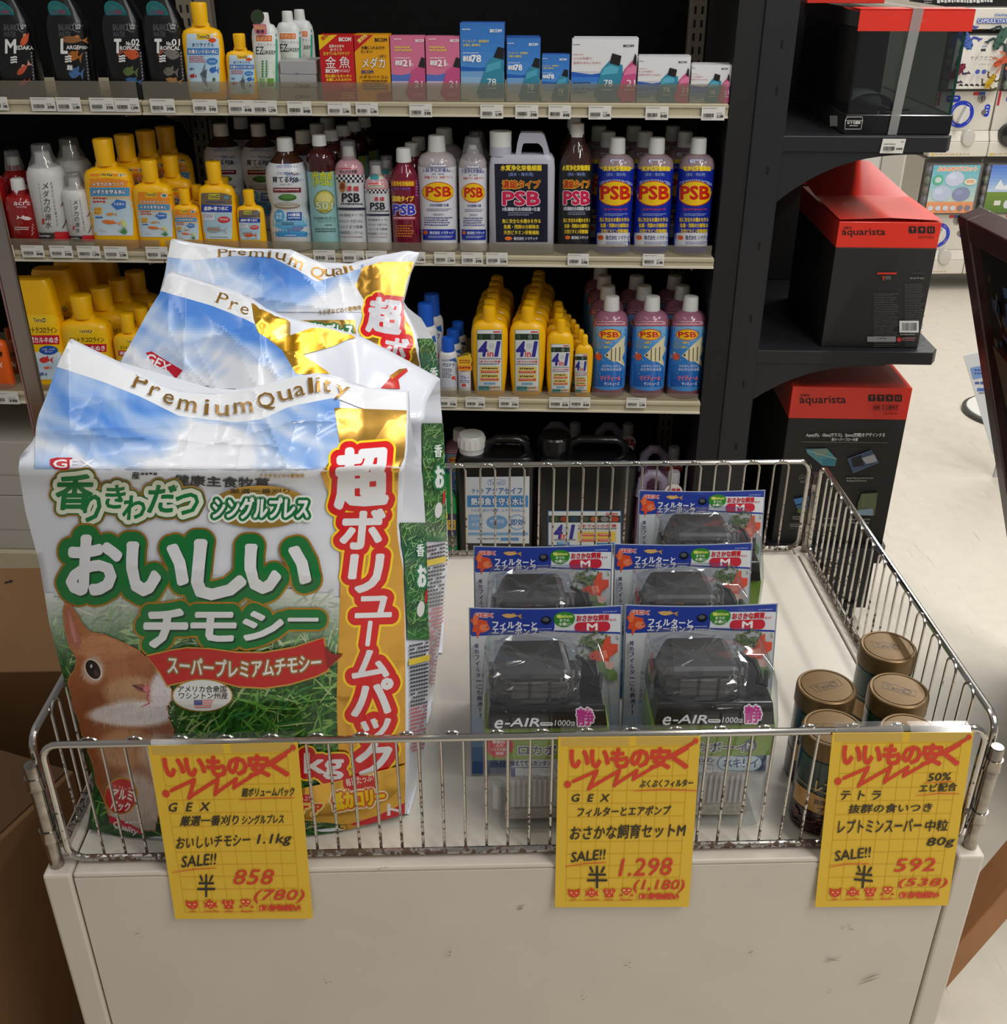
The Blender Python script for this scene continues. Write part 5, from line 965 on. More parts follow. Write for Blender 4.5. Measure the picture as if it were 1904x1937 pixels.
for (xc, d_, lab) in ((905, .155, 'pink jug behind the wide canister, front of the left pair'), (905, .285, 'pink jug behind the wide canister, rear of the left pair'), (1220, .155, 'pink jug behind the wide canister, front of the right pair'), (1220, .285, 'pink jug behind the wide canister, rear of the right pair'), (590, .20, 'pink jug standing behind the white-capped canister'), (1500, .16, 'pink jug behind the red and white tagged front one')):
    s_, _ = shelf_px(*pxc(6, xc, 1020), d_); dup(jr.t, shelf_w(s_+.02, d_, Z4), lab)
sp_, _ = shelf_px(*pxc(6, 345, 980), .26); dup(fp.t, shelf_w(sp_, .26, Z4), 'pink PSB bottle on the bottom deck beside the hay bags', 'pink PSB bottles with angelfish labels')
# small things between the bags and the canister
I = place(8, -30, 68, 260, 105, .012, Z4, .6); t = T_(I, 'green_bottle', 'green bottle with dark square label half hidden behind the hay bags', 'bottle'); body(I, t, [(0, .95), (.02, 1), (.6, 1), (.72, .9), (.82, .5), (.86, .4), (1, .38)], 2.4, pl('green_plastic', (30, 130, 60), .2, coat=.3))
A = new(8); A.R(-28, 322, 72, 500, (40, 40, 70)); A.R(16, 356, 62, 410, (206, 160, 40)); A.T('石', 28, 364, 28, 38, (50, 34, 20), .02); A.grad(-20, 440, 70, 496, [(70, 80, 60), (110, 110, 96)], 3); pr(A, I, t)
WCARD = pl('white_carton_card', (186, 180, 172), .6)
for n, (z, lab) in enumerate(((Z4, 'white carton on the bottom deck at the left, lower of two'), (Z4+.135, 'white carton stacked on the lower one at the left'))):
    t = thing('white_carton', lab, 'box', shelf_w(-1.50, .14, z), SA, 'stacked white cartons'); MB().box(-.19, .19, -.125, .16, 0, .1335 if n == 0 else .128).build('carton', WCARD, t, 0, bevel=.002)
    MB().box(-.19, .19, -.0005-.125, -.125, .05, .0506).build('seam', pl('seam_grey', (130, 124, 116), .7), t, 0)

# ---- price tags --------------------------------------------------------------
TAGW = pl('tag_paper', (226, 224, 216), .5)
def ptag(cr, x0, y0, x1, y1, zt, what, seed, prot=None):
    s0, zz = shelf_px(*pxc(cr, x0, (y0+y1)/2), -.006); s1, _ = shelf_px(*pxc(cr, x1, (y0+y1)/2), -.006); _, za = shelf_px(*pxc(cr, (x0+x1)/2, y0), -.006); _, zb = shelf_px(*pxc(cr, (x0+x1)/2, y1), -.006)
    t = thing('price_tag', 'small white barcode price tag '+what, 'price tag', shelf_w((s0+s1)/2, -.006, zb), SA, 'shelf price tags'); w, h = s1-s0, za-zb
    MB().box(-w/2, w/2, -.0004, .0004, 0, h).build('tag_card', TAGW, t, 0)
    A = Art(0, 0, 1); rr = random.Random(seed); A.fine(6, 8, 6+rr.uniform(50, 80), 15, 1, (120, 116, 110), seed); A.bars(8, 42, 52, 66, (60, 58, 56), seed); A.fine(64, 38, 90, 46, 1, (120, 116, 110), seed+3); A.T(rr.choice(('398', '598', '1,298', '848', '2,180')), 66, 50, 28, 20, (50, 48, 46), .03); A.fine(8, 70, 50, 76, 1, (150, 146, 140), seed+5)
    A.build('barcode_print', lambda P, hh: np.stack([(P[:, 0]/100-.5)*w, -.0004-hh, h*(1-P[:, 1]/85)], -1), t, PRINT, base=.0002)
k_ = 0
P0 = [(-40, 545, 44, 620, 'below the bottle cut off at far left'), (175, 548, 311, 625, 'on the top shelf below the black bottle with the M'), (317, 548, 455, 628, 'on the top shelf below the black bottle with the L'), (505, 550, 643, 628, 'on the top shelf left of the black bottle numbered 02'), (646, 552, 783, 630, 'on the top shelf just left of the shelf joint'), (846, 556, 983, 635, 'below the black bottle with the silver fish'), (1086, 560, 1222, 637, 'below the tall yellow bottle on the top shelf'), (1286, 563, 1422, 641, 'below the shorter yellow bottle on the top shelf'), (1422, 565, 1558, 645, 'on the top shelf below the slim white bottles'), (1617, 569, 1752, 648, 'on the top shelf below the flat grey boxes')]
P1 = [(90, 440, 188, 494, 'below the red goldfish carton'), (210, 440, 306, 495, 'below the yellow carton'), (440, 445, 537, 502, 'below the left pink carton'), (744, 449, 842, 508, 'below the tallest blue carton'), (894, 450, 992, 509, 'below the middle-sized blue carton'), (1036, 451, 1132, 510, 'below the smallest blue carton'), (1208, 453, 1305, 512, 'below the largest white carton'), (1452, 456, 1550, 514, 'below the middle-sized white carton'), (1692, 457, 1792, 516, 'below the smallest white carton')]
P2 = [(-40, 890, 95, 972, 'at the far left end of the middle shelf'), (150, 894, 304, 976, 'below the small red bottle on the middle shelf'), (346, 896, 502, 979, 'on the middle shelf below the tall white bottle'), (536, 899, 694, 982, 'on the middle shelf below the small white bottle'), (722, 902, 882, 986, 'below the tallest yellow bottles on the middle shelf'), (1012, 904, 1162, 988, 'below the middle-sized yellow bottles, beside the rear hay bag')]
P3 = [(468, 1048, 637, 1140, 'above the rear hay bag, below the teal bottle'), (695, 1052, 864, 1140, 'above the rear hay bag, below the taller checker bottle'), (876, 1054, 1042, 1146, 'above the rear hay bag, below the shorter checker bottle'), (1180, 1062, 1342, 1148, 'below the dark red PSB bottles'), (1412, 1063, 1575, 1156, 'below the larger white PSB bottle'), (1626, 1066, 1792, 1160, 'below the cone overcap PSB bottle')]
P4 = [(74, 982, 228, 1070, 'below the left half of the milky jug'), (660, 990, 812, 1076, 'below the dark brown PSB bottle'), (1200, 992, 1354, 1079, 'below the middle blue label bottles')]
P6 = [(210, 797, 330, 856, 'below the blue capped bottles'), (382, 797, 498, 858, 'below the left large oval yellow bottle'), (582, 797, 700, 858, 'below the right large oval yellow bottle'), (884, 798, 1004, 861, 'below the medium oval yellow bottle'), (1008, 798, 1130, 861, 'below the smallest oval yellow bottle'), (1346, 802, 1466, 862, 'below the angelfish label bottles')]
for cr, L_, zt in ((0, P0, Z1), (1, P1, Z1), (2, P2, Z2), (3, P3, Z2), (4, P4, Z2), (6, P6, Z3), (5, [(-60, 880, 110, 950, 'on the lower shelf left of the chrome pole')], Z3)):
    for x0, y0, x1, y1, w_ in L_: k_ += 1; ptag(cr, x0, y0, x1, y1, zt, w_, k_)
# ================================================================== hay bags on the wagon
FILM = mat('white_film', (222, 226, 236), .2, coat=.35, noise=.0)
def itp(tab): 
    a = np.array(sorted(tab), float); return lambda v: np.interp(v, a[:, 0], a[:, 1])
def vnoise(seed):
    r = np.random.RandomState(seed); K = [(r.uniform(.6, 1.5)*2*math.pi/lam, r.uniform(0, math.pi), r.uniform(0, 6.28), amp) for lam, amp in ((300, 1.1), (210, .9), (140, .5), (95, .24), (70, .10), (170, .7))]
    def f(x, y):
        v = 0
        for k, a, p, am in K:
            u = (x*math.cos(a)+y*math.sin(a))*k+p; v = v+am*(np.abs(np.sin(u*.5+.8*np.sin(.37*u+p)))**.8*2-1.2)
        return v*.5
    return f
class Bag:
    """a pillow pouch: front sheet seen in the photo, right gusset, back and left gusset"""
    def __init__(b, L, R, S, Yt, Yb, base, fold, lean, dep, seed, amp, ymin, amp2=None):
        b.L, b.R, b.S, b.Yt, b.Yb = map(itp, (L, R, S, Yt, Yb)); b.base, b.fold, b.lean, b.dep, b.amp, b.ymin = base, fold, lean, dep, amp, ymin; b.nz = vnoise(seed); b.amp2 = amp2 or amp*2.2
    def q(b, x, y): return np.clip((b.fold-y)/np.maximum(b.fold-b.Yt(x), 1), 0, 1.05)
    def D(b, x, y):
        s = np.clip((x-b.L(y))/np.maximum(b.R(y)-b.L(y), 1), 0, 1); q = b.q(x, y); m = np.clip((y-b.fold)/600, 0, 1)
        d = b.base+.028*s**4+.016*(1-s)**4-.014*np.sin(math.pi*np.clip(m*1.1, 0, 1))*np.sin(math.pi*s)
        up = b.lean*(q**1.15)*(1-.12*np.sin(math.pi*s))-.010*np.exp(-((y-b.fold)/26.)**2)
        a = b.amp+(b.amp2-b.amp)*np.clip((b.fold+70-y)/90, 0, 1)*np.clip(1.15-q, 0, 1)
        return np.maximum(d+up+a*b.nz(x, y)*np.clip(4*s, .2, 1)*np.clip(4*(1-s), .2, 1), b.ymin)
    def clampz(b, W, P):
        low = W[:, 2] < TT+.0012
        if low.any():
            Z_ = onplane(P, (0, 0, TT+.0012), (0, 0, 1)); W = W.copy(); W[low] = Z_[low]
        return W
    def ray(b, P, d):
        r = rays(P); t = (d-CAM[1])/r[:, 1]; return CAM+r*t[:, None]
    def front(b, P, h=0):
        P = np.asarray(P, float); x = np.clip(P[:, 0], b.L(P[:, 1]), b.R(P[:, 1])); y = np.clip(P[:, 1], b.Yt(x), b.Yb(x)); P = np.stack([x, y], -1)
        W = b.clampz(b.ray(P, b.D(x, y)), P)
        if np.ndim(h): 
            v = CAM-W; v /= np.linalg.norm(v, axis=1, keepdims=True); W = W+v*h[:, None]
        return W
    def side(b, P, h=0):
        P = np.asarray(P, float); y = P[:, 1]; R, S = b.R(y), b.S(y); w = np.clip((P[:, 0]-R)/np.maximum(S-R, .5), 0, 1); x = R+(S-R)*w; P = np.stack([x, y], -1)
        d = b.D(R, y)+b.dep*np.clip((S-R)/26., .05, 1)*w; W = b.clampz(b.ray(P, d), P)
        if np.ndim(h): W = W+np.array([.8, -.6, 0])*h[:, None]
        return W
    def build(b, name, label, group):
        ns, nt, ng = 46, 72, 6; FR = []; SD = []
        for j in range(nt+1):
            t = j/nt; s = np.linspace(0, 1, ns+1); y = np.full(ns+1, 900.)
            for _ in range(12):
                x = b.L(y)+(b.R(y)-b.L(y))*s; y = b.Yt(x)+t*(b.Yb(x)-b.Yt(x))
            FR.append(b.front(np.stack([x, y], -1))); yr = np.full(ng+1, y[-1]); R, S = b.R(yr), b.S(yr)
            SD.append(b.side(np.stack([R+(S-R)*np.linspace(0, 1, ng+1), yr], -1)))
        o0 = np.array([FR[-1][:, 0].mean(), FR[-1][:, 1].mean()+b.dep/2, TT]); b.o = o0
        t_ = thing(name, label, 'pet food bag', o0, 0, group); rings = []
        for j in range(nt+1):
            f, sd = FR[j], SD[j]; dp = sd[-1][1]-sd[0][1]
            gap = np.clip(dp, .006, .2); bk = f+np.array([0, 1, 0])*gap; bk = bk+(sd[-1]-bk[-1])*np.linspace(0, 1, ns+1)[:, None]
            bk[:, 1] += .012*np.sin(math.pi*np.linspace(0, 1, ns+1))*min(1, gap/.04); bk[:, 2] = np.maximum(bk[:, 2], TT+.001)
            rings.append(np.concatenate([f, sd[1:], bk[::-1][1:]])-o0)
        b.body = MB().rings(rings[::-1]).build('pouch', FILM, t_, 75); b.t = t_
        return t_
    def fm(b): return lambda P, h: b.front(P, h)-b.o
    def sm(b): return lambda P, h: b.side(P, h)-b.o
def field(A, x0, y0, x1, y1, st, fn):
    A.h += 1.
    y = y0
    while y < y1:
        x = x0
        while x < x1:
            c = fn(x+st/2, y+st/2)
            if c is not None: A._add([(x, y), (x+st, y), (x+st, y+st), (x, y+st)], [[0, 1, 2, 3]], c)
            x += st
        y += st
def whitestrip(A, b, ys, x0, x1):
    xs = np.linspace(x0, x1, 60)
    A.P([(x, float(b.Yt(x))-3) for x in xs]+[(x, float(ys(x))) for x in xs[::-1]], (228, 230, 234))
def sky(seed, ysky0, ysky1, sc_=1.):
    n1 = np.random.RandomState(seed); W = [(n1.uniform(.7, 1.3)/lam*6.28/sc_, n1.uniform(-.9, .9), n1.uniform(0, 6.28), am) for lam, am in ((420, 1.), (300, .9), (190, .7), (130, .5), (85, .36), (58, .26), (40, .18), (28, .12))]
    def f(x, y):
        wx = x+22*math.sin(y*.031+seed)+12*math.sin(x*.043+y*.02); wy = y+18*math.sin(x*.019+2*seed); v = 0
        for k, a, p, am in W: v += am*math.sin(k*(wx*math.cos(a)+2.1*wy*math.sin(a))+p)
        g = (y-ysky0)/(ysky1-ysky0); b = min(1, max(0, .62+.20*v-.9*max(0, g-.25)))
        return (228*(1-b)+78*b, 230*(1-b)+134*b, 236*(1-b)+216*b)
    return f
GOLD = (214, 164, 64); LGOLD = (190, 148, 70)
def serif(A, ch, x, y, h, rot, col=(150, 110, 44)):
    """one letter of the gold title: a letter with small bracket serifs"""
    h = h*1.0; wd = {'P': .62, 'r': .46, 'e': .52, 'm': .88, 'i': .22, 'u': .62, 'Q': .86, 'a': .5, 'l': .22, 't': .38, 'y': .6}[ch]*h*1.42
    hh = {'P': 1, 'Q': 1.22, 'l': 1.05, 'i': 1.02, 't': .9, 'y': .98}.get(ch, .70)*h; yo = y-hh if ch not in 'Qy' else y-h*(1. if ch == 'Q' else .70)
    c_, s_ = math.cos(rot), math.sin(rot)
    def lp(u, v): return (x+u*c_-v*s_, y+u*s_+v*c_)
    A.T(ch, *lp(-wd/2, yo-y), wd, hh, col, .004, rot=rot, metal=.5)
    sb = lambda u, v, w: A.P([lp(u-w/2, v-h*.03), lp(u+w/2, v-h*.03), lp(u+w/2, v+h*.035), lp(u-w/2, v+h*.035)], col, .55)
    if ch in 'Prmil': sb(-wd/2+h*.06 if ch in 'Prm' else 0, 0, h*.34)
    if ch == 'm': sb(0, 0, h*.28); sb(wd/2-h*.06, 0, h*.28)
    if ch in 'u': sb(-wd/2+h*.04, -h*.68, h*.26); sb(wd/2-h*.10, -h*.68, h*.22); sb(wd/2, 0, h*.2)
    if ch in 'Pl': sb(-wd/2 if ch == 'P' else -h*.05, -h*.98, h*.26)
    if ch == 'y': sb(-wd/2+h*.06, -h*.68, h*.28); sb(wd/2-h*.06, -h*.68, h*.26)
def arrowed(A, x, y, w, h, col=(190, 20, 40), cut=1.):
    A.P([(x, y+h*.12), (x+w*.12, y), (x+w*.42, y), (x+w*.34, y+h*.9), (x+w*.1, y+h*.86), (x, y+h*.5)], col)
    A.T('GEX', x+w*.06, y+h*.15, w*.78, h*.6, (240, 236, 238), .03, rot=.0)
# ---- front bag
b1 = Bag(L=[(645, 130), (690, 109), (754, 86), (792, 70), (830, 66), (861, 38), (888, 35), (968, 48), (1064, 74), (1179, 93), (1275, 118), (1408, 160), (1484, 178), (1568, 165), (1600, 165)],
         R=[(700, 770), (778, 772), (850, 768), (896, 757), (988, 752), (1072, 762), (1282, 769), (1450, 770), (1545, 766), (1600, 766)],
         S=[(700, 772), (784, 775), (830, 781), (870, 793), (902, 799), (982, 804), (1120, 808), (1234, 811), (1319, 809), (1404, 804), (1450, 795), (1500, 785), (1545, 772), (1600, 768)],
         Yt=[(30, 645), (130, 645), (199, 679), (245, 700), (304, 731), (339, 741), (408, 747), (477, 735), (547, 717), (599, 707), (640, 716), (685, 733), (772, 740)],
         Yb=[(30, 1566), (165, 1568), (230, 1583), (300, 1588), (450, 1592), (560, 1584), (650, 1572), (766, 1540), (820, 1530)],
         base=.040, fold=884, lean=.090, dep=.072, seed=5, amp=.0022, ymin=.0265, amp2=.0075)
b1.build('hay_bag', 'front hay bag with a rabbit and green lettering, fully visible', 'timothy hay bags')
rnd = random.Random(21)
ystrip = itp([(60, 706), (109, 694), (200, 724), (269, 752), (339, 787), (443, 799), (495, 793), (547, 769), (633, 752), (685, 773), (772, 778)])
A = Art(); sk = sky(3, 745, 880)
field(A, 66, 690, 640, 884, 4.5, lambda x, y: sk(x, y) if ystrip(x)-7 < y else None)
whitestrip(A, b1, ystrip, 60, 772)
# grass on the pouch: pale mist above, dark green below
def gcol(x, y):
    g = (y-1105-22*math.sin(x*.012))/150
    if g < 0: return None
    g = min(1, g); n = .5+.5*math.sin(x*.31+y*.17+2*math.sin(x*.09-y*.13)); dk = (26+20*n, 62+34*n, 22+16*n)
    return tuple(224*(1-g)+c*g for c in dk[:1])+(228*(1-g)+dk[1]*g, 226*(1-g)+dk[2]*g)
field(A, 78, 1090, 650, 1592, 8, lambda x, y: gcol(x, y) if x < 652 else None)
A.dh = 0.; hb = A.h
for k in range(1500):
    A.h = hb+1+(k % 60)*.4
    x = rnd.uniform(80, 655); y = rnd.uniform(1130, 1585)
    if x < b1.L(y)+3 or y > b1.Yb(x)-6: continue
    g = min(1, max(0, (y-1120)/170)); a = rnd.gauss(-.35, .75); ln = rnd.uniform(22, 75)*(.5+.5*g); w = rnd.uniform(2, 6.5)
    c = rnd.choice([(70, 130, 44), (96, 156, 62), (40, 100, 36), (30, 84, 40), (126, 170, 86), (52, 120, 60), (160, 184, 120), (24, 64, 28)])
    c = tuple(226*(1-g)*.85+v*(1-.85*(1-g)) for v in c); bx = rnd.uniform(-8, 8)
    A.L([(x, y), (min(x+ln*.5*math.cos(a)+bx*.3, 652), y+ln*.5*math.sin(a)+bx*.4), (min(x+ln*math.cos(a), 654), y+ln*math.sin(a))], w, c, taper=(.5, 1, .2))
A.h = hb+26; A.dh = 1.; A.o = (60, 820, 2.38)
# gold stripe with the tall red and yellow lettering
A.P([(1362, -116), (1700, -104), (1692, 60), (1660, 180), (1652, 420), (1680, 620), (1692, 1000), (1690, 1500), (1685, 1750), (1390, 1800), (1372, 1200), (1390, 640), (1385, 400), (1300, 180), (1388, 60)], (212, 164, 76), .85)
cr_ = [('超', 1345, 75, 250, 265, -.08), ('ボ', 1385, 345, 205, 175, -.02), ('リ', 1425, 545, 160, 170, 0), ('ュ', 1452, 735, 165, 95, -.03), ('|', 1508, 845, 24, 110, .05), ('ム', 1432, 985, 165, 125, -.1), ('パ', 1425, 1120, 200, 155, -.1), ('ッ', 1480, 1290, 135, 105, -.1), ('ク', 1455, 1395, 165, 150, -.05)]
def bar(ch): return 'l' if ch == '|' else ch
for c2, o_ in (((250, 214, 30), 44), ((214, 22, 28), 34)):
    for ch, x, y, w, h, ro in cr_: A._t(bar(ch), x, y, w, h, c2, 0, ro, .1, 0, None, 1, out=o_)
for ch, x, y, w, h, ro in cr_: A.T(bar(ch), x, y, w, h, (232, 232, 236), .045, rot=ro, shear=.1)
# fold-line lettering
A.T('産', 450, 172, 36, 34, (40, 40, 44), .02); A.fine(490, 176, 570, 196, 1, (60, 60, 64)); A.T('健康主食牧草', 640, 186, 430, 46, (40, 40, 44), .03, bend=lambda u: 18*u); A.T('うさぎなどの小動物用', 1025, 182, 200, 18, (196, 160, 80), .03, metal=.4)
arrowed(A, 82, 108, 240, 62)
# fragrance bubble
kb = [('香', 108, 185, 168, 158), ('り', 232, 268, 80, 130), ('き', 332, 232, 90, 105), ('わ', 408, 280, 104, 108), ('だ', 520, 232, 132, 125), ('つ', 648, 268, 104, 98)]
for c2, o_, mt in (((176, 134, 56), 34, .8), ((20, 104, 54), 27, 0), ((222, 226, 208), 22, 0)):
    for ch, x, y, w, h in kb: A._t(ch, x, y, w, h, c2, 0, 0, .1, mt, None, 1, out=o_)
for ch, x, y, w, h in kb: A.T(ch, x, y, w, h, (10, 118, 62), .03, shear=.1)
# single press plate
A.E(1028, 330, 226, 96, (200, 160, 76), .8); A.T('厳選一番刈り', 892, 248, 270, 22, (50, 40, 20), .02); A.T('シングルプレス', 815, 288, 430, 95, (236, 238, 238), .03, st=((14, 112, 58), 13), st2=((230, 236, 226), 22), shear=.1)
# big title
for tt in ([('お', 158, 462, 245, 262), ('い', 430, 492, 272, 235), ('し', 722, 482, 240, 262), ('い', 962, 502, 292, 215)], [('チ', 505, 792, 196, 170), ('モ', 716, 806, 204, 128), ('シ', 950, 802, 182, 128), ('ー', 1152, 808, 138, 60)]):
    o1 = 50 if tt[0][0] == 'お' else 40
    for c2, o_, mt in (((178, 132, 52), o1+9, .8), ((4, 116, 52), o1, 0)):
        for ch, x, y, w, h in tt:
            A._t(ch, x, y, w, h, c2, 0, 0, .06, mt, None, 1, out=o_)
            if o_ > 30: A._t(ch, x, y, w, h, c2, 0, 0, .06, mt, None, 1, out=o_*.55)
    for ch, x, y, w, h in tt: A.T(ch, x+8, y+9, w, h, (6, 66, 36), .05, shear=.06)
    for ch, x, y, w, h in tt: A.T(ch, x, y, w, h, (228, 230, 236), .05, shear=.06)
# rabbit portrait
def inpoly(p, x, y):
    c = False; n = len(p)
    for i in range(n):
        (x1, y1), (x2, y2) = p[i], p[i-1]
        if (y1 > y) != (y2 > y) and x < (x2-x1)*(y-y1)/(y2-y1)+x1: c = not c
    return c
A.o = (60, 1240, 2.38); dy = -1000
rab = [(148, 760+dy+0), (178, 770+dy), (205, 815+dy), (240, 870+dy), (262, 892+dy), (330, 905+dy), (400, 935+dy), (470, 968+dy), (520, 1010+dy), (572, 48), (612, 108), (634, 160), (630, 200), (612, 232), (618, 280), (640, 330), (640, 400), (600, 600), (556, 790), (420, 790), (350, 740), (318, 640), (280, 560), (262, 470), (240, 400), (205, 340), (170, 220), (152, 130), (165, 100), (192, 60), (200, 20), (196, 1004+dy), (168, 962+dy), (146, 880+dy), (138, 800+dy)]
def fur(x, y):
    n = .5+.2*math.sin(x*.021+1.3*math.sin(y*.017)+y*.011)+rnd.uniform(-.12, .12)
    top = max(0, min(1, (y+100)/300)); c = [(196-34*n, 124-26*n, 80-20*n), (160-30*n, 92-18*n, 54-12*n)]
    return tuple(c[0][i]*(1-top)+c[1][i]*top for i in range(3))
def zone(x, y):
    c = fur(x, y)
    for cx, cy, rx, ry, k, w in ((330, -40, 150, 60, (206, 150, 108), .6), (450, 165, 125, 75, (196, 158, 120), .8), (380, 40, 60, 90, (186, 128, 86), .5), (470, 262, 180, 60, (226, 218, 218), 1.), (380, 268, 130, 40, (220, 208, 206), .9), (592, 170, 62, 110, (220, 210, 216), 1.), (276, 64, 52, 64, (206, 176, 160), .9), (470, 700, 130, 180, (212, 196, 186), .9), (420, 420, 120, 90, (214, 168, 128), .6), (550, 440, 70, 90, (206, 176, 150), .7)):
        d = math.sqrt(((x-cx)/rx)**2+((y-cy)/ry)**2); f = max(0, min(1, (1.15-d)/.35))*w
        c = tuple(a*(1-f)+b*f for a, b in zip(c, k))
    return c
A.P(rab, (184, 116, 76)); A.h += 1.
for y in range(-244, 792, 7):
    for x in range(130, 645, 7):
        if all(inpoly(rab, x+a, y+b) for a in (0, 7) for b in (0, 7)): A._add([(x, y), (x+7, y), (x+7, y+7), (x, y+7)], [[0, 1, 2, 3]], zone(x+3.5, y+3.5))
A.dh = 0.; hb = A.h
for k in range(1900):
    A.h = hb+1+(k % 40)*.4
    x = rnd.uniform(135, 640); y = rnd.uniform(-240, 780)
    if not inpoly(rab, x, y): continue
    c = zone(x, y); q = rnd.uniform(.86, 1.12); c = tuple(min(255, v*q) for v in c); a = math.atan2(y-70, x-300)*.5+rnd.gauss(.9, .35); ln = rnd.uniform(14, 34)
    A.L([(x, y), (x+ln*math.cos(a), y+ln*math.sin(a))], rnd.uniform(2, 4), c, taper=(1, .2))
A.h = hb+18; A.dh = 1.
A.P([(160, -215), (180, -190), (205, -120), (225, -60), (205, -20), (178, -60), (160, -130)], (176, 106, 92)); A.P([(170, -190), (190, -130), (205, -60), (192, -60), (172, -130)], (196, 132, 116))
A.E(278, 64, 36, 52, (222, 206, 196), rot=-.5); A.E(276, 63, 30, 46, (26, 20, 20), rot=-.5); A.E(268, 48, 5, 8, (200, 200, 210)); A.E(290, 80, 10, 16, (70, 50, 40), rot=-.5)
A.P([(452, 132), (500, 128), (524, 150), (512, 168), (476, 158)], (150, 84, 84)); A.L([(455, 134), (490, 150), (520, 160)], 7, (70, 40, 36)); A.L([(520, 120), (526, 160), (520, 195), (530, 215), (490, 232)], 9, (196, 90, 110), taper=(.4, 1, 1, .8, .3)); A.E(514, 150, 12, 14, (206, 120, 126))
for k in range(7): A.L([(470, 190+k*6), (330-k*6, 205+k*14)], 1.6, (226, 216, 206), taper=(1, .2))
# badge and lower left marks
A.E(402, 632, 76, 84, (190, 150, 60), .6, rot=.3); A.E(402, 632, 70, 78, (190, 30, 34), rot=.3); A.T('おいしさキープ', 348, 574, 100, 24, (240, 200, 190), rot=.2); A.T('アルミ', 362, 600, 96, 44, (240, 232, 230), .03, rot=.12); A.T('パック', 358, 652, 88, 42, (240, 232, 230), .03, rot=.12)
A.P([(345, 720), (400, 740), (505, 790), (490, 805), (400, 770), (350, 752)], (200, 40, 60)); A.fine(420, 745, 510, 765, 1, (226, 220, 220)); A.T('Quality', 372, 744, 116, 34, (244, 236, 236), .02, rot=.35)
# ribbon
rib = lambda o: [(520-o, 1004+dy-o), (620, 980+dy-o), (700, 968+dy-o), (800, 972+dy-o), (920, 988+dy-o), (1040, 990+dy-o), (1180, 966+dy-o), (1312+o, 922+dy-o), (1322+o, 990+dy), (1398+o, 1000+dy), (1340, 1046+dy+o), (1330+o, 1066+dy+o), (1280, 1092+dy+o), (1160, 1128+dy+o), (1050, 1144+dy+o), (930, 1138+dy+o), (820, 1108+dy+o), (720, 1108+dy+o), (610, 1134+dy+o), (580-o, 1080+dy)]
A.P(rib(7), (196, 156, 76), .7); A.P(rib(0), (196, 26, 30)); A.P([(1312, 950+dy), (1350, 990+dy), (1398, 1000+dy), (1330, 1062+dy)], (150, 16, 22))
A.T('スーパープレミアムチモシー', 612, 1012+dy, 690, 78, (236, 234, 234), .02, st=((150, 110, 50), 7), bend=lambda u: 14*np.sin((u-.18)*5.0)-12*u, shear=.0)
A.E(768, 180, 138, 76, (180, 140, 60), .7); A.E(768, 180, 132, 70, (226, 228, 230)); A.T('アメリカ合衆国', 658, 136, 218, 30, (70, 66, 50), .025); A.T('ワシントン州産', 662, 166, 220, 30, (70, 66, 50), .025)
A.P([(732, 200), (820, 198), (822, 220), (800, 240), (770, 236), (732, 232)], (236, 232, 232)); A.R(730, 200, 768, 222, (40, 60, 150))
for k in range(5): A.R(768 if k < 3 else 732, 200+k*8, 818-k*3, 203.5+k*8, (206, 40, 50))
for k in range(12): A.E(735+(k % 6)*6, 204+(k//6)*9, 1.6, 1.6, (240, 240, 245), n=6)
# weight, bottom wave, claims
A.T('1.1kg', 1005, 440, 398, 118, (236, 234, 238), .03, st=((210, 24, 36), 26), st2=((250, 214, 40), 34))
A.P([(860, 640), (1000, 640), (1200, 600), (1400, 560), (1560, 520), (1690, 490), (1690, 700), (1600, 735), (1400, 760), (1200, 740), (1000, 720), (860, 700)], (224, 178, 78), .85)
A.RR(1180, 626, 1268, 662, 16, (206, 40, 36)); A.T('たっぷり', 1188, 632, 72, 24, (246, 236, 226)); A.T('歯のケア', 1060, 662, 250, 60, (214, 60, 30), .04, st=((246, 214, 120), 9)); A.RR(1400, 540, 1560, 608, 30, (206, 40, 36)); A.T('毎日たっぷり', 1410, 556, 140, 36, (246, 236, 226), .01, rot=-.22)
A.T('低カロリー', 1350, 620, 235, 78, (246, 206, 30), .05, st=((214, 110, 20), 9), st2=((246, 240, 210), 15), rot=-.12); A.P([(1430, 760), (1560, 720), (1685, 660), (1685, 760), (1560, 800)], (206, 30, 40)); A.T('ト', 1600, 668, 60, 56, (240, 236, 236), .04)
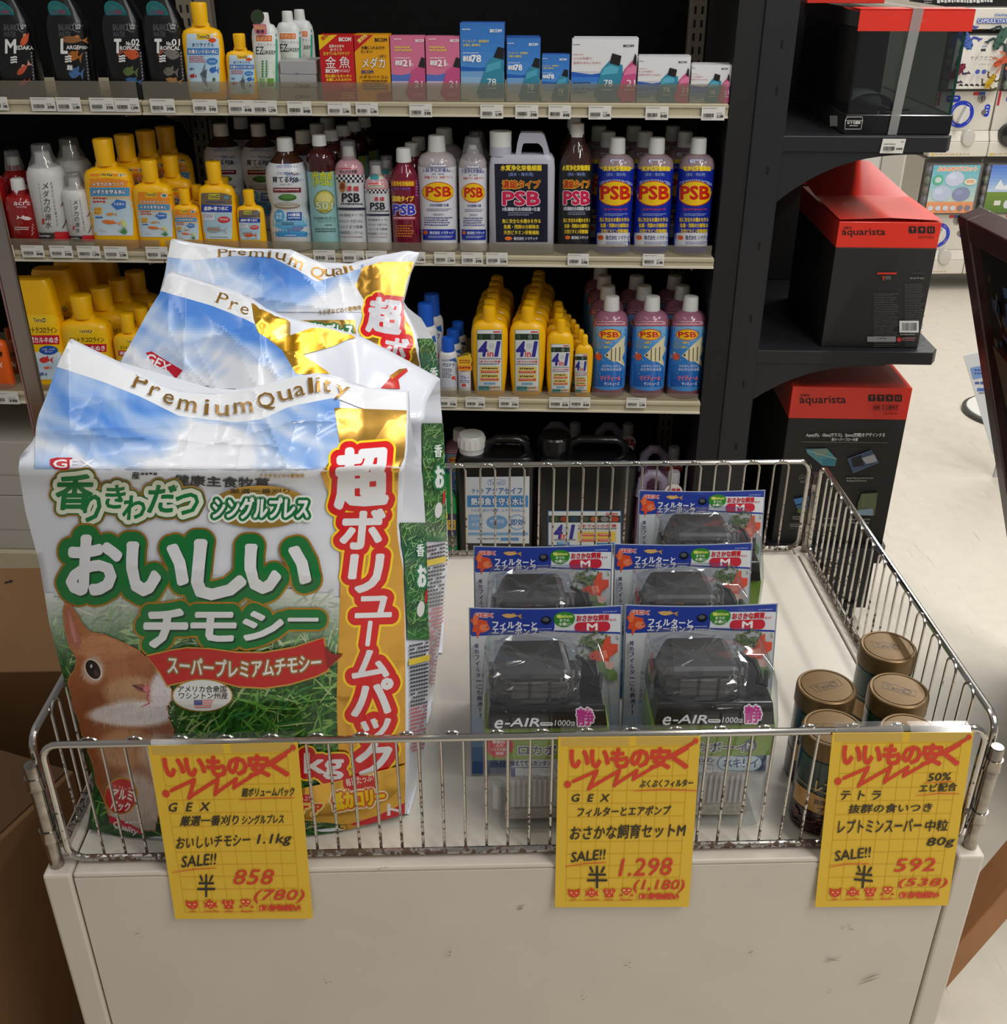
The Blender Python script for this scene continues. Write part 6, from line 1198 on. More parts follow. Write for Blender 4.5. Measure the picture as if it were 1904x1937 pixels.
# gold title on the white strip
A.o = (200, 440, 2.885)
for ch, x, y, ro in (('P', 178, 852, .36), ('r', 258, 892, .36), ('e', 335, 934, .28), ('m', 440, 970, .2), ('i', 548, 992, .08), ('u', 634, 998, .02), ('m', 752, 980, -.10), ('Q', 880, 952, -.18), ('u', 985, 916, -.24), ('a', 1062, 892, -.2), ('l', 1122, 874, -.1), ('i', 1158, 868, .0), ('t', 1204, 872, .1), ('y', 1282, 892, .26)):
    serif(A, ch, x, y-2, 80, ro)
A.build('front_print', b1.fm(), b1.t, PRINTF, grid=(30, 640, 15, 15), normals=True, step=.000011, base=.0013)
def sidep(b, x0, x1, yg0, yg1, yt1, seed, tx):
    """gusset print: a grass photo above, small print with a yellow band below"""
    A = Art(); r = random.Random(seed); fx = lambda u, y: b.R(y)+(b.S(y)-b.R(y))*u
    def quad(u0, u1, y0, y1, c, k=0.): 
        A.P([(fx(u0, y0), y0), (fx(u1, y0), y0-k), (fx(u1, y1), y1-k), (fx(u0, y1), y1)], c)
    N = 12
    for i in range(N): quad(.0, 1, yg0+(yg1-yg0)*i/N, yg0+(yg1-yg0)*(i+1)/N+1, (44+10*math.sin(i*2), 96+14*math.sin(i*3), 46))
    A.dh = .15
    for k in range(260):
        u = r.random(); y = r.uniform(yg0+4, yg1-4); a = r.gauss(-1.0, .7); l = r.uniform(8, 26); x = fx(u, y); x2 = min(max(x+l*math.cos(a), fx(0, y)), fx(1, y)); y2 = min(max(y+l*math.sin(a), yg0), yg1)
        A.L([(x, y), (x2, y2)], r.uniform(1, 3), r.choice([(90, 150, 80), (120, 170, 100), (50, 110, 60), (30, 80, 44), (140, 180, 120)]), taper=(1, .3))
    A.dh = 1.; h = yg1-yg0; xr_ = fx(1, yg0+h*.4)
    A.T('香', xr_-22, yg0+h*.18, 15, 24, (230, 236, 226), .02, st=((20, 100, 56), 2)); A.T('お', xr_-20, yg0+h*.36, 17, 42, (236, 238, 240), .04, st=((20, 120, 64), 4)); A.E(xr_-14, yg0+h*.74, 7, 15, (226, 226, 222), rot=.15); A.P([(xr_-6, yg0+h*.60), (xr_-1, yg0+h*.56), (xr_-1, yg0+h*.66), (xr_-6, yg0+h*.70)], (200, 40, 40))
    A.dh = .1; y = yg1+12; i = 0
    while y < yt1:
        c = (60, 60, 64) if i < 16 else (196, 90, 100)
        if i == 4: quad(.05, .98, y-2, y+9, (236, 206, 60), 10); y += 12
        else:
            for k in range(7):
                u = .1+.12*k
                if r.random() < .86: xx = fx(u, y); w = (fx(.1, y)-fx(0, y))*1.0; A.P([(xx, y-u*9), (xx+w, y-u*9-.8), (xx+w, y-u*9+3.0), (xx, y-u*9+3.6)], c)
            y += 7.2
        i += 1
    A.build('gusset_print', b.sm(), b.t, PRINTF, grid=(x0, yg0-20, 6, 16), normals=False, step=.000011, base=.0013)
sidep(b1, 745, 820, 988, 1208, 1420, 3, 0)
# ---- middle bag
b2 = Bag(L=[(516, 318), (547, 307), (589, 280), (641, 252), (683, 228), (760, 213), (1000, 222), (1400, 245), (1600, 250)],
         R=[(600, 832), (717, 829), (760, 803), (800, 795), (1000, 798), (1300, 790), (1420, 775), (1600, 770)],
         S=[(600, 834), (717, 832), (760, 833), (792, 836), (900, 841), (1000, 844), (1100, 842), (1200, 834), (1290, 822), (1345, 815), (1400, 800), (1600, 790)],
         Yt=[(180, 516), (318, 516), (345, 524), (373, 533), (408, 544), (460, 561), (500, 588), (547, 606), (610, 619), (675, 636), (740, 668), (800, 700), (831, 717)],
         Yb=[(180, 1405), (400, 1420), (700, 1400), (830, 1350)],
         base=.172, fold=790, lean=.095, dep=.072, seed=11, amp=.003, ymin=.128, amp2=.0085)
b2.build('hay_bag', 'middle hay bag with its gold top corner folded over, behind the front bag', 'timothy hay bags')
A = Art(200, 440, 2.885); A.o = (0, 0, 1); sk = sky(9, 590, 720)
ys2 = itp([(228, 552), (306, 551), (400, 578), (460, 602), (500, 622), (540, 650)])
xg = itp([(590, 487), (627, 508), (660, 535), (700, 560), (730, 575), (800, 600)])
field(A, 225, 545, 575, 760, 5, lambda x, y: sk(x, y) if ys2(x)-7 < y < 716+.1*(x-230) and x < xg(y)+8 else None)
whitestrip(A, b2, ys2, 228, 540)
A.o = (200, 440, 2.885)
A.P([(792, 366), (830, 380), (1006, 476), (1006, 560), (1120, 520), (1250, 500), (1366, 560), (1240, 620), (1075, 665), (1225, 768), (1040, 772), (960, 640), (880, 575), (830, 545), (806, 470)], (214, 164, 56), .9)
A.P([(1006, 476), (1006, 552), (945, 585), (905, 545)], (236, 196, 110), .9); A.P([(1000, 570), (1120, 530), (1080, 660), (990, 640)], (206, 150, 30), .9)
for ch, x, y, ro in (('P', 625, 390, .42), ('r', 692, 420, .3), ('e', 752, 446, .2)): serif(A, ch, x, y, 64, ro)
A.P([(218, 655), (250, 648), (300, 680), (420, 752), (382, 798), (340, 752), (260, 720)], (196, 24, 44)); A.T('GEX', 236, 654, 140, 52, (236, 232, 234), .03, rot=.5)
A.T('全', 385, 836, 60, 30, (40, 40, 46), .02)
A.P([(1500, 850), (1570, 770), (1640, 738), (1648, 756), (1596, 800), (1606, 852)], (196, 40, 30)); A.P([(1560, 800), (1640, 740), (1600, 745), (1550, 780)], (214, 150, 60), .8)
A.build('front_print', b2.fm(), b2.t, PRINTF, grid=(225, 510, 15, 15), normals=True, step=.000011, base=.0013)
sidep(b2, 785, 850, 800, 1022, 1300, 4, 0)
# ---- rear bag
b3 = Bag(L=[(454, 323), (520, 311), (600, 290), (800, 278), (1200, 300), (1600, 310)],
         R=[(440, 794), (478, 793), (515, 776), (575, 759), (634, 786), (690, 794), (800, 800), (1000, 802), (1290, 800), (1600, 790)],
         S=[(440, 796), (478, 795), (515, 778), (575, 763), (588, 778), (602, 797), (640, 818), (660, 824), (720, 830), (850, 838), (900, 842), (1000, 846), (1063, 848), (1120, 842), (1200, 838), (1290, 835), (1600, 820)],
         Yt=[(240, 454), (325, 454), (408, 471), (547, 474), (581, 490), (616, 503), (678, 502), (703, 487), (768, 474), (793, 478)],
         Yb=[(240, 1250), (600, 1260), (800, 1235), (850, 1220)],
         base=.335, fold=660, lean=.080, dep=.085, seed=17, amp=.003, ymin=.29, amp2=.009)
b3.build('hay_bag', 'rear hay bag, only its white and gold top and right edge showing', 'timothy hay bags')
A = Art(); sk = sky(14, 490, 575); ys3 = itp([(312, 486), (370, 492), (443, 484), (512, 486), (564, 512), (599, 533), (682, 508)])
xg3 = itp([(500, 683), (540, 674), (580, 690), (640, 690), (700, 690)])
field(A, 308, 480, 690, 600, 5, lambda x, y: sk(x, y) if ys3(x)-7 < y < 592 and x < xg3(y)+6 else None)
whitestrip(A, b3, ys3, 308, 682)
A.o = (200, 440, 2.885)
A.P([(1400, 190), (1500, 160), (1690, 158), (1610, 400), (1690, 560), (1715, 720), (1700, 760), (1420, 760), (1440, 420), (1362, 290)], (200, 152, 66), .85)
kc = [('超', 1440, 350, 190, 190, .12), ('ボ', 1530, 560, 130, 120, .2)]
for c2, o_ in (((250, 214, 40), 40), ((206, 26, 36), 30)):
    for ch, x, y, w, h, ro in kc: A._t(ch, x, y, w, h, c2, 0, ro, 0, 0, None, 1, out=o_); A._t(ch, x, y, w, h, c2, 0, ro, 0, 0, None, 1, out=o_*.5)
for ch, x, y, w, h, ro in kc: A.T(ch, x, y, w, h, (206, 206, 212), .045, rot=ro)
A.T('うさぎなどの小動物用', 1160, 424, 232, 26, (170, 138, 70), .03, rot=-.12, metal=.4); A.P([(1030, 478), (1360, 476), (1366, 560), (1090, 560)], (176, 140, 66), .7); A.T('グルプレス', 1100, 490, 250, 64, (230, 236, 232), .03, st=((20, 112, 62), 10), rot=.05)
for ch, x, y, ro in (('P', 640, 132, .0), ('r', 692, 126, .0), ('e', 742, 124, .0), ('m', 822, 130, .05), ('i', 890, 138, .1), ('u', 948, 148, .25), ('m', 1030, 186, .42), ('Q', 1152, 244, .1), ('u', 1222, 238, -.05), ('a', 1276, 230, -.12), ('l', 1314, 218, -.2), ('i', 1342, 204, -.2)): serif(A, ch, x, y, 62, ro)
A.build('front_print', b3.fm(), b3.t, PRINTF, grid=(300, 450, 15, 15), normals=True, step=.000011, base=.0013)
sidep(b3, 780, 860, 640, 940, 1200, 6, 0)
# ================================================================== blister packs on the wagon
CARDP = (0, .130, TT)                        # foot of the first pack's card
LEAN = math.atan2(.040, .190); CN = np.array([0, -math.cos(LEAN), math.sin(LEAN)])
def onblock(Y): 
    return lambda P, h: onplane(P, (0, Y, 0), (0, 1, 0))-o9+np.multiply.outer(h, [0, -1, 0])
cx9 = float((onplane((560/2.885+840, 1400), CARDP, CN))[0]); o9 = np.array([cx9, .130, TT])
pk = thing('blister_pack', 'aquarium pump blister pack, front left of the five', 'blister pack', o9, 0, 'aquarium pump packs')
def ln(Z, Yd=0.): return (0.0, Z*math.sin(LEAN)+Yd, Z*math.cos(LEAN))
CL = np.array([onplane(np.array(p), CARDP, CN)-o9 for p in ((840+133/2.885, 1120+85/2.885), (840+972/2.885, 1120+74/2.885), (840+905/2.885, 1120+985/2.885), (840+160/2.885, 1120+990/2.885))])
wC = (CL[1][0]-CL[0][0]); hC = CL[0][2]/math.cos(LEAN); xc = (CL[1][0]+CL[0][0])/2
# the card: slightly bowed sheet
m = MB(); R = []; nu = 13
for k in range(2):
    for j in range(9):
        z = hC*j/8
        for i in range(nu):
            u = i/(nu-1); b_ = .004*math.sin(math.pi*u)*(j/8)**2; x, y, zz = ln(z); R.append((xc-wC/2+wC*u, y+k*.0008-b_, zz))
n9 = 9*nu; F = []
for j in range(8):
    for i in range(nu-1):
        a = j*nu+i; F += [[a, a+1, a+nu+1, a+nu], [n9+a, n9+a+nu, n9+a+nu+1, n9+a+1]]
for i in range(nu-1): F += [[i, n9+i, n9+i+1, i+1], [8*nu+i, 8*nu+i+1, n9+8*nu+i+1, n9+8*nu+i]]
for j in range(8): F += [[j*nu, (j+1)*nu, n9+(j+1)*nu, n9+j*nu], [j*nu+nu-1, n9+j*nu+nu-1, n9+(j+1)*nu+nu-1, (j+1)*nu+nu-1]]
m.add(R, F); crd = m.build('backing_card', pl('card_blue_grey', (150, 160, 176), .45), pk, 60)
def cardmap(P, h):
    W = onplane(P, CARDP, CN)-o9; u = np.clip((W[:, 0]-xc)/wC+.5, 0, 1); z = np.clip(W[:, 2]/math.cos(LEAN), 0, hC)
    b_ = .004*np.sin(math.pi*u)*(z/hC)**2
    return np.stack([xc-wC/2+wC*u, z*math.sin(LEAN)-b_-h, z*math.cos(LEAN)], -1)
A = Art(840, 1120, 2.885)
BL = (44, 66, 160)
A.grad(128, 60, 980, 1000, [(196, 200, 206), (206, 208, 210), (196, 200, 204), (160, 180, 206), (40, 90, 150)], 12)
A.P([(128, 60), (985, 60), (985, 118), (610, 100), (596, 205), (140, 238), (128, 230)], BL); A.P([(600, 212), (600, 150), (640, 104), (985, 112), (985, 216)], (226, 228, 232)); A.P([(600, 196), (985, 216), (985, 226), (600, 206)], BL); A.P([(128, 78), (985, 64), (985, 116), (620, 96), (128, 100)], BL)
A.T('GEX', 162, 102, 106, 28, (226, 70, 60), .05, st=((236, 226, 226), 3), shear=.1); A.fish(368, 116, 112, 36, (226, 180, 110), .03, 1, (206, 150, 80)); A.P([(128, 150)]+[(150+22*math.cos(k), 190+50*math.sin(k)) for k in ()]+[(170, 120), (190, 142), (232, 150), (250, 196), (222, 212), (196, 216), (180, 250), (172, 214), (140, 212), (152, 178)], (222, 84, 46)); A.E(218, 188, 26, 20, (236, 130, 90)); A.E(234, 184, 4, 4, (30, 20, 20), n=8); A.P([(150, 120), (185, 130), (180, 170), (148, 176)], (236, 120, 70))
A.T('フィルターと', 262, 148, 242, 42, (244, 244, 248), .035); A.T('エアーポンプ', 260, 176+8, 250, 36, (244, 244, 248), .035); A.fine(516, 200, 582, 214, 1, (230, 234, 244)); A.L([(516, 188), (584, 186)], 2, (230, 234, 244))
A.E(653, 130, 58, 48, (60, 140, 50)); A.T('幅60cm', 612, 104, 86, 24, (236, 240, 120), .03); A.T('までの', 628, 132, 52, 16, (244, 246, 230), .02); A.T('水槽に!', 622, 152, 66, 18, (244, 246, 230), .02)
A.T('おさかな飼育', 720, 112, 180, 36, (206, 36, 50), .035); A.T('セット', 902, 136, 36, 16, (206, 36, 50), .02); A.RR(710, 152, 904, 206, 26, (206, 46, 66)); A.T('M', 776, 160, 58, 40, (248, 244, 244), .045); A.fine(862, 88, 940, 102, 1, (170, 180, 220))
A.E(555, 138, 28, 22, (26, 28, 36)); A.E(552, 134, 18, 12, (90, 96, 104))
for k in range(90):
    a = random.Random(k); x, y = a.gauss(836, 50), a.gauss(266, 26); A.E(x, y, a.uniform(6, 15), a.uniform(4, 9), a.choice([(90, 120, 66), (70, 100, 56), (130, 150, 100), (110, 130, 70)]), n=8, rot=a.uniform(0, 3))
A.P([(800, 330), (860, 320), (950, 440), (940, 470), (780, 440)], (120, 150, 96)); A.P([(786, 320), (820, 300), (850, 304), (872, 240), (900, 220), (905, 268), (948, 268), (946, 310), (900, 340), (892, 376), (862, 360), (820, 362), (792, 350)], (222, 90, 70)); A.P([(840, 310), (880, 300), (890, 340), (850, 350)], (236, 140, 120)); A.E(806, 332, 5, 5, (40, 20, 20), n=8); A.P([(870, 360), (930, 372), (910, 410), (880, 400)], (236, 190, 180))
for i, ch in enumerate('補助フィルターにも最適!!'): A.T(ch, 156+i*2.4, 266+i*31.5, 30, 26, (50, 44, 90), .02, st=((210, 206, 220), 2)) if ch not in '!' else A.T(ch, 164+i*2.4, 266+i*31.5, 8, 24, (50, 44, 90), .02)
A.R(700, 560, 800, 620, (120, 50, 110))
A.build('card_print', cardmap, crd, PRINTG, grid=(880, 1140, 22, 20), normals=False, step=.00003, base=.0009)
yF, yB = -.086, -.006
P9 = lambda x, y, Y: onplane(np.array([840+x/2.885, 1120+y/2.885]), (0, Y, 0), (0, 1, 0))-o9
a0 = P9(232, 760, .044); a1 = P9(892, 735, .044); a2 = P9(890, 622, .048)
xl, xr_, zl, zb = a0[0], a1[0], (a0[2]+a1[2])/2, a2[2]
ins = MB().hexa([(xl, yF, zl), (xr_, yF, zl), (xr_, yB, zl), (xl, yB, zl), (xl+.003, yF+.006, zb), (xr_-.003, yF+.006, zb), (xr_-.003, yB, zb), (xl+.003, yB, zb)]).build('pump_tray', pl('tray_black', (16, 16, 18), .25, coat=.3), pk, 0, bevel=.0015)
A = Art(840, 1120, 2.885); W_ = (236, 236, 238)
A.T('e', 274, 694, 46, 40, W_, .03, shear=.25); A.T('-AIR', 330, 686, 190, 38, W_, .03, shear=.2); A.RR(522, 704, 592, 720, 8, W_); A.fine(530, 708, 584, 717, 1, (30, 30, 30)); A.T('1000', 600, 694, 86, 26, W_, .01, shear=.15); A.T('SB', 686, 700, 26, 20, W_, .01, shear=.15); A.T('静', 722, 640, 94, 78, (206, 60, 150), .03, st=((240, 226, 236), 7))
A.build('tray_print', lambda P, h: (lambda W: np.stack([W[:, 0], yF+.006*(W[:, 2]-zl)/(zb-zl)-h, np.clip(W[:, 2], zl, zb)], -1))(onplane(P, (0, .047, 0), (0, 1, 0))-o9), ins, PRINTG, step=.00004)
# lower insert: green band, claims, white filter cartridge
zf0 = .012; gz = P9(500, 905, .046)[2]; wz = P9(500, 1015, .046)[2]
gb = MB().box(xl-.002, xr_+.002, yF+.004, yB-.02, gz-.004, zl-.001).build('green_sleeve', pl('sleeve_green', (126, 160, 50), .4), pk, 0, bevel=.001)
A = Art(840, 1120, 2.885)
A.P([(210+(90 if k % 2 else 76)*0+300-210+(86 if k % 2 else 70)*math.cos(k*math.pi/18), 838+(70 if k % 2 else 56)*math.sin(k*math.pi/18)) for k in range(36)], (206, 36, 56)); A.T('麦飯石', 262, 808, 70, 16, W_, .02); A.T('入り', 280, 826, 40, 18, W_, .02); A.T('バイオろ過材', 256, 850, 90, 15, W_, .01); A.T('採用', 282, 870, 40, 16, W_, .02)
A.T('ロカボーイ', 404, 834, 350, 52, (56, 60, 110), .045, st=((226, 228, 220), 4)); A.E(770, 852, 34, 34, (56, 66, 120)); A.T('M', 752, 836, 36, 32, W_, .03)
A.build('sleeve_print', lambda P, h: onplane(P, (0, .130+yF+.004, 0), (0, 1, 0))-o9+np.multiply.outer(h, [0, -1, 0]), gb, PRINTG, step=.00004)
lb = MB().box(xl+.024, xr_-.012, yF+.006, yB-.03, wz, gz-.0045).build('claim_card', pl('claim_white', (216, 220, 228), .4), pk, 0)
A = Art(840, 1120, 2.885); K = (50, 60, 120)
A.T('替えててもカンタン', 362, 918, 220, 30, K, .02); A.RR(362, 956, 580, 1004, 5, K); A.RR(364, 958, 578, 1002, 5, (222, 226, 232)); A.R(362, 958, 388, 1006, (50, 60, 140)); A.T('エアーポンプ・エアーチューブ', 394, 962, 176, 10, K); A.T('水中フィルター(ロカボーイM)', 394, 976, 172, 10, K); A.T('キスゴム・カルキぬき', 394, 990, 130, 10, K)
A.E(668, 946, 66, 44, (90, 150, 200)); A.E(720, 950, 66, 42, (90, 150, 200)); A.E(780, 946, 66, 44, (90, 150, 200)); A.E(668, 946, 62, 40, (206, 224, 236)); A.E(720, 950, 62, 38, (206, 224, 236)); A.E(780, 946, 62, 40, (206, 224, 236)); A.T('水キレイ', 634, 916, 190, 56, (50, 90, 150), .03)
A.build('claim_print', lambda P, h: onplane(P, (0, .130+yF+.006, 0), (0, 1, 0))-o9+np.multiply.outer(h, [0, -1, 0]), lb, PRINTG, step=.00004)
FW_ = pl('filter_white', (224, 220, 216), .5); fl = MB()
x0, x1 = xl+.020, xr_-.014; fl.box(x0, x1, yF+.014, yB-.03, zf0+.008, wz-.001)
fb = fl.build('filter_cartridge', FW_, pk, 0, bevel=.002); m = MB()
for k in range(14): xx = x0+.006+(x1-x0-.012)*k/13; m.box(xx-.0012, xx+.0012, yF+.011, yF+.015, zf0+.014, wz-.010)
m.build('cartridge_ribs', FW_, fb, 0)
MB().box(x0-.002, x1+.002, yF+.012, yB-.03, zf0-.004, zf0+.008).build('filter_stone', mat('filter_gravel', (206, 196, 182), .8, noise=.18, nscale=240, bump=.5), pk, 0)
MB().box(x0-.014, x0-.008, yF+.02, yF+.028, .012, .04).build('air_tube_end', FW_, pk, 0, bevel=.002)
# pump
p0 = P9(262, 612, .062); p1 = P9(714, 612, .062); zt = P9(480, 400, .066)[2]-.008; zz = zb+.001
pu = MB().hexa([(p0[0], -.072, zz), (p1[0], -.072, zz), (p1[0], -.012, zz), (p0[0], -.012, zz), (p0[0]+.007, -.066, zt), (p1[0]-.003, -.066, zt), (p1[0]-.008, -.010, zt+.002), (p0[0]+.012, -.010, zt+.002)])
pu = pu.build('air_pump', pl('pump_grey', (48, 46, 43), .35, coat=.1), pk, 0, bevel=.006)
m = MB()
for k in range(3): xa = p0[0]+.018+k*.019; m.box(xa, xa+.016, -.0738, -.0715, zz+.003, zz+.021)
m.build('pump_vents', pl('pump_vent', (78, 74, 68), .4), pu, 0, bevel=.0006)
A = Art(840, 1120, 2.885); G_ = (190, 184, 174)
for s_, x, y, w, h in (('e-AIR', 678, 428, 100, 26), ('GEX', 712, 428, 40, 14), ('1000SB', 646, 470, 60, 14)): A.T(s_, x, y, w, h, G_, .02, rot=math.pi/2)
A.build('pump_print', lambda P, h: (lambda W: np.stack([W[:, 0], np.full(len(W), -.072)+.006*np.clip((W[:, 2]-zz)/(zt-zz), 0, 1)-h-.0004, W[:, 2]], -1))(onplane(P, (0, .062, 0), (0, 1, 0))-o9), pu, PRINT)
pts = [(p1[0]+.004, -.03, zz+.02), (p1[0]+.014, -.045, zz+.022), (p1[0]+.02, -.05, zz+.012), (p1[0]+.016, -.058, zz+.006), (p1[0]+.024, -.062, zz+.005), (p1[0]+.026, -.05, zz+.014)]
MB().tube(pts, .0022, 8).build('power_cord', pl('cord_black', (14, 14, 15), .4), pk)
# crinkled bag film round the pump, and the outer clear shell
PLAST = clear_mat('clear_blister', (244, 246, 248), .28, .05, film=.015); FILMC = clear_mat('crinkle_film', (246, 247, 250), .34, .06, film=.02)
def crinkle(seed):
    rr = random.Random(seed); m = MB(); na, nb = 30, 12; cxp = (p0[0]+p1[0])/2; w2 = (p1[0]-p0[0])/2+.006; R = []
    for i in range(nb+1):
        z = zz-.0005+(zt+.0015-zz)*min(1, i/(nb*.75)); k = 1-max(0, (i/nb-.75)/.25)**1.5
        R.append([(cxp+a*(.98 if i else 1)+rr.uniform(-.0022, .0022), -.042+b+rr.uniform(-.0022, .0022), z+rr.uniform(-.0016, .0016)*(i > 0)) for a, b in sup(w2*(.25+.75*k), .037*(.2+.8*k), 4, na)])
    m.rings(R, 0, (0, 1)); return m
crinkle(3).build('inner_film', FILMC, pk, 0)
sh = MB(); sx0, sx1 = xl-.004, xr_+.004
def rr_ring(x0, x1, y0, y1, z, r=.007):
    return [(x, y, z) for x, y in arc(x1-r, y1-.0001-r, r, 0, 90, 3)+arc(x0+r, y1-r, r, 90, 180, 3)+arc(x0+r, y0+r, r, 180, 270, 3)+arc(x1-r, y0+r, r, 270, 360, 3)]
lo_ = [rr_ring(sx0+.02, sx1-.006, yF+.004, yB-.012, .0015), rr_ring(sx0+.016, sx1-.003, yF-.0006, yB-.01, .006), rr_ring(sx0+.014, sx1-.002, yF-.0006, yB-.006, wz), rr_ring(sx0, sx1, yF-.003, yB-.001, wz+.004), rr_ring(sx0, sx1, yF-.003, yB+.002, zl-.002), rr_ring(sx0, sx1, yF-.003, yB+.004, zl+.004), rr_ring(sx0+.002, sx1-.002, yF+.002, yB+.006, zb+.002), rr_ring(sx0+.003, sx1-.003, yF+.008, yB+.012, zt-.01), rr_ring(sx0+.006, sx1-.006, yF+.014, yB+.010, zt+.001), rr_ring(sx0+.012, sx1-.012, yF+.034, yB+.006, zt+.004)]
sh.rings(lo_, 0, (1, 1)).build('clear_shell', PLAST, pk, 40)
def pkpos(x, y, Y):                          # where another card's top left corner shows
    W = onplane(np.array([x, y]), (0, Y+.040, 0), (0, 1, 0)); return np.array([W[0]-CL[0][0], Y, TT])
for (x, y, Y, r, lab) in ((1181, 1150, .130, -.01, 'aquarium pump blister pack, front right of the five'), (895, 1037, .258, .0, 'aquarium pump blister pack, middle row at the left'), (1160, 1041, .258, -.01, 'aquarium pump blister pack, middle row at the right'), (1206, 945, .392, -.02, 'aquarium pump blister pack, alone at the back')):
    dup(pk, pkpos(x, y, Y), lab, 'aquarium pump packs', rot=r)

# ================================================================== food cans
LID = mat('bronze_lid', (112, 88, 54), .38, .5, noise=.06, nscale=60); CANB = pl('can_body', (20, 52, 44), .3, coat=.3); PEL = mat('pellet_brown', (52, 28, 24), .3, noise=.5, nscale=160, coat=.2)
HC, RC = .120, .0300
def cpos(px_, py_): W = atZ(px_, py_, TT+HC-.002); return np.array([W[0], W[1], TT])
CP = [(1577, 1376, 'front left of the five'), (1563, 1297, 'behind the front left one, nearest the blister packs'), (1680, 1222, 'rearmost of the five'), (1700, 1304, 'second from the back at the right'), (1723, 1385, 'front right of the five, behind the right price card')]
t = thing('food_can', 'green food can with bronze lid, '+CP[0][2], 'can', cpos(*CP[0][:2]), 0, 'reptile food cans')
MB().lathe([(0, RC*.9), (.0015, RC*.97), (.004, RC*.98), (HC-.022, RC*.98)], 36).build('can_body', CANB, t)
lid = MB().lathe([(HC-.024, RC*.99), (HC-.023, RC*1.02), (HC-.006, RC*1.02), (HC-.003, RC*1.0), (HC-.002, RC*.96), (HC-.0022, RC*.90), (HC-.0035, RC*.885), (HC-.0035, RC*.86), (HC-.0022, RC*.845), (HC-.0018, RC*.5), (HC-.0018, 0)], 44).build('lid', LID, t, 30)
A = Art(0, 0, 1); EM = (74, 56, 34)
q_ = lambda x, y: (x, y)
A.L([(14, 38), (18, 62), (30, 60), (60, 64), (84, 60), (86, 40), (70, 42), (40, 38), (14, 38)], 1.6, EM); A.T('Tetra', 22, 43, 42, 15, EM, .02); A.L([(66+9*math.cos(a), 51+7*math.sin(a)) for a in [k*.6 for k in range(11)]], 2.2, EM)
A.build('lid_emboss', lambda P, h: np.stack([(P[:, 0]/50-1)*RC*.8, -(P[:, 1]/50-1)*RC*.8, HC-.0018+h*.6], -1), lid, print_mat('lid_relief', .35), base=.0001)
sl = MB().rings([[(x, y, z) for x, y in sup(RC*.98+.0003, RC*.98+.0003, 2, 40)] for z in (.010, .040)], caps=(0, 0)).build('pellet_window', PEL, t)
A = Art(0, 0, 1)                             # label unrolled: 0..100 round the front, 0..100 down
A.R(-10, 0, 110, 10, (24, 66, 54)); A.R(-10, 36, 110, 37, (200, 160, 80)); A.P([(-10, 44), (20, 42), (60, 46), (110, 43), (110, 66), (60, 70), (20, 66), (-10, 68)], (196, 144, 70)); A.T('レプトミン', 24, 22, 62, 17, (206, 178, 110), .03, st=((16, 40, 34), 1.2)); A.R(56, 6, 80, 18, (226, 200, 40)); A.T('TetraO', 58, 9, 20, 6, (20, 40, 70), .02); A.T('抜群の食いつき', 26, 48, 52, 7, (40, 26, 20), .02); A.T('プレミアム', 32, 58, 44, 8, (60, 30, 20), .03)
A.R(-10, 68, 110, 96, (46, 26, 26))
rr = random.Random(8)
for k in range(46): A.L([(rr.uniform(-8, 108), rr.uniform(72, 94)), (rr.uniform(-8, 108), rr.uniform(72, 94))][:1]+[(lambda x, y: (x, y))(rr.uniform(0, 100), rr.uniform(72, 94))], 1.2, (96, 56, 50)) if k < 0 else A.E(rr.uniform(-6, 106), rr.uniform(72, 93), rr.uniform(3, 7), rr.uniform(1, 2), rr.choice([(84, 46, 42), (66, 34, 32), (110, 64, 54)]), n=8, rot=rr.uniform(-.6, .6))
A.R(-10, 96, 110, 97.2, (150, 110, 60))
def canmap(P, h):
    th = (P[:, 0]/100-.5)*2.5-1.571; r = RC*.98+h; z = (HC-.026)*(1-P[:, 1]/100)
    return np.stack([r*np.cos(th), r*np.sin(th), z], -1)
A.build('label_print', canmap, t, PRINTG, grid=(-20, -10, 6, 40), normals=True, base=.0005, step=.00003)
for k, (x, y, lab) in enumerate(CP[1:]): dup(t, cpos(x, y), 'green food can with bronze lid, '+lab, 'reptile food cans', rot=(.35, -.2, -.5, .1)[k])

# ================================================================== yellow sale cards on the fence
def homog(src):
    S_ = np.array(src, float); D_ = np.array([(0, 0), (1, 0), (1, 1), (0, 1)], float); M_ = []
    for (x, y), (u, v) in zip(S_, D_): M_ += [[x, y, 1, 0, 0, 0, -u*x, -u*y, -u], [0, 0, 0, x, y, 1, -v*x, -v*y, -v]]
    H_ = np.linalg.svd(np.array(M_))[2][-1].reshape(3, 3)
    def f(P):
        Q = np.concatenate([P, np.ones((len(P), 1))], 1)@H_.T; return Q[:, :2]/Q[:, 2:]
    return f
YC = (228, 186, 48); RD = (214, 58, 28); BK = (34, 28, 24)
CROPS = {'l': (280, 1400, 5.534), 'm': (1000, 1360, 5.097), 'r': (1540, 1380, 5.535)}
CORN = {'l': [(-2, 62), (1565, 25), (1725, 1870), (285, 1872)], 'm': [(283, 180), (1655, 165), (1542, 1812), (250, 1815)], 'r': [(190, 38), (1668, 30), (1396, 1842), (5, 1860)]}
def pxs(k): o = CROPS[k]; return [(o[0]+x/o[2], o[1]+y/o[2]) for x, y in CORN[k]]
Hm = homog(pxs('m'))
